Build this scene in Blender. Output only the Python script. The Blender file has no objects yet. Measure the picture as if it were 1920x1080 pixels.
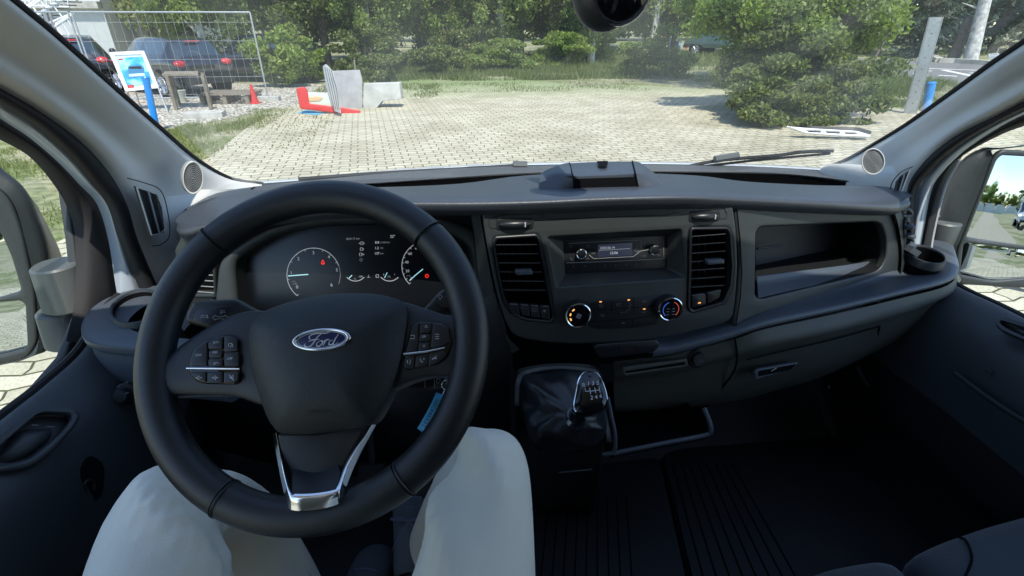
import bpy, bmesh, math, random
import numpy as np
from mathutils import Vector, Matrix
from math import radians as R, sin, cos, pi

# ------------------------------------------------------------------ camera, sky, sun, exposure
sc = bpy.context.scene
CAMH, FPX, YAW, PITCH = 1.9, 950.0, R(6.0), math.atan(500/950.0)
cam = bpy.data.cameras.new('camera'); camo = bpy.data.objects.new('camera', cam)
sc.collection.objects.link(camo); sc.camera = camo
camo.location = (0, 0, CAMH); camo.rotation_euler = (pi/2-PITCH, 0, -YAW)
cam.sensor_width = 36.0; cam.lens = 36.0*FPX/1920.0
cam.clip_start = 0.02; cam.clip_end = 2000
SUN_EL, SUN_AZ = R(61), R(172)          # azimuth from +Y towards +X: the sun stands behind the van, a little left
sdir = Vector((sin(SUN_AZ)*cos(SUN_EL), cos(SUN_AZ)*cos(SUN_EL), sin(SUN_EL)))
world = bpy.data.worlds.new('World'); sc.world = world; world.use_nodes = True
wn, wl = world.node_tree.nodes, world.node_tree.links
bg = wn['Background']; sky = wn.new('ShaderNodeTexSky'); sky.sky_type = 'NISHITA'; sky.sun_disc = False
sky.sun_elevation = SUN_EL; sky.sun_rotation = SUN_AZ; sky.air_density = 1.0; sky.dust_density = 0.2; sky.ozone_density = 2.0
tc = wn.new('ShaderNodeTexCoord'); cn = wn.new('ShaderNodeTexNoise'); cn.inputs['Scale'].default_value = 2.6
cn.inputs['Detail'].default_value = 6; cr = wn.new('ShaderNodeValToRGB')
cr.color_ramp.elements[0].position = .60; cr.color_ramp.elements[1].position = .8
mx = wn.new('ShaderNodeMix'); mx.data_type = 'RGBA'
wl.new(tc.outputs['Generated'], cn.inputs['Vector']); wl.new(cn.outputs['Fac'], cr.inputs[0])
wl.new(cr.outputs[0], mx.inputs[0]); wl.new(sky.outputs[0], mx.inputs[6]); mx.inputs[7].default_value = (6, 6.2, 6.4, 1)
wl.new(mx.outputs[2], bg.inputs[0]); bg.inputs[1].default_value = 0.15
sun = bpy.data.lights.new('sun', 'SUN'); suno = bpy.data.objects.new('sun', sun); sc.collection.objects.link(suno)
sun.energy = 3.0; sun.angle = R(0.5); sun.color = (1, .95, .86)
suno.rotation_euler = sdir.to_track_quat('Z', 'Y').to_euler()
sc.view_settings.view_transform = 'Standard'; sc.view_settings.look = 'None'
sc.view_settings.exposure = 1.05; sc.view_settings.gamma = 1
sc.render.engine = 'CYCLES'
cy = sc.cycles; cy.max_bounces = 7; cy.diffuse_bounces = 4; cy.glossy_bounces = 4; cy.transparent_max_bounces = 12
cy.transmission_bounces = 4; cy.caustics_reflective = False; cy.caustics_refractive = False
cy.sample_clamp_indirect = 4.0
cy.use_denoising = True

# ------------------------------------------------------------------ photo rays (to read real places off the photograph)
_r = Vector((cos(YAW), -sin(YAW), 0)); _f = Vector((sin(YAW)*cos(PITCH), cos(YAW)*cos(PITCH), -sin(PITCH)))
_u = _r.cross(_f); C0 = Vector((0, 0, CAMH))
def ray(x, y): return (_r*(x-960)+_u*(540-y)+_f*FPX)/FPX
def AX(x, y, X): d = ray(x, y); return C0+d*(X/d.x)
def AY(x, y, Y): d = ray(x, y); return C0+d*(Y/d.y)
def AZ(x, y, Z): d = ray(x, y); return C0+d*((Z-CAMH)/d.z)
def AP(x, y, o, n): d = ray(x, y); return C0+d*((Vector(o)-C0).dot(n)/d.dot(n))

# ------------------------------------------------------------------ object helpers
col = sc.collection
def tag(o, label=None, cat=None, group=None, kind=None):
    for k, v in (('label', label), ('category', cat), ('group', group), ('kind', kind)):
        if v: o[k] = v
    return o
def thing(name, label, cat, loc=(0, 0, 0), group=None, rz=0):
    o = bpy.data.objects.new(name, None); o.empty_display_size = .1; col.objects.link(o)
    o.location = loc; o.rotation_euler = (0, 0, rz)
    return tag(o, label, cat, group)
def origin(p):
    v = Vector((0, 0, 0))
    while p is not None: v += p.location; p = p.parent
    return v
def mk(name, V, F, m, parent=None, smooth=True, ang=38, **t):
    me = bpy.data.meshes.new(name); off = origin(parent)
    me.from_pydata([tuple(Vector(v)-off) for v in V], [], [tuple(f) for f in F])
    ms = m if isinstance(m, (list, tuple)) else [m]
    for q in ms: me.materials.append(q)
    return fin(name, me, parent, smooth, ang, **t)
def fin(name, me, parent=None, smooth=True, ang=38, **t):
    bm = bmesh.new(); bm.from_mesh(me)
    bmesh.ops.recalc_face_normals(bm, faces=bm.faces)
    if smooth:
        lim = R(ang)
        for e in bm.edges:
            e.smooth = not (len(e.link_faces) == 2 and e.calc_face_angle(0) > lim)
        for f in bm.faces: f.smooth = True
    bm.to_mesh(me); bm.free(); me.update()
    o = bpy.data.objects.new(name, me); col.objects.link(o)
    if parent is not None: o.parent = parent
    if t: tag(o, **t)
    return o
def copy_tree(o, parent=None):
    c = o.copy(); col.objects.link(c); c.parent = parent
    for ch in [x for x in o.children]: copy_tree(ch, c)
    return c
class MB:
    """collects shapes that become one mesh"""
    def __init__(s): s.V = []; s.F = []; s.M = []
    def add(s, V, F, mi=0):
        b = len(s.V); s.V += [Vector(v) for v in V]; s.F += [tuple(i+b for i in f) for f in F]; s.M += [mi]*len(F); return s
    def box(s, c, d, rot=None, mi=0):
        x, y, z = [q/2 for q in d]; P = [Vector((i*x, j*y, k*z)) for i in (-1, 1) for j in (-1, 1) for k in (-1, 1)]
        if rot is not None: P = [rot @ p for p in P]
        c = Vector(c); P = [p+c for p in P]
        return s.add(P, [(0, 1, 3, 2), (4, 6, 7, 5), (0, 4, 5, 1), (2, 3, 7, 6), (0, 2, 6, 4), (1, 5, 7, 3)], mi)
    def tube(s, pts, r, n=8, cyc=False, mi=0, caps=True, flat=None):
        pts = [Vector(p) for p in pts]; N = len(pts); V = []; F = []
        rr = r if isinstance(r, (list, tuple)) else [r]*N
        up = None
        for i, p in enumerate(pts):
            a = pts[(i-1) % N] if (cyc or i > 0) else p; b = pts[(i+1) % N] if (cyc or i < N-1) else p
            t = (b-a).normalized() if (b-a).length > 1e-9 else Vector((0, 0, 1))
            if up is None:
                up = Vector((0, 0, 1)) if abs(t.z) < .9 else Vector((1, 0, 0))
                if flat is not None: up = Vector(flat)
            x = t.cross(up)
            if x.length < 1e-5: x = t.orthogonal()
            x.normalize(); y = x.cross(t).normalized()
            if flat is None: up = y
            for k in range(n):
                q = 2*pi*k/n; V.append(p+x*cos(q)*rr[i]+y*sin(q)*rr[i])
        M = N if cyc else N-1
        for i in range(M):
            j = (i+1) % N
            for k in range(n): F.append((i*n+k, i*n+(k+1) % n, j*n+(k+1) % n, j*n+k))
        if caps and not cyc: F.append(tuple(range(n))); F.append(tuple((N-1)*n+k for k in range(n)))
        return s.add(V, F, mi)
    def cyl(s, a, b, r, n=20, mi=0, r2=None):
        return s.tube([a, b], [r, r if r2 is None else r2], n, mi=mi)
    def ball(s, c, r, n=12, mi=0):
        rx, ry, rz = r if isinstance(r, (list, tuple)) else (r, r, r); V = []; F = []; m = n//2
        for i in range(1, m):
            for k in range(n):
                a = pi*i/m; b = 2*pi*k/n; V.append(Vector(c)+Vector((rx*sin(a)*cos(b), ry*sin(a)*sin(b), rz*cos(a))))
        V += [Vector(c)+Vector((0, 0, rz)), Vector(c)-Vector((0, 0, rz))]; t = len(V)-2
        for i in range(m-2):
            for k in range(n): F.append((i*n+k, i*n+(k+1) % n, (i+1)*n+(k+1) % n, (i+1)*n+k))
        for k in range(n): F.append((t, (k+1) % n, k)); F.append((t+1, (m-2)*n+k, (m-2)*n+(k+1) % n))
        return s.add(V, F, mi)
    def build(s, name, m, parent=None, smooth=True, ang=38, **t):
        me = bpy.data.meshes.new(name); off = origin(parent)
        me.from_pydata([tuple(v-off) for v in s.V], [], s.F)
        for q in (m if isinstance(m, (list, tuple)) else [m]): me.materials.append(q)
        me.polygons.foreach_set('material_index', s.M)
        return fin(name, me, parent, smooth, ang, **t)
def crom(P, n, cyc=False):
    """smooth curve through points"""
    P = [Vector(p) for p in P]; N = len(P); out = []
    for i in range(N if cyc else N-1):
        p0 = P[(i-1) % N] if cyc or i > 0 else P[0]*2-P[1]; p1 = P[i]; p2 = P[(i+1) % N]
        p3 = P[(i+2) % N] if cyc or i+2 < N else p2*2-p1
        for k in range(n):
            t = k/n; out.append(.5*((2*p1)+(p2-p0)*t+(2*p0-5*p1+4*p2-p3)*t*t+(3*p1-p0-3*p2+p3)*t**3))
    if not cyc: out.append(P[-1])
    return out
def skin(name, rows, m, parent=None, nu=4, nv=4, thick=0, off=1, cyc=False, ang=50, **t):
    """smooth sheet through a net of points (rows of equal length)"""
    rr = [crom(r, nu, cyc) for r in rows]; n = len(rr[0])
    cols = [crom([r[i] for r in rr], nv) for i in range(n)]; L = len(cols[0])
    V = [cols[i][j] for j in range(L) for i in range(n)]; F = []
    for j in range(L-1):
        for i in range(n if cyc else n-1): F.append((j*n+i, j*n+(i+1) % n, (j+1)*n+(i+1) % n, (j+1)*n+i))
    o = mk(name, V, F, m, parent, True, ang, **t)
    if thick:
        md = o.modifiers.new('t', 'SOLIDIFY'); md.thickness = thick; md.offset = off
    return o
def rp(P, r=.01, n=4):
    """round the corners of a 2D outline"""
    P = [Vector(p[:2]) for p in P]; out = []; N = len(P)
    for i in range(N):
        a, b, c = P[i-1], P[i], P[(i+1) % N]; u = (a-b); v = (c-b)
        q = min(r, u.length*.45, v.length*.45)
        s = b+u.normalized()*q; e = b+v.normalized()*q
        for k in range(n+1):
            t = k/n; out.append(s*(1-t)**2+b*2*t*(1-t)+e*t*t)
    return out
def circ(c, r, n=32, ry=None, rot=0):
    ry = ry or r
    return [Vector((c[0]+r*cos(t)*cos(rot)-ry*sin(t)*sin(rot), c[1]+r*cos(t)*sin(rot)+ry*sin(t)*cos(rot))) for t in [2*pi*k/n for k in range(n)]]
class Frame:
    """a flat working plane in the place: origin, in-plane axes, normal towards the cabin"""
    def __init__(s, o, n, x=(1, 0, 0)):
        s.o = Vector(o); s.n = Vector(n).normalized(); s.x = (Vector(x)-s.n*Vector(x).dot(s.n)).normalized(); s.y = s.n.cross(s.x)
    def p(s, u, v, w=0): return s.o+s.x*u+s.y*v+s.n*w
    def px(s, x, y, w=0):
        q = AP(x, y, s.o+s.n*w, s.n)-s.o; return Vector((q.dot(s.x), q.dot(s.y)))
    def pl(s, P, w=0): return [s.px(x, y, w) for x, y in P]
    def scale(s, x, y): return (s.px(x+1, y)-s.px(x, y)).length
def plate(name, fr, outline, m, parent=None, holes=(), depth=.004, w=0, bev=.001, br=2, smooth=True, **t):
    """solid plate, front face at height w over the frame plane, with holes"""
    cu = bpy.data.curves.new(name, 'CURVE'); cu.dimensions = '2D'; cu.fill_mode = 'BOTH'
    for P in [outline]+list(holes):
        sp = cu.splines.new('POLY'); sp.points.add(len(P)-1); sp.use_cyclic_u = True
        for i, p in enumerate(P): sp.points[i].co = (p[0], p[1], 0, 1)
    bev = min(bev, depth*.49); cu.extrude = depth/2-bev; cu.bevel_depth = bev; cu.bevel_resolution = br; cu.offset = -bev
    ob = bpy.data.objects.new('tmp', cu); me = bpy.data.meshes.new_from_object(ob); bpy.data.objects.remove(ob); bpy.data.curves.remove(cu)
    off = origin(parent); z0 = w-depth/2
    bm = bmesh.new(); bm.from_mesh(me); bmesh.ops.remove_doubles(bm, verts=bm.verts, dist=1e-6)
    for v in bm.verts: v.co = fr.p(v.co.x, v.co.y, v.co.z+z0)-off
    bm.to_mesh(me); bm.free(); me.materials.clear(); me.materials.append(m); me.name = name
    return fin(name, me, parent, smooth, 34, **t)
def pillow(name, fr, outline, h, m, parent=None, w=0, rings=8, pw=2.4, base=.004, **t):
    """domed pad over an outline"""
    P = [Vector(p) for p in outline]; c = sum(P, Vector((0, 0)))/len(P); V = []; F = []; n = len(P)
    for p in P: V.append(fr.p(p.x, p.y, w-base))
    for k in range(rings):
        s = cos(pi/2*k/rings)**.8 if k else 1.0
        z = h*(1-s**pw)
        for p in P:
            q = c+(p-c)*s; V.append(fr.p(q.x, q.y, w+z))
    V.append(fr.p(c.x, c.y, w+h))
    for k in range(rings):
        for i in range(n): F.append((k*n+i, k*n+(i+1) % n, (k+1)*n+(i+1) % n, (k+1)*n+i))
    for i in range(n): F.append((rings*n+i, rings*n+(i+1) % n, len(V)-1))
    return mk(name, V, F, m, parent, True, 60, **t)
_fc = {}
def text_mesh(s, bold=0, shear=0):
    cu = bpy.data.curves.new('t', 'FONT'); cu.body = s; cu.size = 1; cu.align_x = 'CENTER'; cu.align_y = 'CENTER'
    cu.resolution_u = 3; cu.offset = bold; cu.shear = shear
    ob = bpy.data.objects.new('t', cu); me = bpy.data.meshes.new_from_object(ob); bpy.data.objects.remove(ob); bpy.data.curves.remove(cu)
    V = [(v.co.x, v.co.y) for v in me.vertices]; F = [tuple(p.vertices) for p in me.polygons]; bpy.data.meshes.remove(me)
    return V, F
def put_text(mb, fr, s, x, y, h, w=.0006, bold=0, rot=0, shear=0, mi=0, sx=1):
    """letters of pixel height h centred at photo point (x, y) on the frame plane"""
    V, F = text_mesh(s, bold, shear)
    if not V: return
    xs = [v[0] for v in V]; ys = [v[1] for v in V]; cx = (min(xs)+max(xs))/2; cyy = (min(ys)+max(ys))/2
    k = h*fr.scale(x, y)/.72; c = fr.px(x, y, w); ca, sa = cos(rot), sin(rot)
    mb.add([fr.p(c.x+((a-cx)*k*sx)*ca-(b-cyy)*k*sa, c.y+((a-cx)*k*sx)*sa+(b-cyy)*k*ca, w) for a, b in V], F, mi)
def put_line(mb, fr, P, wd, w=.0006, mi=0, cyc=False):
    """flat thin stroke through photo points, wd in photo pixels"""
    Q = [fr.px(x, y, w) for x, y in P]; k = fr.scale(*P[0])*wd/2; n = len(Q); V = []; F = []
    for i, q in enumerate(Q):
        a = Q[i-1] if i or cyc else q; b = Q[(i+1) % n] if i < n-1 or cyc else q
        t = (b-a).normalized(); nn = Vector((-t.y, t.x))*k
        V += [fr.p(q.x+nn.x, q.y+nn.y, w), fr.p(q.x-nn.x, q.y-nn.y, w)]
    for i in range(n if cyc else n-1): j = (i+1) % n; F.append((2*i, 2*i+1, 2*j+1, 2*j))
    mb.add(V, F, mi)

# ------------------------------------------------------------------ materials
def mat(name, c, rough=.5, metal=0, bump=0, bs=400, spec=.5, coat=0, var=0, vs=3, sheen=0, emit=None, es=0, trans=0, alpha=1):
    m = bpy.data.materials.new(name); m.use_nodes = True; n, l = m.node_tree.nodes, m.node_tree.links
    b = n['Principled BSDF']; b.inputs['Base Color'].default_value = (*c, 1); b.inputs['Roughness'].default_value = rough
    b.inputs['Metallic'].default_value = metal; b.inputs['Specular IOR Level'].default_value = spec
    b.inputs['Coat Weight'].default_value = coat; b.inputs['Sheen Weight'].default_value = sheen
    b.inputs['Coat Roughness'].default_value = .05
    tcn = n.new('ShaderNodeTexCoord')
    if bump:
        t = n.new('ShaderNodeTexNoise'); t.inputs['Scale'].default_value = bs; t.inputs['Detail'].default_value = 3
        bp = n.new('ShaderNodeBump'); bp.inputs['Strength'].default_value = bump; bp.inputs['Distance'].default_value = .001
        l.new(tcn.outputs['Object'], t.inputs['Vector']); l.new(t.outputs['Fac'], bp.inputs['Height']); l.new(bp.outputs[0], b.inputs['Normal'])
    if var:
        t = n.new('ShaderNodeTexNoise'); t.inputs['Scale'].default_value = vs; t.inputs['Detail'].default_value = 5
        r = n.new('ShaderNodeValToRGB'); r.color_ramp.elements[0].position = .3; r.color_ramp.elements[1].position = .7
        r.color_ramp.elements[0].color = (*[q*(1-var) for q in c], 1); r.color_ramp.elements[1].color = (*[min(1, q*(1+var)) for q in c], 1)
        l.new(tcn.outputs['Object'], t.inputs['Vector']); l.new(t.outputs['Fac'], r.inputs[0]); l.new(r.outputs[0], b.inputs['Base Color'])
    if emit: b.inputs['Emission Color'].default_value = (*emit, 1); b.inputs['Emission Strength'].default_value = es
    return m
def glassmat(name, tint=(1, 1, 1), refl=1.0, rough=0):
    m = bpy.data.materials.new(name); m.use_nodes = True; n, l = m.node_tree.nodes, m.node_tree.links; n.clear()
    o = n.new('ShaderNodeOutputMaterial'); t = n.new('ShaderNodeBsdfTransparent'); t.inputs[0].default_value = (*tint, 1)
    g = n.new('ShaderNodeBsdfGlossy'); g.inputs['Roughness'].default_value = rough; f = n.new('ShaderNodeLayerWeight'); f.inputs[0].default_value = .5
    pw = n.new('ShaderNodeMath'); pw.operation = 'POWER'; pw.inputs[1].default_value = 5; l.new(f.outputs['Facing'], pw.inputs[0])
    ad = n.new('ShaderNodeMath'); ad.operation = 'ADD'; ad.inputs[1].default_value = .05; l.new(pw.outputs[0], ad.inputs[0])
    mu = n.new('ShaderNodeMath'); mu.operation = 'MULTIPLY'; mu.inputs[1].default_value = refl
    x = n.new('ShaderNodeMixShader'); l.new(ad.outputs[0], mu.inputs[0]); l.new(mu.outputs[0], x.inputs[0]); l.new(t.outputs[0], x.inputs[1]); l.new(g.outputs[0], x.inputs[2]); l.new(x.outputs[0], o.inputs[0])
    return m
M = {}
M['pad'] = mat('dash_pad_plastic', (.045, .052, .064), .42, bump=.5, bs=520, spec=.6, var=.1, vs=8)
M['dash'] = mat('dash_plastic', (.028, .033, .033), .5, bump=.5, bs=520, var=.12, vs=7)
M['dashl'] = mat('dash_plastic_lower', (.062, .066, .056), .52, bump=.5, bs=520, var=.12, vs=7)
M['trim'] = mat('shelf_trim_plastic', (.06, .072, .088), .42, bump=.25, bs=900)
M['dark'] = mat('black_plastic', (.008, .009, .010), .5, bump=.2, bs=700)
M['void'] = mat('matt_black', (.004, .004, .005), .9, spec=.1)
M['gloss'] = mat('piano_black', (.006, .006, .008), .08, spec=.6)
M['btn'] = mat('button_plastic', (.014, .016, .019), .38)
M['leather'] = mat('black_leather', (.007, .010, .014), .42, bump=.35, bs=900, spec=.55, var=.2, vs=14)
M['hub'] = mat('airbag_cover', (.008, .013, .017), .45, bump=.6, bs=800, var=.1, vs=10)
M['boot'] = mat('gaiter_leather', (.014, .016, .02), .36, bump=.6, bs=260)
M['chrome'] = mat('chrome', (.8, .82, .86), .12, 1)
M['satin'] = mat('satin_silver', (.6, .63, .68), .3, 1)
M['pillar'] = mat('grey_pillar_trim', (.6, .59, .54), .62, bump=.25, bs=700, var=.03, vs=5)
M['grille'] = mat('tweeter_grille', (.36, .37, .37), .5, bump=.2)
M['rubber'] = mat('black_rubber', (.006, .006, .007), .7, bump=.3, bs=300)
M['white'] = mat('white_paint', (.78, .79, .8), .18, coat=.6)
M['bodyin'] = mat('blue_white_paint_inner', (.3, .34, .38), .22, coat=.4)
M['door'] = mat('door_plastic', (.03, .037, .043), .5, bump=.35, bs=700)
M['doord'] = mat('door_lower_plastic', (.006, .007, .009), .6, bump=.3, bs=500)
M['housing'] = mat('mirror_housing_plastic', (.032, .036, .037), .45, bump=.4, bs=600)
M['arm'] = mat('mirror_arm_plastic', (.09, .1, .1), .45, bump=.35, bs=600)
M['mirror'] = mat('mirror_glass', (.60, .64, .66), .0, 1)
M['seat'] = mat('seat_fabric', (.02, .028, .036), .9, bump=.9, bs=350, sheen=.2)
M['carpet'] = mat('floor_rubber', (.008, .011, .014), .62, bump=.5, bs=200)
M['trouser'] = mat('trouser_cotton', (.74, .70, .585), .85, bump=.5, bs=420, sheen=.15, var=.05, vs=9)
M['shoe'] = mat('shoe_suede', (.09, .105, .12), .85, bump=.5, bs=300)
M['lace'] = mat('shoe_lace', (.12, .13, .18), .8)
M['sole'] = mat('shoe_sole', (.1, .1, .1), .7)
M['ink'] = mat('white_print', (.5, .52, .55), .6)
M['inkdim'] = mat('dim_print', (.16, .17, .19), .6)
M['lit'] = mat('lit_marking', (.1, .1, .1), .5, emit=(.75, .82, .9), es=.2)
M['litd'] = mat('lit_marking_dim', (.1, .1, .1), .5, emit=(.6, .68, .8), es=.12)
M['litblue'] = mat('lit_needle', (.1, .1, .1), .5, emit=(.35, .75, .85), es=.45)
M['litred'] = mat('lit_warning', (.1, .0, .0), .5, emit=(1, .03, .02), es=.6)
M['amber'] = mat('lit_amber', (.1, .05, .0), .5, emit=(1, .45, .12), es=.7)
M['screen'] = mat('display_screen', (.004, .004, .006), .25, emit=(.10, .12, .22), es=.12)
M['emblem'] = mat('emblem_blue', (.004, .010, .085), .35, coat=.2)
M['tagblue'] = mat('key_tag_blue', (.06, .4, .75), .4)
M['biro'] = mat('pen_ink', (.01, .02, .06), .5)
M['glass'] = glassmat('window_glass', (.94, .965, .955), 1.0)
def haze_film(m, k):  # patchy pale film in the glass colour, imitating the haze of veiling reflections
    n, l = m.node_tree.nodes, m.node_tree.links; o = [q for q in n if q.type == 'OUTPUT_MATERIAL'][0]; old = o.inputs[0].links[0].from_socket
    tcn = n.new('ShaderNodeTexCoord'); mp = n.new('ShaderNodeMapping'); mp.inputs['Scale'].default_value = (1, .6, .6); l.new(tcn.outputs['Object'], mp.inputs[0])
    t = n.new('ShaderNodeTexNoise'); t.inputs['Scale'].default_value = 2.2; t.inputs['Detail'].default_value = 8; t.inputs['Distortion'].default_value = 1.5; l.new(mp.outputs[0], t.inputs['Vector'])
    r = n.new('ShaderNodeMapRange'); r.inputs['From Min'].default_value = .42; r.inputs['From Max'].default_value = .75; r.inputs['To Min'].default_value = k*.25; r.inputs['To Max'].default_value = k; l.new(t.outputs['Fac'], r.inputs['Value'])
    d = n.new('ShaderNodeBsdfTranslucent'); d.inputs[0].default_value = (.85, .86, .74, 1); d2 = n.new('ShaderNodeBsdfDiffuse'); d2.inputs[0].default_value = (.85, .86, .74, 1)
    a = n.new('ShaderNodeAddShader'); l.new(d.outputs[0], a.inputs[0]); l.new(d2.outputs[0], a.inputs[1]); x = n.new('ShaderNodeMixShader'); l.new(r.outputs[0], x.inputs[0]); l.new(old, x.inputs[1]); l.new(a.outputs[0], x.inputs[2]); l.new(x.outputs[0], o.inputs[0])
haze_film(M['glass'], .085)
M['sglass'] = glassmat('side_window_glass', (.95, .98, .97), .4)
# ------------------------------------------------------------------ ground materials
def nodes(name):
    m = bpy.data.materials.new(name); m.use_nodes = True; n, l = m.node_tree.nodes, m.node_tree.links
    return m, n, l, n['Principled BSDF']
def ramp(n, l, src, stops):
    r = n.new('ShaderNodeValToRGB'); e = r.color_ramp.elements
    while len(e) < len(stops): e.new(.5)
    for i, (p, c) in enumerate(stops): e[i].position = p; e[i].color = (*c, 1)
    l.new(src, r.inputs[0]); return r.outputs[0]
def noise(n, l, vec, s, d=5):
    t = n.new('ShaderNodeTexNoise'); t.inputs['Scale'].default_value = s; t.inputs['Detail'].default_value = d
    l.new(vec, t.inputs['Vector']); return t.outputs['Fac']
def mixc(n, l, f, a, b, mode='MIX'):
    x = n.new('ShaderNodeMix'); x.data_type = 'RGBA'; x.blend_type = mode
    for s, v in ((0, f), (6, a), (7, b)):
        if isinstance(v, (int, float)): x.inputs[s].default_value = v
        elif isinstance(v, tuple): x.inputs[s].default_value = (*v, 1)
        else: l.new(v, x.inputs[s])
    return x.outputs[2]
def mth(n, l, op, a, b=None):
    x = n.new('ShaderNodeMath'); x.operation = op
    for s, v in ((0, a), (1, b)):
        if v is None: continue
        if isinstance(v, (int, float)): x.inputs[s].default_value = v
        else: l.new(v, x.inputs[s])
    return x.outputs[0]
def ground_mat():
    m, n, l, b = nodes('dry_grass_ground'); g = n.new('ShaderNodeNewGeometry').outputs['Position']
    a = ramp(n, l, noise(n, l, g, .55, 8), [(.40, (.16, .19, .065)), (.56, (.33, .31, .2))])
    c = ramp(n, l, noise(n, l, g, 9, 6), [(.3, (.5, .5, .5)), (.7, (1.25, 1.25, 1.2))])
    l.new(mixc(n, l, 1.0, a, c, 'MULTIPLY'), b.inputs['Base Color']); b.inputs['Roughness'].default_value = .95
    bp = n.new('ShaderNodeBump'); bp.inputs['Strength'].default_value = .9; bp.inputs['Distance'].default_value = .03
    l.new(noise(n, l, g, 25, 6), bp.inputs['Height']); l.new(bp.outputs[0], b.inputs['Normal']); return m
def paver_mat():
    m, n, l, b = nodes('interlocking_block_paving'); g = n.new('ShaderNodeNewGeometry').outputs['Position']
    mp = n.new('ShaderNodeMapping'); mp.inputs['Rotation'].default_value = (0, 0, R(-9)); l.new(g, mp.inputs[0])
    wv = noise(n, l, mp.outputs[0], .35, 2)
    s = n.new('ShaderNodeSeparateXYZ'); l.new(mp.outputs[0], s.inputs[0])
    # zigzag edges of the interlocking blocks
    W, H = .262, .146
    tri = lambda v, per, amp: mth(n, l, 'MULTIPLY', mth(n, l, 'SUBTRACT', mth(n, l, 'PINGPONG', mth(n, l, 'ADD', v, 1000*per), per/2), per/4), amp*4/per)
    x2 = mth(n, l, 'ADD', s.outputs[0], tri(s.outputs[1], H*2, .017)); y2 = mth(n, l, 'ADD', s.outputs[1], tri(s.outputs[0], W/1.0, .014))
    y2 = mth(n, l, 'ADD', y2, mth(n, l, 'MULTIPLY', wv, .1))
    cb = n.new('ShaderNodeCombineXYZ'); l.new(x2, cb.inputs[0]); l.new(y2, cb.inputs[1])
    br = n.new('ShaderNodeTexBrick'); l.new(cb.outputs[0], br.inputs['Vector']); br.inputs['Scale'].default_value = 1
    br.inputs['Brick Width'].default_value = W; br.inputs['Row Height'].default_value = H; br.inputs['Mortar Size'].default_value = .009
    br.inputs['Mortar Smooth'].default_value = .25; br.inputs['Bias'].default_value = 0; br.offset = .5
    br.inputs['Color1'].default_value = (.44, .405, .30, 1); br.inputs['Color2'].default_value = (.55, .51, .39, 1); br.inputs['Mortar'].default_value = (.075, .07, .035, 1)
    fine = ramp(n, l, noise(n, l, g, 60, 6), [(.3, (.78, .78, .78)), (.7, (1.15, 1.15, 1.13))])
    big = ramp(n, l, noise(n, l, g, .8, 6), [(.33, (.8, .78, .72)), (.55, (1.03, 1.02, 1))])
    c = mixc(n, l, 1.0, mixc(n, l, 1.0, br.outputs['Color'], fine, 'MULTIPLY'), big, 'MULTIPLY')
    # brown sand stains with an outline of their own
    st = ramp(n, l, noise(n, l, g, .45, 4), [(.66, (0, 0, 0)), (.73, (.75, .75, .75))]); c = mixc(n, l, st, c, (.25, .2, .15))
    # weeds in the joints towards the left side and far edge
    sp = n.new('ShaderNodeSeparateXYZ'); l.new(g, sp.inputs[0])
    lf = mth(n, l, 'MULTIPLY', mth(n, l, 'SUBTRACT', -2.2, sp.outputs[0]), .07)
    fr_ = mth(n, l, 'MULTIPLY', mth(n, l, 'SUBTRACT', sp.outputs[1], 13.5), .12)
    wd = mth(n, l, 'ADD', noise(n, l, g, 5, 7), mth(n, l, 'MAXIMUM', mth(n, l, 'MAXIMUM', lf, fr_), -.1))
    wm = ramp(n, l, wd, [(.64, (0, 0, 0)), (.76, (1, 1, 1))]); mo = mth(n, l, 'MULTIPLY', wm, mth(n, l, 'MAXIMUM', br.outputs['Fac'], mth(n, l, 'MULTIPLY', fr_, 1.1)))
    c = mixc(n, l, mo, c, (.13, .2, .05))
    l.new(c, b.inputs['Base Color']); b.inputs['Roughness'].default_value = .9
    bp = n.new('ShaderNodeBump'); bp.inputs['Strength'].default_value = .6; bp.inputs['Distance'].default_value = .01; bp.invert = True
    l.new(br.outputs['Fac'], bp.inputs['Height']); l.new(bp.outputs[0], b.inputs['Normal']); return m
def gravel_mat():
    m, n, l, b = nodes('white_gravel'); g = n.new('ShaderNodeNewGeometry').outputs['Position']
    v = n.new('ShaderNodeTexVoronoi'); v.inputs['Scale'].default_value = 16; l.new(g, v.inputs['Vector'])
    sv = n.new('ShaderNodeSeparateColor'); l.new(v.outputs['Color'], sv.inputs[0])
    c = ramp(n, l, sv.outputs[0], [(0, (.5, .46, .38)), (.5, (.7, .66, .56)), (1, (.85, .82, .74))])
    d = ramp(n, l, v.outputs['Distance'], [(.25, (1, 1, 1)), (.62, (.3, .28, .24))])
    l.new(mixc(n, l, 1.0, c, d, 'MULTIPLY'), b.inputs['Base Color']); b.inputs['Roughness'].default_value = .9
    bp = n.new('ShaderNodeBump'); bp.invert = True; bp.inputs['Distance'].default_value = .03; l.new(v.outputs['Distance'], bp.inputs['Height']); l.new(bp.outputs[0], b.inputs['Normal']); return m
def sheet(name, P, z, m, **t): return mk(name, [(x, y, z) for x, y in P], [tuple(range(len(P)))], m, smooth=False, **t)
sheet('ground', [(-300, -300), (300, -300), (300, 300), (-300, 300)], 0, ground_mat(), kind='structure')
random.seed(3)
far_edge = [(x, 18.6+random.uniform(-.8, .8)+(1.5 if x < 4 else 0)-max(0, x-4)*.55) for x in [10, 8.8, 7.6, 6.5, 5.4, 4.2, 3, 1.8, .6, -.6, -1.8, -3, -4]]
left_edge = [(-4.4+random.uniform(-.12, .12), 15.5), (-4.4, 13), (-4.15, 10.5), (-3.9, 8.5), (-3.85, 6.5), (-3.95, 4), (-4, 1), (-4.2, -3), (-4, -9)]
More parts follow.
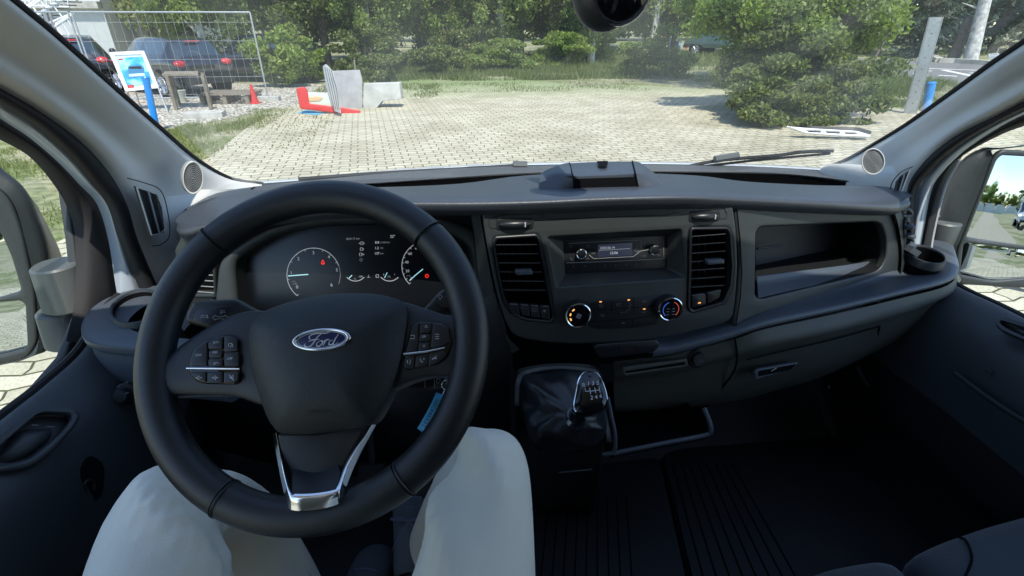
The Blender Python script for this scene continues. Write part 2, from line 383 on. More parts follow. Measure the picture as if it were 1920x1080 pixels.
sheet('block_paving', [(2.2, -9), (5.0, -2), (10.8, -.5), (14.5, 4), (12.8, 9), (10.4, 12.6)]+far_edge+left_edge, .004, paver_mat(), kind='structure')
random.seed(5)
gv = [(-3.9, 14.6), (-3.7, 16.5), (-4.3, 19), (-9, 20), (-16, 18.5), (-16, 11.8), (-9, 11.2), (-6.1, 11.0), (-5.5, 11.4), (-5.0, 12.2), (-4.6, 13.4)]
sheet('gravel_bed', gv, .006, gravel_mat(), kind='structure')
asph, n, l, b = nodes('asphalt'); g = n.new('ShaderNodeNewGeometry').outputs['Position']
l.new(ramp(n, l, noise(n, l, g, 30, 8), [(.3, (.13, .13, .125)), (.7, (.2, .2, .19))]), b.inputs['Base Color']); b.inputs['Roughness'].default_value = .85
road = [(13.4, 16.4), (15.6, 14.6), (19, 11), (60, 8), (80, 26), (30.5, 24.2), (27.5, 26.6), (24.5, 29.8), (21, 31), (19.5, 24), (16.5, 19.5)]
sheet('asphalt_road', road, .004, asph, kind='structure')
tm_, n, l, b = nodes('gravel_track'); g = n.new('ShaderNodeNewGeometry').outputs['Position']
l.new(ramp(n, l, noise(n, l, g, 12, 8), [(.3, (.26, .23, .17)), (.7, (.38, .34, .26))]), b.inputs['Base Color']); b.inputs['Roughness'].default_value = .95
sheet('gravel_track', [(1.6, -9.2), (3.4, -9.2), (5.6, -40), (8.6, -90), (6.6, -90), (3.4, -40)], .005, tm_, kind='structure')
mk_paint = mat('road_paint', (.75, .75, .72), .7)
mb = MB()
def stripe(a, b_, w):
    a = AZ(*a, .008); b_ = AZ(*b_, .008); d = (b_-a).normalized(); s = Vector((-d.y, d.x, 0))*w/2
    mb.add([a+s, a-s, b_-s, b_+s], [(0, 1, 2, 3)])
for a, b_, w in (((1768, 131), (1832, 144), .28), ((1755, 163), (1785, 172), .22), ((1748, 133), (1720, 132), .3), ((1735, 128), (1840, 132), .25), ((1760, 141), (1795, 143), .3), ((1820, 137), (1842, 137), .3), ((1715, 137), (1738, 142), .2)): stripe(a, b_, w)
mb.build('road_markings', mk_paint, smooth=False, kind='structure')
# kerb with a paved strip beyond the road
kerbm = mat('kerb_concrete', (.5, .48, .4), .85, bump=.5, bs=60, var=.15)
kp = [AZ(*p, 0) for p in ((1725, 116), (1742, 107), (1760, 117), (1790, 118), (1850, 122), (1900, 128), (1990, 140))]
kb = MB()
for a, b_ in zip(kp, kp[1:]):
    d = (b_-a); a_ = math.atan2(d.y, d.x); kb.box((a+b_)/2+Vector((0, 0, .1)), (d.length, .35, .22), Matrix.Rotation(a_, 3, 'Z'))
kb.build('kerb', kerbm, smooth=False, kind='structure')

# ------------------------------------------------------------------ vegetation
def leafmat(name, c1, c2, c3, tr=.35):
    m = bpy.data.materials.new(name); m.use_nodes = True; n, l = m.node_tree.nodes, m.node_tree.links; n.clear()
    o = n.new('ShaderNodeOutputMaterial'); gn = n.new('ShaderNodeNewGeometry'); oi = n.new('ShaderNodeObjectInfo')
    v = mth(n, l, 'ADD', mth(n, l, 'MULTIPLY', gn.outputs['Random Per Island'], .8), mth(n, l, 'MULTIPLY', oi.outputs['Random'], .2))
    c = ramp(n, l, v, [(0, c1), (.5, c2), (1, c3)])
    d = n.new('ShaderNodeBsdfPrincipled'); d.inputs['Roughness'].default_value = .5; d.inputs['Specular IOR Level'].default_value = .35
    t = n.new('ShaderNodeBsdfTranslucent'); x = n.new('ShaderNodeMixShader'); x.inputs[0].default_value = tr
    l.new(c, d.inputs['Base Color']); l.new(mixc(n, l, 1.0, c, (1.3, 1.5, .6), 'MULTIPLY'), t.inputs[0])
    l.new(d.outputs[0], x.inputs[1]); l.new(t.outputs[0], x.inputs[2]); l.new(x.outputs[0], o.inputs[0]); return m
LB = leafmat('leaf_broad', (.08, .125, .025), (.19, .26, .05), (.42, .47, .15), .5)
LL = leafmat('leaf_birch', (.1, .15, .04), (.2, .26, .07), (.36, .4, .16), .5)
LS = leafmat('leaf_spruce', (.02, .045, .028), (.04, .075, .045), (.08, .12, .08), .15)
LW = leafmat('leaf_weed', (.07, .11, .03), (.15, .19, .06), (.3, .3, .14), .4)
LG = leafmat('grass_blade', (.11, .15, .04), (.2, .23, .08), (.36, .34, .18), .35)
LY = leafmat('leaf_dusky', (.05, .08, .03), (.14, .18, .05), (.34, .34, .13), .45)
bark = mat('bark_brown', (.12, .1, .08), .9, bump=.8, bs=25, var=.4, vs=8)
birchb = mat('bark_birch', (.5, .49, .45), .8, bump=.4, bs=20, var=.45, vs=5)
def leaves(name, C, Rr, n, size, m, parent=None, seed=0, clumps=40, droop=0, sp=.32, asp=1.0, flat=0, **t):
    """a crown: leaf-sized faces gathered in clumps through an ellipsoid"""
    g = np.random.default_rng(seed); C = np.array(C, float); Rr = np.array(Rr, float)
    u = g.normal(size=(clumps, 3)); u /= np.linalg.norm(u, axis=1)[:, None]; u *= (g.random(clumps)**.45)[:, None]
    cc = C+u*Rr*.92; cr_ = g.uniform(.5, 1.25, clumps)*sp
    k = g.integers(0, clumps, n); v = g.normal(size=(n, 3)); v /= np.linalg.norm(v, axis=1)[:, None]; v *= (g.random(n)**.5)[:, None]
    p = cc[k]+v*cr_[k][:, None]*Rr*np.array([1, 1, .8]); p[:, 2] -= droop*np.linalg.norm((p-C)[:, :2]/Rr[:2], axis=1)**2
    a = g.normal(size=(n, 3)); a[:, 2] -= droop*.8
    if flat: a[:, 2] *= 1-flat
    a /= np.linalg.norm(a, axis=1)[:, None]
    b_ = g.normal(size=(n, 3)); b_ -= a*(a*b_).sum(1)[:, None]; b_ /= np.linalg.norm(b_, axis=1)[:, None]
    s = (size*g.uniform(.6, 1.35, n))[:, None]; a = a*s*asp; b_ = b_*s*.55
    V = np.stack([p-a, p+b_-a*.1, p+a, p-b_-a*.1], 1).reshape(-1, 3)
    V[:, 2] = np.maximum(V[:, 2], .02)
    off = np.array(origin(parent)); me = bpy.data.meshes.new(name); V = V-off
    me.vertices.add(len(V)); me.vertices.foreach_set('co', V.ravel()); me.loops.add(4*n); me.loops.foreach_set('vertex_index', np.arange(4*n))
    me.polygons.add(n); me.polygons.foreach_set('loop_start', np.arange(n)*4); me.polygons.foreach_set('loop_total', np.full(n, 4)); me.update(calc_edges=True)
    me.materials.append(m); o = bpy.data.objects.new(name, me); col.objects.link(o); o.parent = parent
    if t: tag(o, **t)
    return o
def trunk(name, parent, h, r, m, lean=(0, 0), limbs=6, seed=0, lo=.3, reach=1.5, rise=1.2):
    g = random.Random(seed); mb = MB(); o = origin(parent)
    P = [o+Vector((lean[0]*t*t+g.uniform(-.04, .04)*h*.2*t, lean[1]*t*t+g.uniform(-.04, .04)*h*.2*t, h*t)) for t in [0, .15, .35, .55, .8, 1]]
    mb.tube(P, [r*1.25, r, r*.85, r*.65, r*.4, r*.15], 9)
    for k in range(limbs):
        t = g.uniform(lo, .95); i = int(t*5*.999); i = min(4, i); b_ = P[i].lerp(P[i+1], .5); a = g.uniform(0, 2*pi); L = reach*g.uniform(.6, 1.1)*(1.15-t*.5)
        e = b_+Vector((cos(a)*L, sin(a)*L, rise*L*g.uniform(.2, .8))); mid = (b_+e)/2+Vector((0, 0, .12*L))
        mb.tube([b_, mid, e], [r*.4, r*.25, r*.06], 6)
        for q in range(3):
            s_ = mid.lerp(e, g.random()); mb.tube([s_, s_+Vector((g.uniform(-1, 1), g.uniform(-1, 1), g.uniform(-.1, .8)))*L*.4], [r*.12, r*.03], 4)
    return mb.build(name, m, parent)
# prototypes: stand at their first place, then are copied
def broad(loc, label, seed, h=8, w=2.9, lm=None, n=16000, size=.1, tm=None, lo=.55, group=None, cl=70, name='leafy_tree', cat='tree', lean=(0, 0)):
    t = thing(name, label, cat, loc, group)
    trunk('trunk', t, h*.92, .05+h*.016, tm or bark, lean, 9, seed, reach=w*.8)
    leaves('crown', (loc[0]+lean[0]*.6, loc[1]+lean[1]*.6, lo+(h-lo)/2), (w, w, (h-lo)/2), n, size, lm or LB, t, seed, cl, droop=.3, sp=.26)
    return t
GT = 'trees of the wood beyond the yard'
protos = [broad((-1.5, 27, 0), 'dark leafy tree left of the wood centre straight ahead', 1, 8.5, 3.4, n=20000, lo=.4, group=GT),
          broad((3.5, 29, 0), 'mid green leafy tree straight ahead behind the paved yard', 2, 8, 3.2, LY, n=20000, lo=.4, group=GT),
          broad((12.3, 33.5, 0), 'bright birch hanging over the meadow between the two concrete posts', 3, 9, 2.7, LL, n=19000, size=.1, tm=birchb, lo=1.1, cl=90, group=None, name='birch_tree', cat='birch')]
def spruce(loc, label, seed, h=12, w=2.8, z0=.6, name='spruce_tree'):
    t = thing(name, label, 'spruce', loc); mb = MB(); o = Vector(loc)
    mb.tube([o, o+Vector((.05, 0, h*.5)), o+Vector((0, 0, h))], [.24, .16, .03], 9); mb.build('trunk', bark, t)
    g = np.random.default_rng(seed); V = []
    rows = int((h-z0)/.33)
    for i in range(rows):
        z = z0+(h-z0)*i/rows; L = w*(1-i/rows)**.8+.15; nb = 10
        for k in range(nb):
            a = g.uniform(0, 2*pi); Lk = L*g.uniform(.75, 1.1); m_ = int(14+Lk*26)
            s = g.random(m_)**.75; dr = -.32*Lk*s**1.6+.1*s
            px = np.cos(a)*Lk*s+g.normal(size=m_)*.13*(1.2-s); py = np.sin(a)*Lk*s+g.normal(size=m_)*.13*(1.2-s); pz = z+dr+g.normal(size=m_)*.045
            V.append(np.stack([px, py, pz, np.full(m_, a)], 1))
    A = np.concatenate(V); nn = len(A); dx = np.cos(A[:, 3]+g.normal(size=nn)*.6); dy = np.sin(A[:, 3]+g.normal(size=nn)*.6)
    a = np.stack([dx, dy, -g.random(nn)*.9], 1)*(.15*g.uniform(.6, 1.3, nn))[:, None]; b_ = np.stack([-dy, dx, g.normal(size=nn)*.4], 1)*.035
    p = A[:, :3]; VV = np.stack([p-a*.4, p+b_, p+a, p-b_], 1).reshape(-1, 3)
    me = bpy.data.meshes.new('crown'); me.vertices.add(len(VV)); me.vertices.foreach_set('co', VV.ravel()); me.loops.add(4*nn); me.loops.foreach_set('vertex_index', np.arange(4*nn))
    me.polygons.add(nn); me.polygons.foreach_set('loop_start', np.arange(nn)*4); me.polygons.foreach_set('loop_total', np.full(nn, 4)); me.update(calc_edges=True)
    me.materials.append(LS); c = bpy.data.objects.new('crown', me); col.objects.link(c); c.parent = t
    return t
protos.append(spruce((20.5, 36.5, 0), 'dark spruce behind the meadow just right of the taller concrete post', 4))
def dup(k, x, y, s, rz, label, group=GT):
    c = copy_tree(protos[k]); c.location = (x, y, 0); c.scale = (s, s, s); c.rotation_euler = (0, 0, rz); c['label'] = label
    if group: c['group'] = group
    elif 'group' in c: del c['group']
    return c
P = AZ
far = [(1, 15.0, 37, 1.1, 'leafy tree beside the spruces right of the taller concrete post'), (0, -14.5, 27, 1.05, 'leafy tree farthest left, showing beside the pale building'), (1, -11.0, 25.5, .95, 'leafy tree behind the roof of the middle dark car'),
       (2, -9.2, 24.5, .8, 'pale green birch left of the wood, over the wire fence rail'), (0, -8.4, 29, 1.1, 'dark tree behind the right end of the wire fence'), (1, -5.6, 25.5, .95, 'leafy tree above the red framed panel'),
       (0, -4.2, 31, 1.15, 'dark tree right of the red framed panel'), (1, 1.0, 32, 1.1, 'deep shaded tree in the middle of the wood'), (0, 6.2, 31, 1.0, 'dark tree left of the first concrete post'),
       (1, 8.6, 34.5, 1.15, 'dark tree right behind the first concrete post'), (0, 10.8, 40, 1.2, 'tree behind the bright birch'), (1, 15.5, 44, 1.2, 'far tree between the birch and the spruces')]
for i, (k, x, y, s, lb) in enumerate(far): dup(k, x, y, s, i*1.3, lb, None if k == 2 else GT)
for i, (x, y, s, lb) in enumerate(((24.5, 34, 1.0, 'second spruce, behind the dark bush on the right'), (29.5, 37.5, 1.15, 'tall spruce above the parked cars on the right'), (27.5, 30.4, .9, 'spruce over the road left of the bare pale trunk'), (35.5, 33.5, 1.2, 'spruce behind the small white sign'), (41, 34, 1.25, 'rightmost spruce beyond the road'))):
    dup(3, x, y, s, i*1.9, lb, 'spruces beyond the road')
protos[3]['group'] = 'spruces beyond the road'
# far wood closing the view behind the single trees
fw_ = thing('far_wood', 'continuous far wood closing the view behind the trees', 'wood'); fw_['kind'] = 'stuff'
g_ = np.random.default_rng(77); obs = []
leaves('far_foliage', (8, 62, 4.2), (62, 5, 4.6), 60000, .28, LB, fw_, 78, 420, sp=.1)
leaves('far_foliage', (-22, 46, 3.6), (22, 4, 4.2), 30000, .22, LB, fw_, 79, 200, sp=.14)
leaves('far_foliage', (48, 47, 3.6), (26, 4, 4.4), 26000, .24, LS, fw_, 80, 200, sp=.14)
# trees behind the van, seen in the mirrors
GB = 'trees behind the van seen in the mirrors'
for i in range(34):
    x = -50+i*3.6; y = -100-9*abs(sin(i*2.3)); dup(i % 2, x, y, 1.0+.25*sin(i*1.7), i*2.1, 'leafy tree of the distant tree line behind the van', GB)
# bare trunks beyond the road
def pole_trunk(a, b_, r, label, m):
    a = AZ(*a, 0); d = ray(*b_); q = C0+d*((a-C0).length/d.length); t = thing('bare_tree_trunk', label, 'tree trunk', a)
    mb = MB(); e = a+(q-a)*2.2; g = random.Random(8); mb.tube([a, a.lerp(e, .3), a.lerp(e, .6), e], [r*1.2, r, r*.9, r*.6], 10)
    for k in range(5): s_ = a.lerp(e, .4+.12*k); mb.tube([s_, s_+Vector((g.uniform(-1, 1), g.uniform(-.5, .5), g.uniform(.2, .7)))*1.3], [r*.25, .01], 5)
    mb.build('trunk', m, t)
pole_trunk((1818, 117), (1846, 5), .28, 'pale bare trunk standing behind the kerb, left of the small white sign', birchb)
pole_trunk((1785, 115), (1800, 78), .26, 'thicker brown trunk left of the pale bare trunk', bark)
pole_trunk((900, 108), (905, 10), .2, 'grey trunk inside the dark middle of the wood', bark)
pole_trunk((1220, 107), (1232, 20), .16, 'whitish birch trunk under the bright birch', birchb)
# big bush on the right, with the hanging birch branch tree above it
t = thing('dense_bush', 'big dark dense bush right of the paved yard, hiding what stands behind it', 'bush', (7.9, 12.2, 0))
mb = MB(); g = random.Random(2)
for k in range(14):
    a = Vector((7.9+g.uniform(-1.2, 1.3), 12.2+g.uniform(-.5, .5), 0)); mb.tube([a, a+Vector((g.uniform(-.8, .8), g.uniform(-.3, .3), 1.1)), a+Vector((g.uniform(-1.4, 1.4), g.uniform(-.6, .6), 2.1))], [.05, .03, .01], 6)
mb.build('stem', bark, t)
leaves('foliage', (7.5, 11.2, .85), (2.1, 1.3, .95), 34000, .055, LY, t, 21, 60, sp=.24)
leaves('foliage', (6.5, 10.3, .42), (.85, .75, .5), 9000, .045, LY, t, 24, 22, sp=.34)
leaves('foliage', (7.7, 10.1, .4), (1.2, .5, .48), 9000, .045, LY, t, 25, 24, sp=.34)
leaves('foliage', (7.8, 12.4, 1.7), (2.4, 1.3, 1.6), 30000, .06, LB, t, 22, 40, sp=.26)
leaves('foliage', (7.8, 12.2, 2.6), (2.5, 1.5, 1.2), 24000, .055, LL, t, 23, 60, sp=.26, droop=.5)
t = broad((9.6, 17.6, 0), 'bright green birch with low hanging branches above the dark bush', 31, 6.5, 3.2, LL, 26000, .075, birchb, 1.0, None, 90, 'birch_tree', 'birch')
GSH = 'shrubs along the far edge of the yard'
random.seed(11)
shr = [(-5.6, 18.4, 1.0, 1.2, 'tall shrub in front of the third dark car'), (-3.4, 22.5, 1.6, 1.2, 'tall shrub between the third dark car and the grey panel'), (0.6, 25.5, 1.9, 1.3, 'tall bright shrub in the middle of the far edge'), (6.6, 28.5, 1.9, 1.3, 'tall shrub right of the middle of the far edge'), (-5.2, 19.5, 1.0, .9, 'shrub beyond the gravel right of the wire fence'), (-2.6, 18.6, .9, .8, 'green shrub behind the grey folded panel'), (-.6, 21.5, 1.4, .8, 'low shrub right of the grey folded panel'), (2.1, 23, 1.6, .8, 'low wide shrub ahead at the far edge of the yard'),
       (4.9, 25.5, 1.6, .9, 'shrub left of the first concrete post'), (9.0, 37, 1.5, .9, 'shrub at the foot of the first concrete post'), (11.2, 31, 1.1, .75, 'dark shrub under the bright birch'), (7.4, 20, 1.5, 1.1, 'shrub behind the left side of the dark bush'), (12.4, 20.5, 1.8, 1.3, 'shrub behind the right side of the dark bush')]
# birches with low hanging branches in front of the wood
for (x, y, s_, lb) in ((-3.4, 23.5, .75, 'slender birch with hanging twigs left of the middle of the wood'), (2.2, 26.0, .85, 'birch with hanging twigs in the middle of the wood'), (6.8, 27, .8, 'birch with hanging twigs left of the first concrete post'), (-8.6, 20.5, .7, 'pale birch over the roofs of the dark cars')): dup(2, x, y, s_, x, lb, 'birches in front of the wood')
for i, (x, y, w, h, lb) in enumerate(shr):
    t = thing('shrub', lb, 'shrub', (x, y, 0), GSH); mb = MB()
    for k in range(7): a = Vector((x+random.uniform(-.3, .3)*w, y+random.uniform(-.2, .2), 0)); mb.tube([a, a+Vector((random.uniform(-.4, .4)*w, random.uniform(-.2, .2), h*1.4))], [.02, .006], 5)
    mb.build('stem', bark, t); leaves('foliage', (x, y, h*.8), (w, w*.6, h*.85), int(6500*w), .065, [LB, LW, LY, LL][i % 4], t, 40+i, 28, sp=.3)
# grass and weeds
def blades(name, polys, hgt, seed, wd=.006, m=LG, **t):
    g = np.random.default_rng(seed); Pn = []
    for (x0, y0, x1, y1, n, hh) in polys:
        q = np.stack([g.uniform(x0, x1, n), g.uniform(y0, y1, n), hh*g.uniform(.4, 1.3, n)], 1)
        k = np.sin(q[:, 0]*2.1+q[:, 1]*1.3)+np.sin(q[:, 0]*.9-q[:, 1]*2.3)+g.normal(size=n)*.6 > -.2; Pn.append(q[k])
    Q = np.concatenate(Pn); n = len(Q); a = g.uniform(0, 2*pi, n); w = wd*g.uniform(.6, 1.5, n); L = g.normal(size=(n, 2))*.35
    d = np.stack([np.cos(a)*w, np.sin(a)*w, np.zeros(n)], 1); b_ = Q.copy(); b_[:, 2] = 0.002; tp = Q.copy(); tp[:, :2] += L*Q[:, 2:3]
    V = np.stack([b_-d, b_+d, tp], 1).reshape(-1, 3); me = bpy.data.meshes.new(name); me.vertices.add(3*n); me.vertices.foreach_set('co', V.ravel())
    me.loops.add(3*n); me.loops.foreach_set('vertex_index', np.arange(3*n)); me.polygons.add(n); me.polygons.foreach_set('loop_start', np.arange(n)*3); me.polygons.foreach_set('loop_total', np.full(n, 3)); me.update(calc_edges=True)
    me.materials.append(m); o = bpy.data.objects.new(name, me); col.objects.link(o); tag(o, kind='stuff', **t)
blades('lawn_grass', [(-5.6, 9.3, -4.2, 12.6, 9000, .07), (-7.5, 8, -4.2, 10.9, 15000, .06), (-14, 2.5, -4.5, 9, 34000, .06), (-4.9, 5, -3.9, 13.5, 5000, .07)], .07, 1, .007, label='short patchy grass left of the block paving', cat='grass')
blades('meadow_grass', [(-4, 19.6, 9, 24, 34000, .22), (-6, 23, 20, 36, 50000, .3), (8.5, 14.5, 16.5, 19, 22000, .25), (11, 10.8, 15.2, 15.8, 14000, .16), (20, 31, 45, 36, 12000, .2)], .2, 2, .014, LW, label='rough weedy grass beyond the far edge of the paving', cat='weeds')
blades('joint_weeds', [(-4.3, 9, -2.6, 15.5, 1100, .045), (-1, 16.2, 6, 18.9, 3200, .07), (-4.3, 15.2, -.5, 19, 4500, .08)], .07, 4, .01, LW, label='small weeds growing between the paving blocks', cat='weeds')

# ------------------------------------------------------------------ things standing outside
alu = mat('galvanised_steel', (.45, .47, .48), .42, .7, var=.12, vs=20); alud = mat('grey_steel', (.3, .31, .32), .45, .6)
blue = mat('blue_paint', (.01, .22, .62), .35); conc = mat('weathered_concrete', (.42, .41, .37), .9, bump=.5, bs=30, var=.25, vs=6)
wood = mat('weathered_wood', (.2, .17, .13), .85, bump=.6, bs=30, var=.3, vs=12); redp = mat('red_paint', (.55, .03, .025), .4)
def stick(name, label, cat, base, top, r, m, square=False, group=None, cap=None):
    a = AZ(*base, 0); d = ray(*top); q = C0+d*(Vector((a.x, a.y, 0)).length/Vector((d.x, d.y, 0)).length); t = thing(name, label, cat, a, group)
    mb = MB(); mb.tube([a-Vector((0, 0, .05)), q], r, 4 if square else 16); mb.build('post', m, t)
    if cap: MB().tube([q, q+(q-a).normalized()*.03], [r*1.12, r*.8], 16).build('cap', cap, t)
    return a, q
stick('bollard_post', 'thin blue post beside the board with the truck poster', 'post', (294, 246), (273, 146), .06, blue, cap=blue)
stick('bollard_post', 'blue post standing right of the tilted metal channel post', 'post', (1734, 216), (1747, 156), .085, blue, cap=blue)
stick('fence_post', 'left one of the two pale concrete posts, leaning at the wood edge', 'fence post', (1119, 96), (1126, 54), .14, conc, True, 'concrete fence posts on the meadow')
stick('fence_post', 'right and straighter one of the two pale concrete posts', 'fence post', (1310, 95), (1314, 51), .14, conc, True, 'concrete fence posts on the meadow')
# tilted galvanised channel post
a = AZ(1706, 214, 0); d = ray(1755, 32); q = C0+d*(Vector((a.x, a.y, 0)).length/Vector((d.x, d.y, 0)).length)
t = thing('channel_post', 'tall tilted galvanised channel post by the road', 'post', a); mb = MB()
ax = (q-a); s_ = Vector((cos(YAW+.7), -sin(YAW+.7), 0)); nn = ax.normalized().cross(s_)
for o1, w1, dpt in ((0, .24, .015), (-.115, .02, .09), (.115, .02, .09)):
    c = s_*o1; hw = s_*w1/2; dp = nn*dpt
    mb.add([a+c-hw, a+c+hw, a+c+hw+dp, a+c-hw+dp, q+c-hw, q+c+hw, q+c+hw+dp, q+c-hw+dp], [(0, 1, 2, 3), (4, 7, 6, 5), (0, 4, 5, 1), (1, 5, 6, 2), (2, 6, 7, 3), (3, 7, 4, 0)])
mb.build('channel', alu, t, smooth=False)
mb = MB()
for k in range(7):
    c = a.lerp(q, .12+.12*k)-nn*.004; mb.add([c+s_*.011*cos(v)+ax.normalized()*.011*sin(v) for v in [i*pi/4 for i in range(8)]], [tuple(range(8))])
mb.build('bolt_hole', M['void'], t, smooth=False)
# mesh fence
GF = 'wire mesh fence panels by the gravel'
def fence(x0, x1, y0, y1, label):
    t = thing('mesh_fence_panel', label, 'fence', ((x0+x1)/2, (y0+y1)/2, 0), GF); w = MB(); A = Vector((x0, y0, 0)); B = Vector((x1, y1, 0)); n = int((B-A).length/.2)
    for i in range(n+1): p = A.lerp(B, i/n); w.tube([p+Vector((0, 0, .12)), p+Vector((0, 0, 2.08))], .003, 4)
    for z in (.2, .62, 1.04, 1.46, 1.88): w.tube([A+Vector((0, 0, z)), B+Vector((0, 0, z))], .0035, 4)
    w.build('wire_mesh', alu, t)
    f = MB()
    for p in (A, B): f.tube([p, p+Vector((0, 0, 2.1))], .021, 10)
    f.tube([A+Vector((0, 0, 2.1)), B+Vector((0, 0, 2.1))], .021, 10); f.tube([A+Vector((0, 0, .12)), B+Vector((0, 0, .12))], .021, 10); f.build('panel_frame', alu, t)
    mb = MB()
    for p in (A, B): mb.box(p+Vector((0, 0, .06)), (.6, .22, .12))
    mb.build('concrete_foot', conc, t, smooth=False)
fence(-12.6, -9.2, 14.9, 14.95, 'left wire mesh fence panel in front of the dark cars'); fence(-9.12, -5.0, 14.95, 15.0, 'right wire mesh fence panel behind the table')
# A-board with truck poster
fb = Frame(AY(262, 140, 13.7), (.08, -1, .12))
t = thing('poster_stand', 'white framed poster stand showing a blue truck picture', 'poster stand', (AZ(280, 205, 0).x, 13.75, 0))
O = fb.pl([(205, 98), (270, 95), (299, 165), (236, 172)]); I = fb.pl([(215, 104), (266, 102), (290, 160), (241, 166)])
plate('board_frame', fb, rp(O, .03), alu if False else M['white'], t, [rp(I, .01)], .04, .02, .006)
plate('poster', fb, rp(fb.pl([(214, 103), (267, 101), (291, 161), (240, 167)]), .01), mat('poster_paper_rim', (.55, .7, .82), .3), t, depth=.01, w=.004)
pm, n, l, b = nodes('poster_print'); b.inputs['Roughness'].default_value = .25; b.inputs['Coat Weight'].default_value = .5
g = n.new('ShaderNodeNewGeometry').outputs['Position']
l.new(ramp(n, l, noise(n, l, g, 5, 4), [(.35, (.01, .18, .5)), (.5, (.05, .42, .75)), (.65, (.4, .75, .92))]), b.inputs['Base Color'])
plate('poster_picture', fb, rp(fb.pl([(219, 109), (269, 106), (287, 156), (238, 163)]), .01), pm, t, depth=.004, w=.009)
truck = MB(); tk = mat('poster_truck_blue', (.05, .2, .38), .4); tl = mat('poster_truck_pale', (.55, .75, .85), .4)
plate('printed_truck_cab', fb, rp(fb.pl([(240, 128), (241, 124), (266, 122), (270, 126), (272, 143), (243, 145)]), .02), tk, t, depth=.002, w=.011, bev=.0003)
plate('printed_windscreen', fb, rp(fb.pl([(243, 129), (242, 125), (264, 124), (267, 129)]), .01), M['dark'], t, depth=.002, w=.0125, bev=.0003)
plate('printed_bumper', fb, rp(fb.pl([(242, 139), (271, 137), (272, 142), (243, 144)]), .01), tl, t, depth=.002, w=.0125, bev=.0003)
plate('red_caption', fb, fb.pl([(237, 160), (251, 158.5), (252, 164), (238, 165.5)]), redp, t, depth=.002, w=.012, bev=.0003)
plate('red_caption', fb, fb.pl([(222, 110), (230, 109.5), (231, 112.5), (223, 113)]), redp, t, depth=.002, w=.012, bev=.0003)
mb = MB()
put_text(mb, fb, '• • • •', 245, 162, 2.0, .0145); mb.build('caption_marks', M['white'], t, smooth=False)
mb = MB(); mb.tube([fb.p(*fb.px(238, 170)), AZ(249, 204, 0)], .022, 8); mb.tube([fb.p(*fb.px(297, 164)), AZ(315, 211, 0)], .022, 8)
mb.tube([fb.p(*fb.px(252, 166)), AZ(262, 196, 0)], .015, 8); mb.build('support_leg', alu, t)
# table with tub
t = thing('wooden_table', 'old table with thin dark legs beside the poster stand', 'table', (-6.4, 14.0, 0))
tp = [AY(303, 139, 13.6), AY(372, 141, 13.6), AY(372, 137, 14.4), AY(310, 136, 14.4)]; zz = tp[0].z
mk('tabletop', [Vector((v.x, v.y, zz)) for v in tp]+[Vector((v.x, v.y, zz-.04)) for v in tp], [(0, 1, 2, 3), (7, 6, 5, 4), (0, 4, 5, 1), (1, 5, 6, 2), (2, 6, 7, 3), (3, 7, 4, 0)], wood, t, False)
for v in tp: MB().box((v.x*.985, v.y, zz/2-.02), (.07, .07, zz-.04)).build('leg', wood, t, False)
t = thing('low_pallet', 'low dark wooden pallet lying right of the table', 'pallet', (-5.9, 15, 0)); mb = MB()
for k in range(5): mb.box((-5.9, 14.5+k*.22, .24), (1.3, .14, .03))
for k in range(3): mb.box((-6.45+k*.55, 14.95, .11), (.1, 1.0, .2))
mb.build('planks', wood, t, False)
a = AZ(340, 192, 0); t = thing('plastic_tub', 'pale plastic tub on the gravel between the table legs', 'bucket', a); MB().tube([a, a+Vector((0, 0, .28)), a+Vector((0, 0, .3))], [.14, .17, .18], 20).build('tub', mat('cream_plastic', (.55, .56, .45), .4), t); MB().tube([a+Vector((.18*cos(k), .02, .28+.03*sin(k))) for k in (0, .8, 1.6, 2.4, 3.14)], .006, 6).build('handle', M['dark'], t)
a = AZ(386, 220, 0); t = thing('concrete_slab', 'grey concrete slab lying on the white gravel', 'slab', a); mb = MB().box(a+Vector((0, 0, .06)), (.78, .42, .12), Matrix.Rotation(.15, 3, 'Z')); tag(mb.build('slab_block', conc, t, False))
a = AZ(478, 194, 0); t = thing('traffic_cone', 'small red cone standing on the gravel', 'cone', a); MB().tube([a, a+Vector((0, 0, .05)), a+Vector((0, 0, .42)), a+Vector((0, 0, .46))], [.11, .1, .035, .03], 14).build('cone', redp, t); MB().box(a+Vector((0, 0, .015)), (.28, .28, .03)).build('base', redp, t)
# discarded red framed panel, grey sheet metal, blue sheet
fr = Frame(AY(620, 200, 12.7), (.05, -1, .1))
t = thing('sign_panel', 'red framed glass sign panel lying at the left edge of the paving', 'sign', (AZ(600, 208, 0).x, 13.2, 0))
plate('frame', fr, rp(fr.pl([(555, 166), (570, 162), (577, 171), (580, 194), (640, 201), (676, 207), (675, 218), (620, 211), (563, 204)]), .04), redp, t, depth=.1, w=.03, bev=.02)
plate('pane', fr, fr.pl([(568, 172), (618, 174), (626, 203), (571, 196)]), mat('milky_glass', (.55, .58, .5), .25), t, depth=.02, w=.0, bev=.003)
om = mat('orange_print', (.62, .42, .22), .4); plate('orange_lettering', fr, rp(fr.pl([(577, 183), (594, 180), (606, 183), (600, 189), (580, 190)]), .03), om, t, depth=.004, w=.012, bev=.001)
fg = Frame(AY(650, 200, 13.5), (-.08, -1, .04))
gm = mat('grey_sheet_metal', (.42, .41, .41), .5, .15, var=.15, vs=4)
t = thing('sheet_metal_panel', 'upright folded grey sheet metal panel behind the red frame', 'metal panel', (AZ(650, 214, 0).x, 12.9, 0))
plate('main_sheet', fg, rp(fg.pl([(620, 133), (674, 131), (679, 150), (679, 209), (640, 211), (624, 205)]), .012), gm, t, depth=.05, w=0, bev=.004)
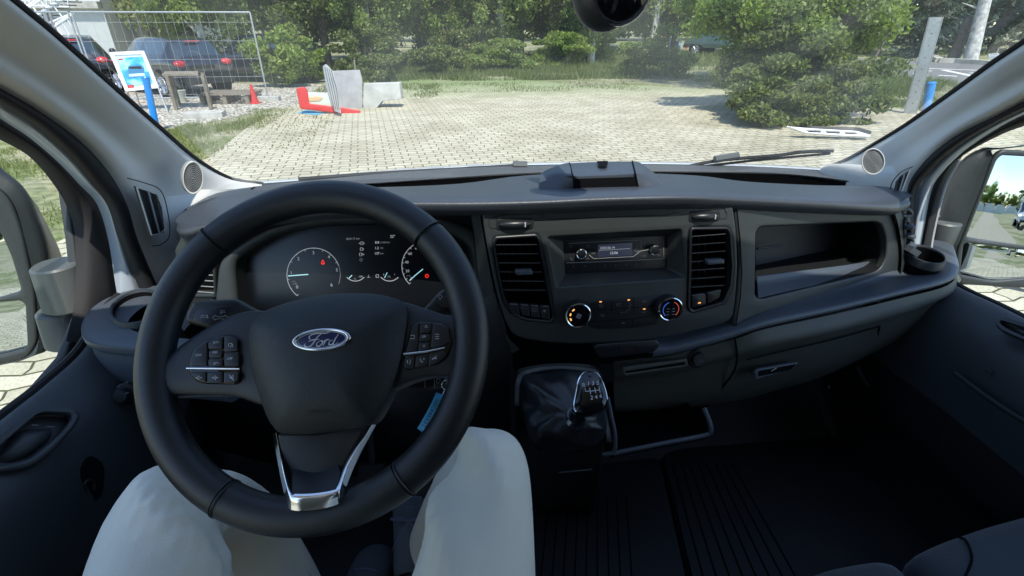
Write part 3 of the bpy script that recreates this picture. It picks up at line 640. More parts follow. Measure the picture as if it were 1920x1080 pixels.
for P_ in ([(632, 160), (664, 146)], [(640, 134), (643, 206)]):
    mb = MB(); put_line(mb, fg, P_, 1.0, .002); mb.build('dent_line', M['grille'], t, smooth=False)
plate('folded_sheet', Frame(AY(622, 200, 12.5), (-.75, -.6, .1)), rp(Frame(AY(622, 200, 12.5), (-.75, -.6, .1)).pl([(605, 124), (611, 120), (624, 134), (639, 213), (627, 208), (612, 165)]), .03), mat('pale_sheet_metal', (.55, .56, .55), .45, .2), t, depth=.01, bev=.002)
fl = Frame(AY(612, 200, 12.45), (-.6, -.75, .1)); mb = MB()
for k in range(4): put_line(mb, fl, [(609+k*4, 125+k*2), (617+k*4.5, 165), (627+k*3, 206)], 1.2, .008)
mb.build('rib', mat('dark_rib', (.12, .12, .12), .6), t, smooth=False)
plate('low_box', fg, rp(fg.pl([(681, 157), (748, 155), (752, 186), (716, 190), (702, 207), (681, 207)]), .02), mat('pale_board', (.5, .5, .46), .6, var=.2), t, depth=.35, w=-.02, bev=.01)
mk('post_stub', *(lambda m_: (m_.V, m_.F))(MB().tube([AY(668, 150, 13.6), AY(664, 112, 13.7)], .02, 6)), wood, t)
b1 = [AZ(558, 211, .02), AZ(575, 206, .02), AZ(611, 211, .02), AZ(592, 215, .02)]
t = thing('plastic_sheet', 'flat light blue sheet lying on the ground before the red frame', 'sheet', b1[0])
mk('sheet', b1+[v-Vector((0, 0, .012)) for v in b1], [(0, 1, 2, 3), (7, 6, 5, 4), (0, 4, 5, 1), (1, 5, 6, 2), (2, 6, 7, 3), (3, 7, 4, 0)], mat('pale_blue_plastic', (.12, .42, .6), .5), t, False)
# building and steel stairs in the top left corner
bl = mat('pale_facade', (.5, .52, .52), .8, bump=.2, bs=8, var=.06, vs=2); win = mat('facade_window', (.08, .13, .18), .1, spec=.8)
t = thing('office_building', 'pale flat building behind the steel stairs in the far left', 'building', (-20, 26, 0))
x1 = AY(203, 50, 24).x
mb = MB().box(((x1-30)/2+x1/2, 30, 3.2), (30, 12, 6.4)); mb.build('wall', bl, t, False)
MB().box(((x1-30)/2+x1/2, 23.9, 2.46), (30, .3, .24)).build('ledge', conc, t, False)
for k in range(9):
    w_ = plate('window', Frame((x1-1.1-k*2.3, 23.985, 3.3), (0, -1, 0)), rp([(-.9, -.55), (.9, -.55), (.9, .9), (-.9, .9)], .02), M['white'], t, [rp([(-.8, -.45), (.8, -.45), (.8, .8), (-.8, .8)], .01)], .06, .03, .005)
    plate('pane', Frame((x1-1.1-k*2.3, 23.985, 3.3), (0, -1, 0)), [(-.8, -.45), (.8, -.45), (.8, .8), (-.8, .8)], win, w_, depth=.02, w=.012)
t = thing('steel_staircase', 'outdoor galvanised steel staircase climbing the building', 'staircase', (-15, 19.5, 0)); mb = MB(); Y = 19.5
def L3(p, q, r, Y2=None): mb.tube([AY(*p, Y), AY(*q, Y2 or Y)], r, 8)
for p, q in (((38, 26), (95, -12)), ((40, 21), (90, -15)), ((55, 38), (112, 0)), ((52, 41), (135, -12)), ((72, 52), (137, 25)), ((82, 64), (135, 29)), ((105, 46), (133, 27))): L3(p, q, .036)
mb.build('stringer', M['white'], t); mb = MB(); L3((84, 20), (110, 105), .07); L3((92, 18), (104, 60), .05); mb.build('column', alud, t); mb = MB()
for p, q in (((105, 48), (124, 77)), ((116, 42), (138, 77)), ((125, 34), (153, 77)), ((60, 10), (75, 32)), ((75, 0), (92, 22)), ((98, 8), (120, 36))): L3(p, q, .022)
for k in range(14): L3((24+k*8, 9), (20+k*8, -25), .018)
L3((30, 10), (130, 13), .03); mb.build('railing', M['white'], t); mb = MB()
for k in range(8):
    c = AY(58+k*10, 48-k*6.4, Y+.4); mb.box(c, (.28, .9, .03))
mb.build('step', alud, t, False)

# ------------------------------------------------------------------ cars
tyre = mat('tyre_rubber', (.015, .015, .016), .8); rimm = mat('alloy_rim', (.5, .52, .55), .3, .9); lampr = mat('tail_lamp_red', (.5, .01, .012), .15, coat=1, emit=(.9, .02, .02), es=.05)
cgl = mat('car_glass', (.015, .03, .04), .06, spec=1.0, coat=1)
def carpaint(nm, c): return mat(nm, c, .25, .2, coat=1)
def car(label, loc, rz, paint, group=None, kind='hatch', name='parked_car', cat='car'):
    t = thing(name, label, cat, loc, group, rz); o = Vector(loc)
    if kind == 'hatch':
        S = [(0, .45, .70, .71, .80, .68), (.05, .3, .93, .95, .84, .66), (.42, .28, .96, 1.38, .87, .60), (.62, .28, .96, 1.47, .88, .60), (1.3, .28, .94, 1.52, .89, .60), (2.1, .28, .92, 1.5, .89, .6), (2.45, .28, .91, 1.42, .89, .6), (3.1, .28, .9, .98, .88, .66), (3.75, .3, .84, .88, .85, .62), (4.15, .35, .66, .7, .76, .58), (4.25, .45, .52, .55, .68, .5)]
    else:
        S = [(0, .5, 1.0, 2.2, .9, .82), (.05, .45, 1.05, 2.35, .95, .84), (.3, .45, 1.1, 2.45, .98, .86), (1.2, .45, 1.1, 2.47, .98, .86), (2.6, .45, 1.1, 2.47, .98, .86), (3.7, .45, 1.1, 2.42, .98, .85), (4.1, .45, 1.1, 2.2, .97, .83), (4.75, .45, 1.08, 1.3, .96, .8), (5.2, .45, .95, 1.02, .92, .75), (5.4, .5, .7, .75, .85, .7)]
    def ring(s):
        y, zb, zs, zt, w, wt = s
        Rg = [(w*.9, zb), (w, zb+.18), (w*1.0, zs-.22), (w*.985, zs), (wt, zt-.07), (wt*.72, zt), (0, zt+.015)]
        return [Vector((x, y, z)) for x, z in Rg]+[Vector((-x, y, z)) for x, z in Rg[-2::-1]]
    rings = [ring(s) for s in S]; ns = 4; nr = 3
    rr = [crom(r, nr) for r in rings]; n = len(rr[0]); cols = [crom([r[i] for r in rr], ns) for i in range(n)]; L = len(cols[0])
    V = [cols[i][j] for j in range(L) for i in range(n)]; body = []; gls = []
    for j in range(L-1):
        for i in range(n-1):
            sj, si = j//ns, i//nr; f = (j*n+i, j*n+i+1, (j+1)*n+i+1, (j+1)*n+i); jj = j % ns
            if kind == 'hatch':
                side = si in (3, 8) and 2 <= sj <= 6 and not (sj == 2 and jj < 2) and not (sj == 4 and jj == 1) and not (sj == 6 and jj > 2) and i % nr != (0 if si == 3 else 2)
                rear = si in (4, 5, 6, 7) and sj == 1 and jj > 0; front = si in (4, 5, 6, 7) and sj == 6
            else:
                side = si in (3, 8) and 5 <= sj <= 6 and not jj == 0; rear = False; front = si in (4, 5, 6, 7) and sj == 6
            (gls if side or rear or front else body).append(f)
    rot = Matrix.Rotation(rz, 3, 'Z'); MM = lambda v: v+o     # built in local axes; the root carries the turn
    body.append(tuple(range(n))); body.append(tuple((L-1)*n+i for i in range(n)))
    mk('body', [MM(v) for v in V], body, paint, t, True, 55); mk('window', [MM(v) for v in V], gls, cgl, t, True, 60)
    ln = S[-1][0]; wr = .32 if kind == 'hatch' else .35; wb = (.78, 3.35) if kind == 'hatch' else (1.0, 4.55); W = .86 if kind == 'hatch' else .93
    for yy in wb:
        for sd in (-1, 1):
            c = o+Vector((sd*(W-.08), yy, wr)); x = Vector((sd, 0, 0))
            tr_ = MB(); tr_.tube([c-x*.1, c-x*.09, c+x*.08, c+x*.1], [wr*.94, wr, wr, wr*.92], 28); w_ = tr_.build('wheel', tyre, t)
            rm = MB(); rm.cyl(c+x*.095, c+x*.104, wr*.62, 28, r2=wr*.6)
            rm.build('hub', alud, w_)
            sp_ = MB()
            for k in range(7):
                a = k*2*pi/7; dv = Vector((0, cos(a), sin(a))); sp_.tube([c+x*.112, c+x*.112+dv*wr*.6], [.03, .045], 4)
            sp_.tube([c+x*.112+Vector((0, cos(a)*wr*.64, sin(a)*wr*.64)) for a in [k*pi/12 for k in range(24)]], .02, 6, True); sp_.build('rim', rimm, w_)
            MB().cyl(o+Vector((sd*(W-.2), yy, wr+.03)), o+Vector((sd*(W+.028), yy, wr+.03)), wr+.07, 26).build('wheel_arch', M['void'], t)
    for sd in (-1, 1):
        if kind == 'hatch': MB().ball(o+Vector((sd*.66, .07, .88)), (.17, .13, .09), 16).build('tail_lamp', lampr, t)
        else: MB().box(o+Vector((sd*.86, .02, 1.2)), (.14, .08, .5)).build('tail_lamp', lampr, t)
        MB().ball(o+Vector((sd*.6, ln-.17, .68 if kind == 'hatch' else .95)), (.16, .14, .07), 14).build('headlight', mat('headlight_lens', (.7, .75, .8), .08, coat=1) if 'headlight_lens' not in bpy.data.materials else bpy.data.materials['headlight_lens'], t)
        MB().ball(o+Vector((sd*1.0, ln*.62, 1.02 if kind == 'hatch' else 1.4)), (.1, .06, .09), 10).build('wing_mirror', paint if kind == 'hatch' else M['dark'], t)
    if kind == 'hatch':
        MB().box(o+Vector((0, .36, 1.42)), (.4, .06, .03)).build('brake_light', lampr, t)
        MB().box(o+Vector((0, -.005, .78)), (.52, .02, .1)).build('number_plate', M['dark'], t)
        MB().box(o+Vector((0, .0, .42)), (1.4, .08, .16)).build('bumper_insert', M['dark'], t)
    else:
        MB().box(o+Vector((0, ln-.04, .78)), (1.1, .08, .3)).build('grille', M['dark'], t)
        MB().box(o+Vector((0, ln-.02, .52)), (1.7, .12, .16)).build('bumper', M['dark'], t)
    return t
navy = carpaint('navy_paint', (.006, .009, .02)); dgrey = carpaint('dark_grey_paint', (.014, .016, .022)); redc = carpaint('red_car_paint', (.5, .03, .02)); whc = carpaint('white_car_paint', (.75, .76, .77)); slv = carpaint('teal_grey_paint', (.12, .2, .22))
GC = 'dark cars parked behind the wire fence'
car('middle dark hatchback with red tail lamp and alloy wheel, behind the table', (-6.9, 16.2, 0), R(52), navy, GC)
car('leftmost dark car, only its rear showing behind the windscreen pillar', (-11.0, 17.4, 0), R(30), dgrey, GC)
car('third dark car, half lost behind the plants right of the wire fence', (-4.9, 20.2, 0), R(75), navy, GC)
GR = 'cars parked beside the road on the right'
car('red car parked under the birch branches by the road', (18.2, 26.5, 0), R(60), redc, GR)
car('white car left of the red car by the road', (16.6, 25.0, 0), R(20), whc, GR)
t = car('teal grey van behind the red car', (18.6, 30.5, 0), R(40), slv, GR, 'van', 'parked_van', 'van')
GV = 'vehicles parked behind, seen in the mirrors'
for i, (x, y, a) in enumerate(((6.2, -26, 4), (10.5, -38, 8), (-9.5, -20, 175), (-13.5, -22, 178))):
    car(['white van nearest behind, seen in the right mirror', 'second white van farther behind on the grass', 'white van behind on the left, seen in the left mirror', 'white van at the far left behind'][i], (x, y, 0), R(a), whc, GV, 'van', 'parked_van', 'van')
car('dark blue car behind, seen low in the right mirror', (14.5, -15, 0), R(175), navy, GV)
# row of pale hoop tunnels far behind
for i in range(5):
    x = 2.0+i*2.6; t = thing('hoop_tunnel', 'pale plastic hoop tunnel in the row far behind the van', 'greenhouse', (x, -84, 0), 'hoop tunnels behind the van'); mb = MB(); V = []; F = []
    for j in range(2):
        for k in range(13): a = pi*k/12; V.append((x+1.2*cos(a), -84-j*6, 1.9*sin(a)))
    for k in range(12): F.append((k, k+1, k+14, k+13))
    F.append(tuple(range(13))); F.append(tuple(range(13, 26))); mk('cover', V, F, mat('tunnel_film', (.6, .65, .66), .3) if i == 0 else bpy.data.materials['tunnel_film'], t)
    mb = MB()
    for j in range(4): mb.tube([(x+1.23*cos(pi*k/12), -84-j*2, 1.93*sin(pi*k/12)) for k in range(13)], .03, 5)
    mb.build('hoop', alu, t)
# slotted bumper at the foot of the bush
fb2 = Frame(AZ(1560, 262, 0)+Vector((0, 0, .1)), (-.2, -.75, .65), (1, -.18, 0))
t = thing('slotted_bumper', 'white slotted bumper bar lying in front of the big bush', 'bumper', (AZ(1560, 262, 0)))
plate('bar', fb2, rp(fb2.pl([(1473, 237), (1515, 241), (1606, 246), (1632, 254), (1630, 257), (1560, 254), (1510, 250)]), .03), M['white'], t,
      [rp(fb2.pl([(1508, 244), (1538, 245), (1540, 249.5), (1516, 248.5)]), .01), rp(fb2.pl([(1545, 245.5), (1574, 247), (1576, 251.5), (1550, 250)]), .01), rp(fb2.pl([(1581, 247.5), (1604, 249), (1610, 253), (1585, 252)]), .01)], .05, .02, .01)
mb = MB()
for k in range(4): put_line(mb, fb2, [(1520, 236.5+k*1.6), (1550, 237+k*1.7), (1600, 240+k*1.6)], 1.0, -.02)
mb.build('grille_slat', M['dark'], t, smooth=False)
plate('backing_panel', fb2, rp(fb2.pl([(1490, 239), (1520, 234), (1612, 235), (1640, 243), (1632, 252), (1520, 246)]), .05), M['dark'], t, depth=.03, w=-.06)
# small sign beyond the road
a = AZ(1861, 119, 0); t = thing('small_sign', 'small white sign on a thin post beyond the kerb', 'sign', a)
fs = Frame(a+Vector((0, -.05, .5)), (-.75, -.6, 0), (.7, -.7, 0)); q = AP(1861, 106, fs.o, fs.n)
plate('sign_board', fs, fs.pl([(1853, 101), (1873, 100), (1874, 110), (1855, 111)]), M['white'], t, depth=.03, bev=.004)
mb = MB(); put_text(mb, fs, '▬ ▬', 1864, 103, 1.2, .003) if False else put_line(mb, fs, [(1856, 103), (1871, 102.3)], 1, .003); put_line(mb, fs, [(1857, 107), (1866, 106.5)], .8, .003); mb.build('printed_line', M['inkdim'], t, smooth=False)
MB().tube([a, a+Vector((0, 0, .75))], .03, 8).build('post', alud, t)
# far blue and red markers on the meadow
a = AZ(1263, 93, 0); t = thing('marker_box', 'tiny pale blue box on the meadow between the concrete posts', 'box', a)
MB().box(a+Vector((0, 0, .4)), (.9, .4, .8)).build('box_body', mat('box_pale_blue', (.35, .5, .7), .5), t, False); MB().box(a+Vector((0, 0, .82)), (.95, .45, .06)).build('lid', M['white'], t, False)
for px_, lb in ((1243, 'red marker left of the pale blue box'), (1287, 'red marker right of the pale blue box')):
    a = AZ(px_, 91, 0); t = thing('marker_post', lb, 'marker', a, 'red markers on the meadow'); MB().tube([a, a+Vector((0, 0, .9))], .1, 10).build('post', redp, t); MB().cyl(a+Vector((0, 0, .4)), a+Vector((0, 0, .6)), .11, 10).build('white_band', M['white'], t)
# ------------------------------------------------------------------ van body: pillars, windscreen, bonnet, floor, roof
VB = thing('van_cab', 'light grey and black interior shell of the van round the windscreen', 'van cab', (0, 0, .6))
GO, GN = (0, 1.6, 1.455), Vector((0, 1, 1.5)).normalized()       # windscreen plane
ws = lambda x, y, d=0: AP(x, y, Vector(GO)+GN*d, GN)
def ext(a, b, k): return a+(a-b)*k
LP = -.70; RP = 1.15
# left pillar trim: glass edge line, seal line
gl = [(20, 0), (100, 66), (200, 155), (300, 243), (370, 302), (432, 336), (492, 346)]
sl = [(0, 166), (72, 208), (150, 265), (205, 325), (238, 385), (258, 450), (296, 545)]
A = [ws(*p) for p in gl]; B = [AX(x, y, LP) for x, y in sl]
A = [ext(A[0], A[1], 2.2)]+A; B = [ext(B[0], B[1], 1.6)]+B
def pillar_rows(A, B, inn, b1=.05, b2=.035):
    rows = []
    for i, (a, b) in enumerate(zip(A, B)):
        rows.append([a+Vector((0, .012, -.004)), a, a.lerp(b, .16)+inn*b2*.6, a.lerp(b, .38)+inn*b1*.35, a.lerp(b, .62)+inn*b1*.1, a.lerp(b, .86)+inn*b2*.55, b, b+Vector((-inn.x*.03, 0, 0))])
    return rows
skin('pillar_trim', pillar_rows(A, B, Vector((1, -.55, .25)).normalized()), M['pillar'], VB, 5, 6, ang=70)
# lower part of the left pillar trim down beside the dashboard
low = [[B[-3]+Vector((0, .0, 0)), A[-2].lerp(B[-3], .75), A[-2].lerp(B[-3], .5), A[-1].lerp(B[-3], .3), A[-1]+Vector((.02, .03, -.02))],
       [B[-2], B[-2]+Vector((.02, .08, 0)), B[-2]+Vector((.05, .2, -.01)), B[-2]+Vector((.08, .4, -.05)), A[-1]+Vector((.02, .03, -.12))],
       [B[-1]+Vector((0, 0, 0)), B[-1]+Vector((.02, .1, 0)), B[-1]+Vector((.05, .22, -.03)), B[-1]+Vector((.08, .4, -.08)), A[-1]+Vector((.02, .03, -.26))]]
skin('lower_pillar_trim', low, M['pillar'], VB, 4, 4, ang=70)
gr = [(1921, 81), (1860, 122), (1780, 180), (1700, 236), (1640, 272), (1590, 300), (1548, 316)]
sr = [(1921, 190), (1860, 222), (1800, 251), (1755, 283), (1722, 318), (1702, 355), (1688, 440)]
Ar = [ws(*p) for p in gr]; Br = [AX(x, y, RP) for x, y in sr]
Ar = [ext(Ar[0], Ar[1], 5)]+Ar; Br = [ext(Br[0], Br[1], 4)]+Br
skin('pillar_trim', pillar_rows(Ar, Br, Vector((-1, -.55, .25)).normalized()), M['pillar'], VB, 5, 6, ang=70)
low = [[Br[-3], Ar[-2].lerp(Br[-3], .75), Ar[-2].lerp(Br[-3], .5), Ar[-1].lerp(Br[-3], .3), Ar[-1]+Vector((-.02, .03, -.02))],
       [Br[-2], Br[-2]+Vector((.0, .08, 0)), Br[-2]+Vector((.02, .2, -.01)), Br[-2]+Vector((.05, .4, -.05)), Ar[-1]+Vector((.0, .03, -.12))],
       [Br[-1], Br[-1]+Vector((.0, .1, 0)), Br[-1]+Vector((.02, .22, -.03)), Br[-1]+Vector((.05, .4, -.08)), Ar[-1]+Vector((.0, .03, -.26))]]
skin('lower_pillar_trim', low, M['pillar'], VB, 4, 4, ang=70)
# black windscreen edging
MB().tube(crom([p+Vector((0, .006, 0)) for p in A], 6), .006, 8).build('windscreen_seal', M['rubber'], VB)
MB().tube(crom([p+Vector((0, .006, 0)) for p in Ar], 6), .006, 8).build('windscreen_seal', M['rubber'], VB)
# windscreen pane
bot = [ws(470, 352, .012), ws(620, 334, .012), ws(800, 317, .012), ws(1140, 305, .012), ws(1400, 308, .012), ws(1570, 322, .012)]
tl, tr = A[0]+Vector((-.03, .02, 0)), Ar[0]+Vector((.03, .02, 0)); zt = 2.28
def onws(x, z): return Vector((x, 1.62-(z-1.455)*1.5, z))
top = [onws(x, zt) for x in (-.6, -.25, .1, .45, .8, 1.12)]
skin('windscreen', [[b+Vector((0, 0, -.03)) for b in bot], [b.lerp(t, .5)+Vector((0, .012, .01)) for b, t in zip(bot, top)], top], M['glass'], VB, 4, 6)
# roof, header, sides, rear bulkhead, floor: plain panels that shade the cab
rf = MB(); rf.box((.25, -.62, 2.46), (2.0, 2.0, .04)); rf.build('roof_lining', M['pillar'], VB)
skin('header_trim', [[Vector((x, .44, 2.2)) for x in (-.8, -.2, .5, 1.3)], [Vector((x, .36, 2.24)) for x in (-.8, -.2, .5, 1.3)], [Vector((x, .2, 2.34)) for x in (-.8, -.2, .5, 1.3)], [Vector((x, .1, 2.45)) for x in (-.8, -.2, .5, 1.3)]], M['pillar'], VB, 3, 3, .02)
MB().box((.25, -1.35, 1.55), (2.0, .04, 1.9)).build('bulkhead', M['doord'], VB)
MB().box((.25, -.1, .64), (1.86, 2.6, .04)).build('floor_panel', M['carpet'], VB)
for s, X in ((-1, -.80), (1, 1.26)):
    MB().box((X, -.95, 1.55), (.05, .8, 1.9)).build('side_panel', M['pillar'], VB)
    MB().box((X, -.3, 2.3), (.05, 1.5, .3)).build('roof_rail', M['pillar'], VB)
# door aperture strips (seal, painted sill, inner seal)
def strip(name, P1, X1, P2, X2, m, parent, bul=.012, s=1):
    a = [AX(*p, X1) for p in P1]; b = [AX(*p, X2) for p in P2]
    a = [ext(a[0], a[1], 1.5)]+a; b = [ext(b[0], b[1], 1.5)]+b
    rows = [[p, p.lerp(q, .3)+Vector((s*bul, -bul, 0)), p.lerp(q, .7)+Vector((s*bul, -bul, 0)), q] for p, q in zip(a, b)]
    return skin(name, rows, m, parent, 4, 6, ang=80)
L1 = [(0, 164), (72, 206), (150, 263), (205, 323), (239, 385), (259, 450), (300, 548), (320, 620)]
L2 = [(0, 197), (65, 237), (125, 290), (165, 338), (201, 385), (224, 455), (262, 545), (285, 620)]
L3_ = [(0, 222), (60, 262), (110, 305), (148, 345), (183, 385), (204, 455), (219, 548), (240, 640)]
L4 = [(0, 262), (40, 283), (68, 306), (100, 345), (124, 385), (140, 440), (140, 560), (124, 640)]
strip('door_seal', L1, -.70, L2, -.72, M['rubber'], VB)
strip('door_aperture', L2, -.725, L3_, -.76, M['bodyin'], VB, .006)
R1 = [(1921, 188), (1860, 220), (1800, 249), (1755, 281), (1721, 316), (1701, 355), (1694, 436), (1680, 520)]
R2 = [(1921, 205), (1866, 232), (1815, 262), (1775, 292), (1745, 322), (1720, 357), (1712, 436), (1697, 520)]
R3 = [(1921, 215), (1880, 236), (1835, 264), (1800, 290), (1768, 322), (1747, 357), (1731, 436), (1716, 520)]
R4 = [(1921, 236), (1890, 247), (1858, 262), (1825, 279), (1803, 295), (1777, 350), (1749, 455), (1735, 530)]
strip('door_seal', R1, 1.15, R2, 1.17, M['rubber'], VB, s=-1)
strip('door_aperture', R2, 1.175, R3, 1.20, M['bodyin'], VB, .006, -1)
# tweeter grilles
def tweeter(cx, cy, rx, ry, X, n, rot=0):
    fr = Frame(AX(cx, cy, X), n, (0, 1, 0)); ring = [fr.px(cx+rx*cos(t)*cos(rot)-ry*sin(t)*sin(rot), cy+rx*cos(t)*sin(rot)+ry*sin(t)*cos(rot)) for t in [2*pi*k/40 for k in range(40)]]
    c = sum(ring, Vector((0, 0)))/40
    b = plate('tweeter', fr, ring, M['grille'], VB, depth=.04, w=.006, bev=.004)
    plate('tweeter_ring', fr, [c+(q-c)*1.0 for q in ring], M['pillar'], b, [[c+(q-c)*.9 for q in ring]], .004, .009, .0015)
    mb = MB(); r0 = sum((q-c).length for q in ring)/40
    for j in range(1, 8):
        rr = .86*j/7.5; nn_ = int(6*j)
        for k in range(nn_):
            a = 2*pi*k/nn_+j; i = a/(2*pi)*40 % 40; q = ring[int(i)].lerp(ring[(int(i)+1) % 40], i % 1)
            o = c+(q-c)*rr; mb.add([fr.p(o.x+.0013*cos(v), o.y+.0013*sin(v), .0078) for v in [v_*pi/3 for v_ in range(6)]], [tuple(range(6))])
    mb.build('grille_holes', M['dark'], b, smooth=False)
tweeter(361, 333, 19.5, 31, -.595, (.55, -.82, .15)); tweeter(1637, 303, 22, 25, 1.075, (-.62, -.75, .2))
# quarter vents in the pillars
def qvent(out, inn, rows_, X, split):
    P = [AX(x, y, X) for x, y in inn]; off = Vector((-.004 if X > 0 else .004, -.004, 0)); c = sum(P, Vector((0, 0, 0)))/len(P)
    o = mk('pillar_vent', P+[p+off*-3 for p in P], [tuple(range(len(P)))]+[(i, (i+1) % len(P), len(P)+(i+1) % len(P), len(P)+i) for i in range(len(P))], M['grille2'], VB, False)
    MB().tube(crom([AX(x, y, X)+off*.2 for x, y in out], 4), .0011, 6).build('vent_gap', M['dark'], o)
    MB().tube(crom([p+off*.3 for p in P+P[:1]], 1), .0016, 6).build('vent_edge', M['pillar'], o)
    mb = MB()
    for a_, b_ in rows_: mb.tube([AX(*a_, X)+off*.5, AX(*b_, X)+off*.5], .0012, 5)
    mb.build('vent_louvre', M['dark'], o); MB().tube([AX(*split[0], X)+off*.8, AX(*split[1], X)+off*.8], .0022, 6).build('vent_bar', M['grille'], o)
M['grille2'] = mat('vent_grille_dark', (.05, .055, .055), .6)
qvent([(239, 334), (268, 342), (300, 356), (313, 392), (318, 440), (302, 458), (285, 461)], [(256, 351), (272, 356), (293, 364), (303, 388), (309, 430), (300, 436), (284, 441)],
      [((260+k*4.2, 353+k*1.6), (286+k*2.8, 440-k*.6)) for k in range(1, 8)], -.652, [(276, 358), (297, 437)])
qvent([(1668, 358), (1674, 340), (1690, 322), (1712, 312)], [(1674, 360), (1680, 340), (1690, 328), (1706, 319), (1698, 340), (1689, 364)],
      [((1684+k*4, 334-k*3), (1678+k*3.4, 361)) for k in range(1, 4)], 1.098, [(1697, 325), (1686, 362)])
# bonnet, cowl
bn = [(380, 356), (430, 344), (560, 334), (720, 319), (850, 310.5), (980, 305), (1140, 302.5), (1300, 304), (1450, 309), (1600, 318)]
r0 = [AY(x, y, 2.0+.12*(1-((x-1000)/620)**2)) for x, y in bn]
skin('bonnet', [[p+Vector((0, -.3, -.055)) for p in r0], r0, [p+Vector((0, .2, -.14)) for p in r0], [p+Vector((0, .42, -.5)) for p in r0]], M['white'], VB, 3, 5, ang=70)
skin('cowl_panel', [[AY(x, y+20, 1.62) for x, y in bn], [AY(x, y+7, 1.75) for x, y in bn], [AY(x, y+4, 1.83)+Vector((0, 0, -.004)) for x, y in bn], [AY(x, y+4, 1.86)+Vector((0, 0, -.04)) for x, y in bn]], M['rubber'], VB, 3, 3, ang=70)
for x, y in ((755, 322), (818, 317), (892, 313)):
    c = AY(x, y, 1.72); MB().box(c, (.05, .03, .012)).build('cowl_clip', M['grille'], VB)
# sensor housing at the top of the windscreen
c = AY(1162, -30, .78); t = thing('rear_view_sensor', 'black rounded housing hanging from the top of the windscreen', 'sensor housing', c)
MB().ball(c+Vector((0, 0, .01)), (.05, .05, .062), 28).build('housing', M['gloss'], t)
MB().ball(c+Vector((-.016, .014, -.006)), (.047, .04, .053), 24).build('cover', M['housing'], t)
MB().tube([c+Vector((0, .02, .02)), c+Vector((0, .06, .12)), c+Vector((0, .08, .25))], .02, 10).build('stem', M['dark'], t)
# wipers
def wiper(label, P, head, Y, r=.006, bl=None):
    t = thing('windscreen_wiper', label, 'wiper', AY(*P[0], Y), 'windscreen wipers')
    MB().tube(crom([AY(x, y, Y) for x, y in P], 4), r, 8).build('wiper_arm', M['dark'], t)
    h = MB()
    for p_, q in zip(head, head[1:]): h.tube([AY(*p_, Y-.02), AY(*q, Y-.02)], [.013, .013], 8, flat=(0, 0, 1))
    h.build('hinge', M['arm'], t)
    MB().tube([AY(x, y, Y+.012) for x, y in bl], .0045, 6).build('rubber_blade', M['rubber'], t)
wiper('long wiper resting at the lower right of the windscreen', [(1285, 313), (1340, 302), (1400, 296), (1460, 291), (1505, 285), (1562, 283)], [(1340, 299), (1384, 292)], 1.68, bl=[(1290, 315), (1420, 300), (1500, 293), (1556, 288)])
wiper('wiper lying flat along the bottom left of the windscreen', [(560, 336), (650, 329), (760, 322), (860, 317), (960, 311), (988, 309)], [(962, 309), (988, 309.5)], 1.68, bl=[(700, 330), (860, 319), (960, 314)])

# ------------------------------------------------------------------ doors with mirrors
# left door
D = thing('driver_door', 'left van door with grey mirror, window and inner handle', 'door', (-.75, .3, .7))
strip('window_frame', L3_, -.77, L4, -.81, M['rubber'], D, .01)
sail = [(137, 352), (140, 440), (148, 540), (150, 600), (128, 672), (66, 738), (72, 742), (140, 690), (178, 640), (188, 560), (196, 520), (170, 450), (150, 372)]
fr = Frame((-.815, 1, 1.5), (1, 0, 0), (0, 1, 0))
plate('sail_panel', fr, fr.pl([(124, 345), (138, 440), (147, 520), (152, 590), (122, 668), (64, 735), (85, 745), (172, 660), (200, 600), (214, 545), (206, 455), (180, 385), (150, 345)]), M['housing'], D, depth=.02, bev=.006)
MB().tube(crom([AX(628/1296*0+x, y, -.785) for x, y in ((140, 345), (160, 400), (180, 470), (196, 540), (204, 580))], 4), .003, 6).build('seal_lip', mat('seal_edge_brown', (.16, .13, .07), .6), D)
plate('window_glass', fr, [fr.px(*p) for p in ((-260, 150), (0, 258), (68, 306), (124, 370), (142, 450), (148, 560), (124, 668), (40, 762), (-300, 1060))], M['sglass'], D, depth=.004, w=-.02, bev=.001)
MB().box((-.83, -.2, 2.2), (.03, 1.3, .12)).build('upper_frame', M['rubber'], D)
# door inner trim: rows from the sill edge down, along the door
def doortrim(px_sill, X, s, parent, m1, m2):
    S = [AX(x, y, X) for x, y in px_sill]; S = [ext(S[0], S[1], 7)]+S
    prof = [(0, 0, 0), (.012, .012, 0), (.05, -.004, 0), (.088, -.045, 0), (.105, -.12, 0), (.11, -.22, 0)]
    rows = [[p+Vector((s*a, 0, b)) for a, b, _ in prof] for p in S]
    skin('inner_trim', rows, m1, parent, 4, 5, ang=80)
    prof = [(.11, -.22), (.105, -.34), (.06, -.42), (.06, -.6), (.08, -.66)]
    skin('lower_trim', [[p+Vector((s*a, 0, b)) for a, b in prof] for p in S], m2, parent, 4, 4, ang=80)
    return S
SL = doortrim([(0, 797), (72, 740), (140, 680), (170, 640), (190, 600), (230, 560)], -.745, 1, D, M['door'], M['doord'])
MB().tube(crom([p+Vector((-.006, 0, .008)) for p in SL], 4), .008, 8).build('waist_seal', M['rubber'], D)
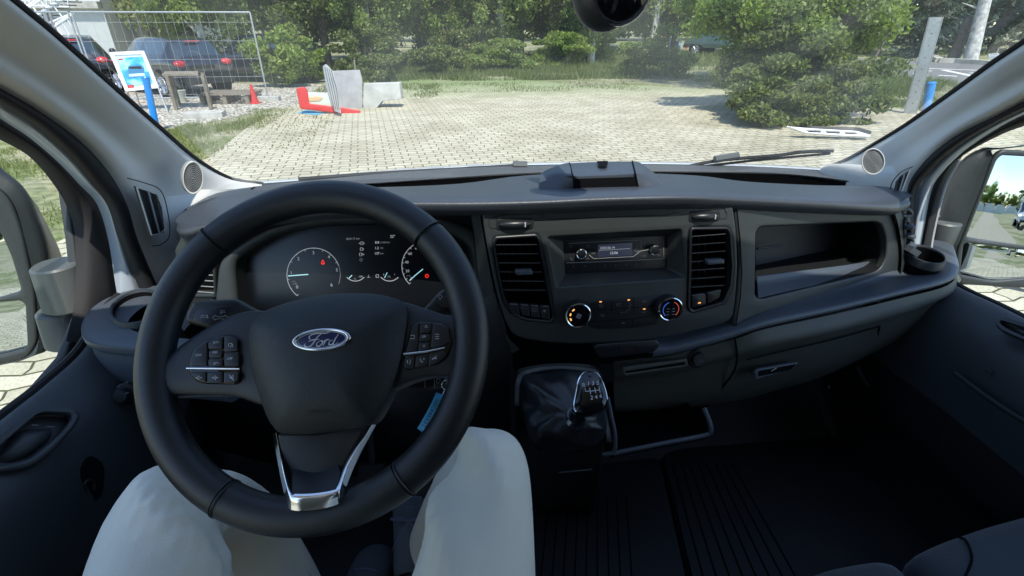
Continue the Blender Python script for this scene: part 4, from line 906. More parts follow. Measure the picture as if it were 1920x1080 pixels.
# handle bowl in the door top
def bowl(o, n, x, outp, inner, pad, label, parent, slots):
    fr = Frame(o, n, x); b = plate('handle_bowl', fr, rp(fr.pl(outp), .03), M['door'], parent, [rp(fr.pl(inner), .02)], .022, .012, .006)
    plate('bowl_floor', fr, rp(fr.pl(outp), .03), M['dark'], b, depth=.004, w=-.011)
    pillow('grip', fr, rp(fr.pl(pad), .012), .014, M['door'], b, w=-.008); mb = MB()
    for p in slots: put_line(mb, fr, p, 1.6, .0075)
    mb.build('printed_mark', M['inkdim'], b, smooth=False)
bowl(AX(70, 825, -.665), (.72, -.25, .62), (0, 1, 0), [(-60, 885), (-30, 850), (20, 806), (60, 774), (80, 769), (140, 772), (149, 782), (140, 800), (100, 846), (55, 880), (0, 888), (-50, 898)],
     [(-50, 880), (-20, 850), (25, 808), (65, 780), (85, 776), (126, 778), (131, 785), (122, 802), (92, 832), (50, 866), (0, 876)], [(-10, 862), (28, 812), (45, 802), (104, 800), (96, 822), (60, 852), (15, 868)], '', D, [[(60, 797), (72, 797)], [(88, 800), (102, 800)]])
# door pocket lamp / lower latch
fr = Frame(AX(165, 910, -.64), (1, -.1, .1), (0, 1, 0)); plate('door_pull_recess', fr, rp(fr.pl([(150, 880), (172, 850), (200, 870), (195, 930), (170, 950), (152, 925)]), .02), M['void'], D, depth=.01, w=.0, bev=.004)
MB().tube(crom([AX(x, y, -.63) for x, y in ((163, 922), (158, 910), (165, 900), (176, 905), (176, 920))], 4), .002, 6).build('inner_lever', M['dark'], D)
def pxof(v):
    v = Vector(v)-C0; return 960+FPX*v.dot(_r)/v.dot(_f), 540-FPX*v.dot(_u)/v.dot(_f)
# left mirror
def mirror(parent, shell_front, shell_back, frame, g1, g2, arm1, arm2, Yf, Yb, n, ang1, ang2, s, alt):
    fr = Frame(AY(*frame[0], Yf), n, (1, 0, 0))
    mh = skin('mirror_housing', [[fr.p(*fr.px(x, y, 0), 0) for x, y in frame], [fr.p(*fr.px(x, y, -.02), -.02) for x, y in shell_front], [AY(x, y, (Yf+Yb)/2) for x, y in alt], [AY(x, y, Yb) for x, y in shell_back]], M['housing'], parent, 5, 4, ang=60, cyc=True)
    plate('mirror_frame', fr, rp(fr.pl(frame), .02), M['housing'], mh, [rp(fr.pl(g1), .012), rp(fr.pl(g2), .012)], .016, .004, .005)
    for nm, g_, a_ in (('mirror_glass', g1, ang1), ('wide_angle_glass', g2, ang2)):
        P = rp(fr.pl(g_), .014); c = sum(P, Vector((0, 0)))/len(P); nv = Vector(a_[0]).normalized()
        f2 = Frame(fr.p(c.x, c.y, -.006), nv, (1, 0, 0)); V = []; rad = a_[1]; F = []; N = len(P)
        Q = [f2.px(*pxof(fr.p(p.x, p.y, 0))) for p in P]; cc = sum(Q, Vector((0, 0)))/N
        for k in range(7):
            for q in Q: d = (q-cc)*(1.04-k*.17); V.append(f2.p(cc.x+d.x, cc.y+d.y, -d.length_squared/(2*rad)))
        for k in range(6):
            for i in range(N): F.append((k*N+i, k*N+(i+1) % N, (k+1)*N+(i+1) % N, (k+1)*N+i))
        F.append(tuple(6*N+i for i in range(N))); mk(nm, V, F, M['mirror'], mh, True, 90)
    for P, Y in ((arm1, Yf+(.05 if s > 0 else -.06)), (arm2, Yf+(.05 if s > 0 else -.06))):
        (x0, y0), (x1, y1), hh = P[0], P[1], P[2]
        a = AY(x0, y0, Y); b = AY(x0, y0+hh, Y); rr = abs((AY(x1, y1, Y)-a).x)*.5; c0 = (a+AY(x1, y1, Y))/2; dz = Vector((0, 0, (b-a).z)); bx = []
        tp_ = 1.0 if s > 0 else 1.22
        prof = [(c0+Vector((0, 0, .0)), rr*.9), (c0+Vector((0, 0, -.004)), rr), (c0+dz+Vector((0, 0, .004)), rr*tp_), (c0+dz, rr*.93*tp_)]
        MB().tube([p for p, _ in prof], [r_ for _, r_ in prof], 28).build('mirror_arm', M['arm'], mh)
    return mh
mirror(D, [(-150, 250), (-60, 270), (0, 318), (40, 350), (66, 400), (92, 500), (92, 640), (66, 665), (-40, 690), (-150, 700)],
       [(-140, 245), (-60, 262), (2, 314), (52, 362), (88, 420), (120, 500), (112, 600), (76, 640), (-30, 660), (-140, 680)],
       [(-150, 270), (-70, 300), (-10, 345), (22, 376), (42, 430), (66, 540), (72, 640), (52, 672), (-40, 690), (-150, 705)],
       [(-90, 350), (-30, 396), (4, 440), (22, 480), (40, 540), (36, 548), (0, 558), (-100, 582)], [(-100, 596), (-20, 568), (38, 563), (48, 570), (52, 645), (46, 655), (0, 667), (-100, 676)],
       ((60, 495), (144, 495), 78), ((70, 578), (150, 578), 62), 1.12, 1.25, (.2, -.97, .12), ((.287, -.949, .133), 3.0), ((.216, -.972, .09), .8), -1,
       [(-146, 246), (-60, 264), (0, 315), (46, 355), (78, 410), (108, 500), (104, 625), (72, 655), (-36, 675), (-146, 690)])
# right door
D2 = thing('passenger_door', 'right van door with grey mirror, window and inner handle', 'door', (1.2, .3, .7))
strip('window_frame', R3, 1.205, R4, 1.24, M['rubber'], D2, .01, -1)
MB().tube(crom([AX(x, y, 1.20) for x, y in ((1800, 300), (1772, 352), (1748, 450), (1742, 520))], 4), .003, 6).build('seal_lip', M['grille'], D2)
fr = Frame((1.25, 1, 1.5), (-1, 0, 0), (0, 1, 0))
plate('window_glass', fr, [fr.px(*p) for p in ((1990, 190), (1858, 258), (1803, 290), (1777, 350), (1745, 470), (1735, 560), (1800, 590), (1990, 650))][::-1], M['sglass'], D2, depth=.004, w=-.02, bev=.001)
MB().box((1.27, -.2, 2.2), (.03, 1.3, .12)).build('upper_frame', M['rubber'], D2)
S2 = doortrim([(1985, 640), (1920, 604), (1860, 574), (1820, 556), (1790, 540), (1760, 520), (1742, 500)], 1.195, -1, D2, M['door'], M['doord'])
MB().tube(crom([p+Vector((.006, 0, .006)) for p in S2], 4), .008, 8).build('waist_seal', M['rubber'], D2)
bowl(AX(1890, 618, 1.11), (-.72, -.25, .62), (0, 1, 0), [(1864, 606), (1878, 598), (1930, 614), (1990, 640), (1990, 665), (1930, 645), (1880, 622)], [(1874, 607), (1882, 603), (1930, 619), (1985, 645), (1985, 655), (1930, 638), (1884, 618)],
     [(1890, 612), (1900, 610), (1960, 632), (1950, 645), (1905, 625)], '', D2, [])
MB().tube(crom([AX(x, y, 1.085) for x, y in ((1849, 700), (1850, 692), (1857, 696), (1856, 706))], 4), .0018, 6).build('inner_lever', M['dash'], D2)
MB().tube(crom([AX(x, y, 1.06) for x, y in ((1790, 700), (1850, 745), (1920, 790), (2000, 830))], 4), .005, 8).build('pocket_edge', M['doord'], D2)
mirror(D2, [(1760, 500), (1764, 420), (1777, 352), (1806, 306), (1838, 284), (1875, 279), (2060, 292), (2060, 545), (1858, 536), (1800, 528)],
       [(1772, 500), (1764, 406), (1777, 350), (1806, 302), (1833, 282), (1870, 278), (2050, 290), (2050, 540), (1858, 530), (1800, 522)],
       [(1790, 520), (1793, 470), (1803, 444), (1840, 350), (1860, 296), (1877, 280), (2060, 290), (2060, 548), (1858, 536), (1800, 532)],
       [(1877, 291), (1868, 300), (1840, 370), (1810, 446), (1830, 450), (1920, 460), (2050, 468), (2050, 300)], [(1806, 458), (1799, 515), (1858, 527), (1925, 521), (2050, 505), (2050, 480), (1900, 467), (1812, 455)],
       ((1752, 414), (1797, 414), 50), ((1750, 468), (1786, 468), 30), 1.15, 1.27, (-.25, -.96, .12), ((-.367, -.921, .135), 3.0), ((-.337, -.937, .1), .8), 1,
       [(1766, 500), (1762, 412), (1776, 350), (1804, 302), (1834, 281), (1872, 277), (2055, 290), (2055, 542), (1858, 533), (1800, 525)])
# ------------------------------------------------------------------ dashboard
DB = thing('dashboard', 'dark grey dashboard with air vents, radio and open glove shelf', 'dashboard', (.25, 1.05, 1.3))
# top pad: front lip, mid, back edge (traced from the photo, set at their distances)
lip = [(329, 421, 1.04), (345, 425, 1.0), (420, 408, .97), (560, 388, .95), (720, 377, .93), (880, 376, .91), (1010, 373, .90), (1140, 367, .90), (1290, 364, .90), (1400, 368, .92), (1550, 375, .95), (1650, 380, .98), (1690, 380, 1.0), (1709, 372, 1.03)]
bk = [(333, 410, 1.08), (352, 394, 1.16), (405, 370, 1.28), (520, 354, 1.33), (700, 352, 1.26), (860, 345, 1.27), (985, 329, 1.32), (1140, 324, 1.32), (1300, 329, 1.31), (1400, 341, 1.28), (1540, 348, 1.27), (1645, 349, 1.24), (1690, 358, 1.15), (1709, 368, 1.08)]
Lp = [AY(*p) for p in lip]; Bp = [AY(*p) for p in bk]
rows = [[p+Vector((0, .05, -.045)) for p in Lp], [p+Vector((0, .012, -.033)) for p in Lp], [p+Vector((0, -.003, -.014)) for p in Lp], [p+Vector((0, .006, -.002)) for p in Lp],
        [p.lerp(q, .25)+Vector((0, 0, .004)) for p, q in zip(Lp, Bp)], [p.lerp(q, .75)+Vector((0, 0, .004)) for p, q in zip(Lp, Bp)], Bp, [q+Vector((0, .012, -.02)) for q in Bp], [q+Vector((0, .012, -.06)) for q in Bp]]
skin('top_pad', rows, M['pad'], DB, 4, 4, ang=60)
# rear ledge under the windscreen and the dark tray in front of it
e0 = [(440, 366, 1.33), (560, 349.5, 1.45), (700, 341.5, 1.50), (850, 331, 1.54), (985, 322, 1.57), (1140, 318.5, 1.58), (1300, 319.5, 1.58), (1450, 323, 1.55), (1540, 331, 1.48), (1600, 340, 1.38), (1655, 351, 1.25)]
e1 = [(484, 349, 1.6), (560, 341, 1.62), (700, 327, 1.65), (850, 316, 1.67), (985, 311, 1.68), (1140, 309, 1.69), (1300, 310, 1.68), (1450, 314, 1.66), (1515, 319, 1.62), (1590, 332, 1.5), (1664, 349, 1.3)]
E0 = [AY(*p) for p in e0]; E1 = [AY(*p) for p in e1]
skin('rear_ledge', [[p+Vector((0, -.004, -.006)) for p in E0], E0, [p.lerp(q, .5) for p, q in zip(E0, E1)], E1, [q+Vector((0, .03, -.03)) for q in E1]], mat('ledge_grained_plastic', (.075, .08, .082), .65, bump=1.0, bs=350), DB, 4, 4, ang=60)
skin('document_tray', [[p+Vector((0, -.003, -.006)) for p in E0], [p+Vector((0, .0, -.06)) for p in E0], [p+Vector((0, -.05, -.09)) for p in E0], [q+Vector((0, .05, -.08)) for q in (Bp[0], Bp[2], Bp[4], Bp[5], Bp[6], Bp[7], Bp[8], Bp[9], Bp[10], Bp[11], Bp[13])]], M['void'], DB, 3, 3)
skin('side_wing', [[AY(352, 396, 1.16), AY(410, 371, 1.26), AY(480, 360, 1.34)], [AY(350, 392, 1.22), AY(410, 366, 1.32), AY(470, 353, 1.44)], [AY(346, 390, 1.3), AY(406, 362, 1.4), AY(486, 348, 1.62)]], M['pad'], DB, 4, 4)
skin('side_wing', [[AY(1700, 364, 1.12), AY(1660, 353, 1.22)], [AY(1704, 360, 1.16), AY(1664, 350, 1.27)], [AY(1707, 358, 1.24), AY(1668, 347, 1.33)]], M['pad'], DB, 4, 4)
# display cover box on the pad
tb = lambda P: [AY(*p) for p in P]
DC = skin('display_cover', [tb([(1077, 357, 1.0), (1140, 355, 1.0), (1197, 353, 1.0)]), tb([(1075, 331, 1.005), (1135, 329, 1.005), (1192, 326, 1.005)]), tb([(1074, 328, 1.012), (1134, 326, 1.012), (1191, 323, 1.012)]), tb([(1069, 306, 1.12), (1127, 303.5, 1.12), (1185, 302.5, 1.12)]), tb([(1069, 309, 1.2), (1127, 307, 1.2), (1185, 305, 1.2)])], M['pad'], DB, 3, 1, ang=25)
mk('cover_recess', tb([(1077, 355, .995), (1197, 351.5, .995), (1193, 331.5, .998), (1075, 335.5, .998)]), [(0, 1, 2, 3)], M['void'], DC)
mk('cover_notch', [p+Vector((0, -.006, .005)) for p in tb([(1117, 305, 1.11), (1138, 304.3, 1.11), (1138, 311, 1.075), (1135, 314, 1.06), (1124, 314.5, 1.06), (1120, 312, 1.075)])], [(0, 1, 2, 3, 4, 5)], M['void'], DC, False)
skin('cover_side', [tb([(1011, 357, 1.01), (1040, 357.5, 1.0), (1077, 356.5, .998)]), tb([(1012, 337, 1.03), (1040, 337, 1.02), (1075.5, 334, 1.0)]), tb([(1014, 326, 1.07), (1042, 322, 1.04), (1073, 326, 1.01)]), tb([(1028, 317, 1.1), (1048, 309, 1.1), (1067, 305.5, 1.12)]), tb([(1030, 320, 1.2), (1050, 312, 1.2), (1067, 309, 1.2)])], M['pad'], DC, 4, 4, ang=40)
skin('cover_side', [tb([(1197, 353, .998), (1225, 352, 1.0), (1254, 348, 1.02)]), tb([(1193, 331, 1.0), (1218, 329, 1.02), (1252, 347, 1.03)]), tb([(1190, 323, 1.01), (1214, 322, 1.04), (1246, 342, 1.06)]), tb([(1186, 303, 1.12), (1200, 305, 1.12), (1224, 322, 1.12)]), tb([(1186, 306, 1.2), (1202, 309, 1.2), (1226, 326, 1.2)])], M['pad'], DC, 4, 4, ang=40)
for a, b, c_, d_ in (((1077, 356, .994), (1074.5, 330, .998), (1073, 327, 1.005), (1068, 305.5, 1.116)), ((1197, 352.5, .994), (1192, 328, .998), (1191, 323, 1.005), (1185.5, 302.5, 1.116))):
    MB().tube([AY(*a), AY(*b), AY(*c_), AY(*d_)], .0016, 6).build('cover_gap', M['void'], DC)

# --- centre stack: a raised panel, everything on it lies on its own plane
SO = AY(1150, 500, .90); FS = Frame(SO, (0, -1, .16))
so = [(902, 386), (1140, 376), (1374, 381), (1381, 430), (1384, 500), (1380, 560), (1374, 600), (1345, 611), (1317, 618), (1261, 632), (1210, 639), (1150, 643), (1078, 646), (1011, 642), (975, 634), (960, 626), (948, 606), (937, 570), (925, 520), (910, 445)]
vl = [(924, 453), (928, 444), (1006, 439), (1012, 447), (1025, 514), (1039, 598), (1033, 605), (985, 600), (962, 589), (945, 564), (936, 525)]
vr = [(1293, 432), (1297, 427), (1364, 426), (1370, 436), (1374, 500), (1370, 540), (1357, 569), (1298, 586), (1290, 580), (1292, 509)]
bo = [(1027, 445), (1278, 431), (1283, 521), (1046, 538)]
bi = [(1057, 451), (1250, 442), (1249, 503), (1060, 513)]
st = plate('centre_stack', FS, rp(FS.pl(so), .015), M['dash'], DB, [rp(FS.pl(vl), .006), rp(FS.pl(vr), .006), rp(FS.pl(bo), .006)], .03, .0, .005, 3)
mb = MB(); put_line(mb, FS, [(921, 408), (945, 403), (1000, 399), (1011, 401), (1021, 409), (1040, 411), (1150, 407), (1250, 403), (1272, 398)], 1.1, .0006)
put_line(mb, FS, [(1288, 389), (1340, 388), (1358, 391), (1363, 400), (1362, 410), (1300, 413)], .9, .0006); put_line(mb, FS, [(917, 410), (917, 424), (922, 429), (1000, 424)], .9, .0006)
mb.build('panel_gap', M['void'], st, smooth=False)
# radio recess
V = [FS.p(*p, -.004) for p in rp(FS.pl(bo), .006)]; W = [FS.p(*FS.px(*pxof(FS.p(*p, 0)), -.04), -.04) for p in rp(FS.pl(bi), .004)]; n_ = len(V)
rec = mk('radio_recess', V+W, [(i, (i+1) % n_, n_+(i+1) % n_, n_+i) for i in range(n_)], M['dash'], DB, True, 30)
RW = -.038
RD = plate('radio', FS, rp(FS.pl([(1056, 450), (1251, 441), (1250, 504), (1059, 514)], RW), .003), M['btn'], DB, depth=.014, w=RW, bev=.002)
plate('display', FS, rp(FS.pl([(1121, 459), (1185, 455), (1185, 479), (1121, 482)], RW), .001), M['screen'], RD, depth=.002, w=RW+.0015, bev=.0004)
mb = MB(); put_text(mb, FS, '2023.06.14', 1139, 464.5, 4.6, RW+.002, .01); put_text(mb, FS, '12:06', 1151.5, 474, 5.2, RW+.002, .012); put_line(mb, FS, [(1123, 469.5), (1181, 466)], .6, RW+.002); mb.build('time_readout', M['lit'], RD, smooth=False)
mb = MB()
for i, s in enumerate('123456'): put_text(mb, FS, s, 1115.5+i*19.3, 499.5-i*.9, 4.2, RW+.0008)
for s, x, y, h in (('VOL', 1112.5, 475, 3), ('OK', 1193, 466, 3), ('TUNE', 1193, 471, 2.6), ('INFO', 1208, 480, 2.2), ('MENU', 1236, 479, 2), ('CD', 1193, 461, 2)):
    if s != 'CD': put_text(mb, FS, s, x, y, h, RW+.0008)
put_line(mb, FS, [(1208, 454), (1211, 454), (1211, 457), (1206, 457)], .7, RW+.0008); put_line(mb, FS, [(1235, 452), (1235, 456), (1238, 454), (1235, 452)], .6, RW+.0008)
put_line(mb, FS, [(1071, 461), (1071, 466)], .7, RW+.0008); put_line(mb, FS, [(1068, 461), (1074, 461), (1071, 464), (1068, 461)], .6, RW+.0008)
put_line(mb, FS, [(1070, 483), (1071, 487), (1075, 488)], 1, RW+.0008); put_line(mb, FS, [(1099, 486), (1102, 484), (1105, 486)], 1, RW+.0008)
put_line(mb, FS, [(1101, 464), (1101, 460), (1104, 459.5), (1104, 463.5)], .8, RW+.0008); put_line(mb, FS, [(1075, 498), (1075, 502)], 1.2, RW+.0008); put_line(mb, FS, [(1094, 500), (1096, 497), (1098, 501)], 1, RW+.0008); put_line(mb, FS, [(1228, 491), (1232, 495)], 1.2, RW+.0008)
mb.build('printed_symbols', M['inkdim'], RD, smooth=False)
mb = MB()
put_line(mb, FS, [(1065, 457), (1110, 454), (1200, 450)], .6, RW+.0006); put_line(mb, FS, [(1062, 493), (1150, 490), (1247, 485)], .8, RW+.0006)
put_line(mb, FS, [(1105, 478), (1113, 485), (1188, 481), (1200, 471), (1216, 468)], 1.1, RW+.0009); put_line(mb, FS, [(1202, 450), (1202, 466)], .6, RW+.0006); put_line(mb, FS, [(1244, 447), (1245, 500)], .5, RW+.0006)
mb.build('panel_line', M['grille'], RD, smooth=False)
for x, y, r in ((1090, 476, 9.5), (1228, 469, 9.2)):
    c = FS.px(x, y, RW+.01); k = FS.scale(x, y)*r; w0 = RW
    kb_ = MB().tube([FS.p(c.x, c.y, w0), FS.p(c.x, c.y, w0+.012), FS.p(c.x, c.y, w0+.0135)], [k, k*.93, k*.8], 28).build('knob', M['btn'], RD)
    MB().tube([FS.p(c.x+k*.95*cos(a), c.y+k*.95*sin(a), w0+.0125) for a in [i*2*pi/36 for i in range(36)]], .0009, 6, True).build('knob_ring', M['chrome'], kb_)
# air vents
def vent(outl, slats, handle, name='air_vent', dz=.05, lab=None):
    P = rp(FS.pl(outl), .006); c = sum(P, Vector((0, 0)))/len(P)
    v = plate(name, FS, [c+(p-c)*1.02 for p in P], M['btn'], DB, [[c+(p-c)*.94 for p in P]], .02, .004, .004, 3)
    V = [FS.p(p.x, p.y, -.006) for p in P]; W = [FS.p(p.x, p.y, -dz) for p in P]; n = len(P)
    mk('duct', V+W, [(i, (i+1) % n, n+(i+1) % n, n+i) for i in range(n)]+[tuple(range(n, 2*n))], M['void'], v, False)
    mb = MB()
    for (x0, y0), (x1, y1) in slats:
        a, b = FS.px(x0, y0), FS.px(x1, y1)
        mb.add([FS.p(a.x, a.y, -.001), FS.p(b.x, b.y, -.001), FS.p(b.x, b.y-.0016, -.001), FS.p(a.x, a.y-.0016, -.001), FS.p(a.x, a.y-.007, -.03), FS.p(b.x, b.y-.007, -.03), FS.p(b.x, b.y-.0086, -.03), FS.p(a.x, a.y-.0086, -.03)],
               [(0, 1, 2, 3), (0, 1, 5, 4), (3, 2, 6, 7), (4, 5, 6, 7)])
    mb.build('slats', mat('vent_slat', (.06, .065, .07), .4) if 'vent_slat' not in bpy.data.materials else bpy.data.materials['vent_slat'], v, smooth=False)
    mb = MB()
    for k in range(1, 5):
        (x0, y0), (x1, y1) = slats[0][0], slats[0][1]; (x2, y2), (x3, y3) = slats[-1][0], slats[-1][1]
        a = FS.px(x0+(x1-x0)*k/5, y0); b = FS.px(x2+(x3-x2)*k/5, y2); mb.add([FS.p(a.x, a.y, -.03), FS.p(a.x+.0015, a.y, -.03), FS.p(b.x+.0015, b.y, -.03), FS.p(b.x, b.y, -.03)], [(0, 1, 2, 3)])
    mb.build('rear_vanes', M['dark'], v, smooth=False)
    plate('vent_tab', FS, rp(FS.pl(handle), .003), M['trim'], v, depth=.016, w=.008, bev=.0025)
    return v
va = vent(vl, [((930+k*2.9, 458.5+k*17), (1007+k*3.6, 458+k*17.3)) for k in range(6)], [(965, 505), (997, 504), (998, 513.5), (967, 514.5)])
vb = vent(vr, [((1296, 444-1+k*15.9), (1361-.3*k, 438+k*16.1)) for k in range(7)], [(1321, 486), (1354, 484), (1356, 493), (1324, 495.5)])
# small switch rows at the vents' feet
def buttons(P, w, parent=DB, name='switch'):
    return [plate(name, FS, rp(FS.pl(p), .003), M['btn'], parent, depth=.014, w=w, bev=.0015) for p in P]
B1 = buttons([[(953+k*19.5, 568+k*1.6), (971+k*19.5, 569+k*1.4), (975+k*19, 590+k*3), (960+k*18.5, 587+k*3.4)] for k in range(4)], .003)
mb = MB()
for k in range(4): put_line(mb, FS, [(958+k*19.5, 570+k*1.3), (970+k*19.5, 570.5+k*1.3)], 1.2, .0036)
put_text(mb, FS, 'P', 981, 578, 4, .0036); put_line(mb, FS, [(985, 577), (989, 578), (985, 580)], .7, .0036)
put_line(mb, FS, [(998, 581), (1007, 581), (1005, 577), (1000, 577), (998, 581)], .7, .0036); put_line(mb, FS, [(998, 584), (1008, 583)], .8, .0036); mb.add([FS.p(FS.px(1021, 583, .0036).x+.003*cos(a), FS.px(1021, 583, .0036).y+.003*sin(a), .0036) for a in [i*pi/4 for i in range(8)]], [tuple(range(8))])
mb.build('switch_print', M['inkdim'], B1[0], smooth=False)
B2 = buttons([[(1296, 553), (1322, 550), (1323, 570), (1297, 577)], [(1325, 549), (1352, 542), (1348, 558), (1326, 569)]], .003)
mb = MB(); put_line(mb, FS, [(1308, 559), (1312, 558), (1312, 562), (1308, 562.5), (1308, 559)], .8, .0036); put_line(mb, FS, [(1298, 554), (1320, 551)], .9, .0036); put_line(mb, FS, [(1327, 549), (1350, 544)], .9, .0036); mb.build('switch_print', M['inkdim'], B2[0], smooth=False)
mb = MB(); put_line(mb, FS, [(1309, 568.3), (1314, 567.5)], 2.2, .0036); mb.build('switch_lamp', M['amber'], B2[0], smooth=False)
# vent thumb wheels
for (x0, y0, x1, y1) in ((936, 420.5, 995, 418.5), (1297, 406, 1345, 404)):
    a, b = FS.px(x0, y0), FS.px(x1, y1); L = (b-a).length; k = FS.scale(x0, y0)
    sk = plate('wheel_slot', FS, rp([a+Vector((-.006, -.012)), b+Vector((.006, -.012)), b+Vector((.006, .011)), a+Vector((-.006, .011))], .008), M['dark'], DB, depth=.004, w=.0015, bev=.0015)
    MB().tube([FS.p(*(a.lerp(b, t)), .003+.004*sin(pi*t)) for t in [i/12 for i in range(13)]], [k*(2.5+5*sin(pi*i/12)**.5) for i in range(13)], 14).build('thumb_wheel', M['btn'], sk)
    q = a.lerp(b, .8); MB().box(FS.p(q.x, q.y, .012), (.0022, .004, .008)).build('wheel_mark', M['ink'], sk)
# climate control
cp = plate('climate_panel', FS, rp(FS.pl([(1098, 566), (1122, 562), (1228, 554.5), (1240, 563), (1236, 590), (1230, 606), (1186, 614), (1122, 617), (1103, 609)]), .008), M['btn'], DB, depth=.01, w=.003, bev=.002)
mb = MB()
for P in ([(1147, 561), (1147, 586)], [(1188, 558), (1188, 582)], [(1110, 581), (1150, 580), (1188, 577), (1232, 573)], [(1109, 603), (1186, 598), (1232, 590)], [(1186, 598), (1186, 613)]): put_line(mb, FS, P, .8, .0036)
mb.build('panel_gap', M['void'], cp, smooth=False)
mb = MB(); T = lambda P, w=.9: put_line(mb, FS, P, w, .0038)
T([(1125, 571), (1124, 574), (1127, 576), (1130, 574), (1129, 571)]); T([(1127, 569), (1127, 573)]); T([(1156, 570), (1163, 569), (1162, 573), (1157, 573), (1156, 570)]); T([(1180, 567), (1183, 572), (1178, 575)]); T([(1172, 587), (1175, 583), (1180, 580), (1181, 576)]); T([(1164, 585), (1168, 587)]); T([(1205, 567), (1213, 566), (1211, 563.5), (1207, 564), (1205, 567)]); T([(1127, 590), (1133, 590), (1133, 593), (1127, 593), (1127, 590)]); T([(1165, 607), (1172, 606), (1169, 604), (1165, 607)])
put_text(mb, FS, 'A/C', 1208, 585, 3.8, .0038); mb.build('printed_symbols', M['inkdim'], cp, smooth=False)
mb = MB()
for x, y in ((1126, 566), (1179, 562.5), (1208, 579.5)): put_line(mb, FS, [(x-2.2, y), (x+2.2, y-.3)], 2, .0039)
mb.build('indicator_lamp', M['amber'], cp, smooth=False)
for x, y, r in ((1085, 592.5, 23), (1258, 580.5, 21.5)):
    w1 = .022; c = FS.px(x, y, w1); k = FS.scale(x, y)*r
    d_ = MB().tube([FS.p(c.x, c.y, -.002), FS.p(c.x, c.y, w1-.004), FS.p(c.x, c.y, w1-.001)], [k*1.06, k, k*.93], 40).build('climate_dial', M['dark'], DB)
    MB().tube([FS.p(c.x+k*.96*cos(a), c.y+k*.96*sin(a), w1-.002) for a in [i*2*pi/48 for i in range(48)]], .0021, 8, True).build('dial_ring', M['chrome'], d_)
    MB().tube([FS.p(c.x, c.y, w1-.006), FS.p(c.x, c.y, w1)], [k*.9, k*.88], 40).build('dial_face', M['gloss'], d_)
    if x < 1100:
        mb = MB()
        for a in (130, 167, 202):
            if a: mb.add([FS.p(c.x+k*.62*cos(R(a+e))+0, c.y+k*.62*sin(R(a+e)), w1+.0006) if q == 0 else FS.p(c.x+k*.74*cos(R(a+e)), c.y+k*.74*sin(R(a+e)), w1+.0006) for e, q in ((-9, 0), (9, 0), (9, 1), (-9, 1))], [(0, 1, 2, 3)])
        mb.build('lit_fan_marks', M['amber'], d_, smooth=False); mb = MB()
        for a in range(4):
            a_ = a*pi/2+.4; put = [FS.p(c.x+k*.12*cos(a_)+k*.12*cos(t), c.y+k*.12*sin(a_)+k*.12*sin(t), w1+.0006) for t in [i*pi/5 for i in range(10)]]; mb.add(put, [tuple(range(10))])
        mb.build('fan_symbol', M['inkdim'], d_, smooth=False)
    else:
        for a0, a1, mm, nm in ((110, 230, mat('dial_blue', (.03, .12, .5), .4, emit=(.05, .2, .8), es=.2), 'cold_arc'), (70, -50, mat('dial_red', (.5, .05, .02), .4, emit=(.9, .1, .05), es=.2), 'warm_arc')):
            MB().tube([FS.p(c.x+k*.66*cos(R(a0+(a1-a0)*t/10)), c.y+k*.66*sin(R(a0+(a1-a0)*t/10)), w1+.0003) for t in range(11)], .0008, 5).build(nm, mm, d_)
        mb = MB()
        for dx in (-.25, .22):
            for dy in (.1, -.15, -.4): mb.add([FS.p(c.x+k*(dx+u), c.y+k*(dy+v), w1+.0006) for u, v in ((-.12, -.05), (.12, -.05), (.12, .02), (-.12, .02))], [(0, 1, 2, 3)])
        mb.build('dial_print', M['inkdim'], d_, smooth=False)
        MB().box(FS.p(c.x-k*1.0, c.y-k*.12, w1-.001), (.006, .006, .0022)).build('dial_pointer', M['chrome'], d_)
# hazard switch panel
hz = plate('hazard_panel', FS, rp(FS.pl([(1113, 649), (1120, 645), (1230, 636), (1237, 645), (1226, 659), (1125, 671), (1117, 663)]), .006), M['btn'], DB, depth=.03, w=.004, bev=.003)
mb = MB(); put_line(mb, FS, [(1176, 651), (1182, 659), (1170, 660), (1176, 651), (1179, 655)], 1.1, .0046); mb.build('warning_triangle', mat('dim_red_print', (.12, .015, .012), .5), hz, smooth=False)
mb = MB(); put_line(mb, FS, [(1160, 647), (1163, 664)], .8, .0046); put_line(mb, FS, [(1192, 644), (1195, 660)], .8, .0046); mb.build('panel_gap', M['void'], hz, smooth=False)

# --- right panel with open shelf
r1, r2, r3 = AY(1384, 450, .915), AY(1384, 580, .885), AY(1690, 440, 1.03)
nR = (r3-r1).cross(r2-r1).normalized(); nR = -nR if nR.y > 0 else nR; FR = Frame(r1, nR, (r3-r1))
ro = [(1376, 380), (1530, 388), (1672, 388), (1683, 420), (1691, 460), (1688, 510), (1660, 540), (1560, 556), (1450, 590), (1376, 616), (1382, 560), (1386, 500), (1383, 440)]
ho = [(1419, 436), (1423, 429), (1430, 426), (1642, 416), (1654, 421), (1660, 440), (1663, 462), (1661, 484), (1652, 503), (1640, 510), (1430, 560), (1421, 559), (1417, 552)]
hi = [(1423, 434), (1645, 421), (1656, 455), (1650, 486), (1420, 517)]
rpn = plate('right_panel', FR, rp(FR.pl(ro), .012), M['dash'], DB, [rp(FR.pl(ho), .01)], .02, .0, .006, 3)
V = [FR.p(*p, -.002) for p in rp(FR.pl(ho), .01)]; W = [q+Vector((0, .14, .0)) for q in V]; n_ = len(V)
mk('glove_shelf', V+W, [(i, (i+1) % n_, n_+(i+1) % n_, n_+i) for i in range(n_)]+[tuple(range(n_, 2*n_))], M['dark'], rpn, False)
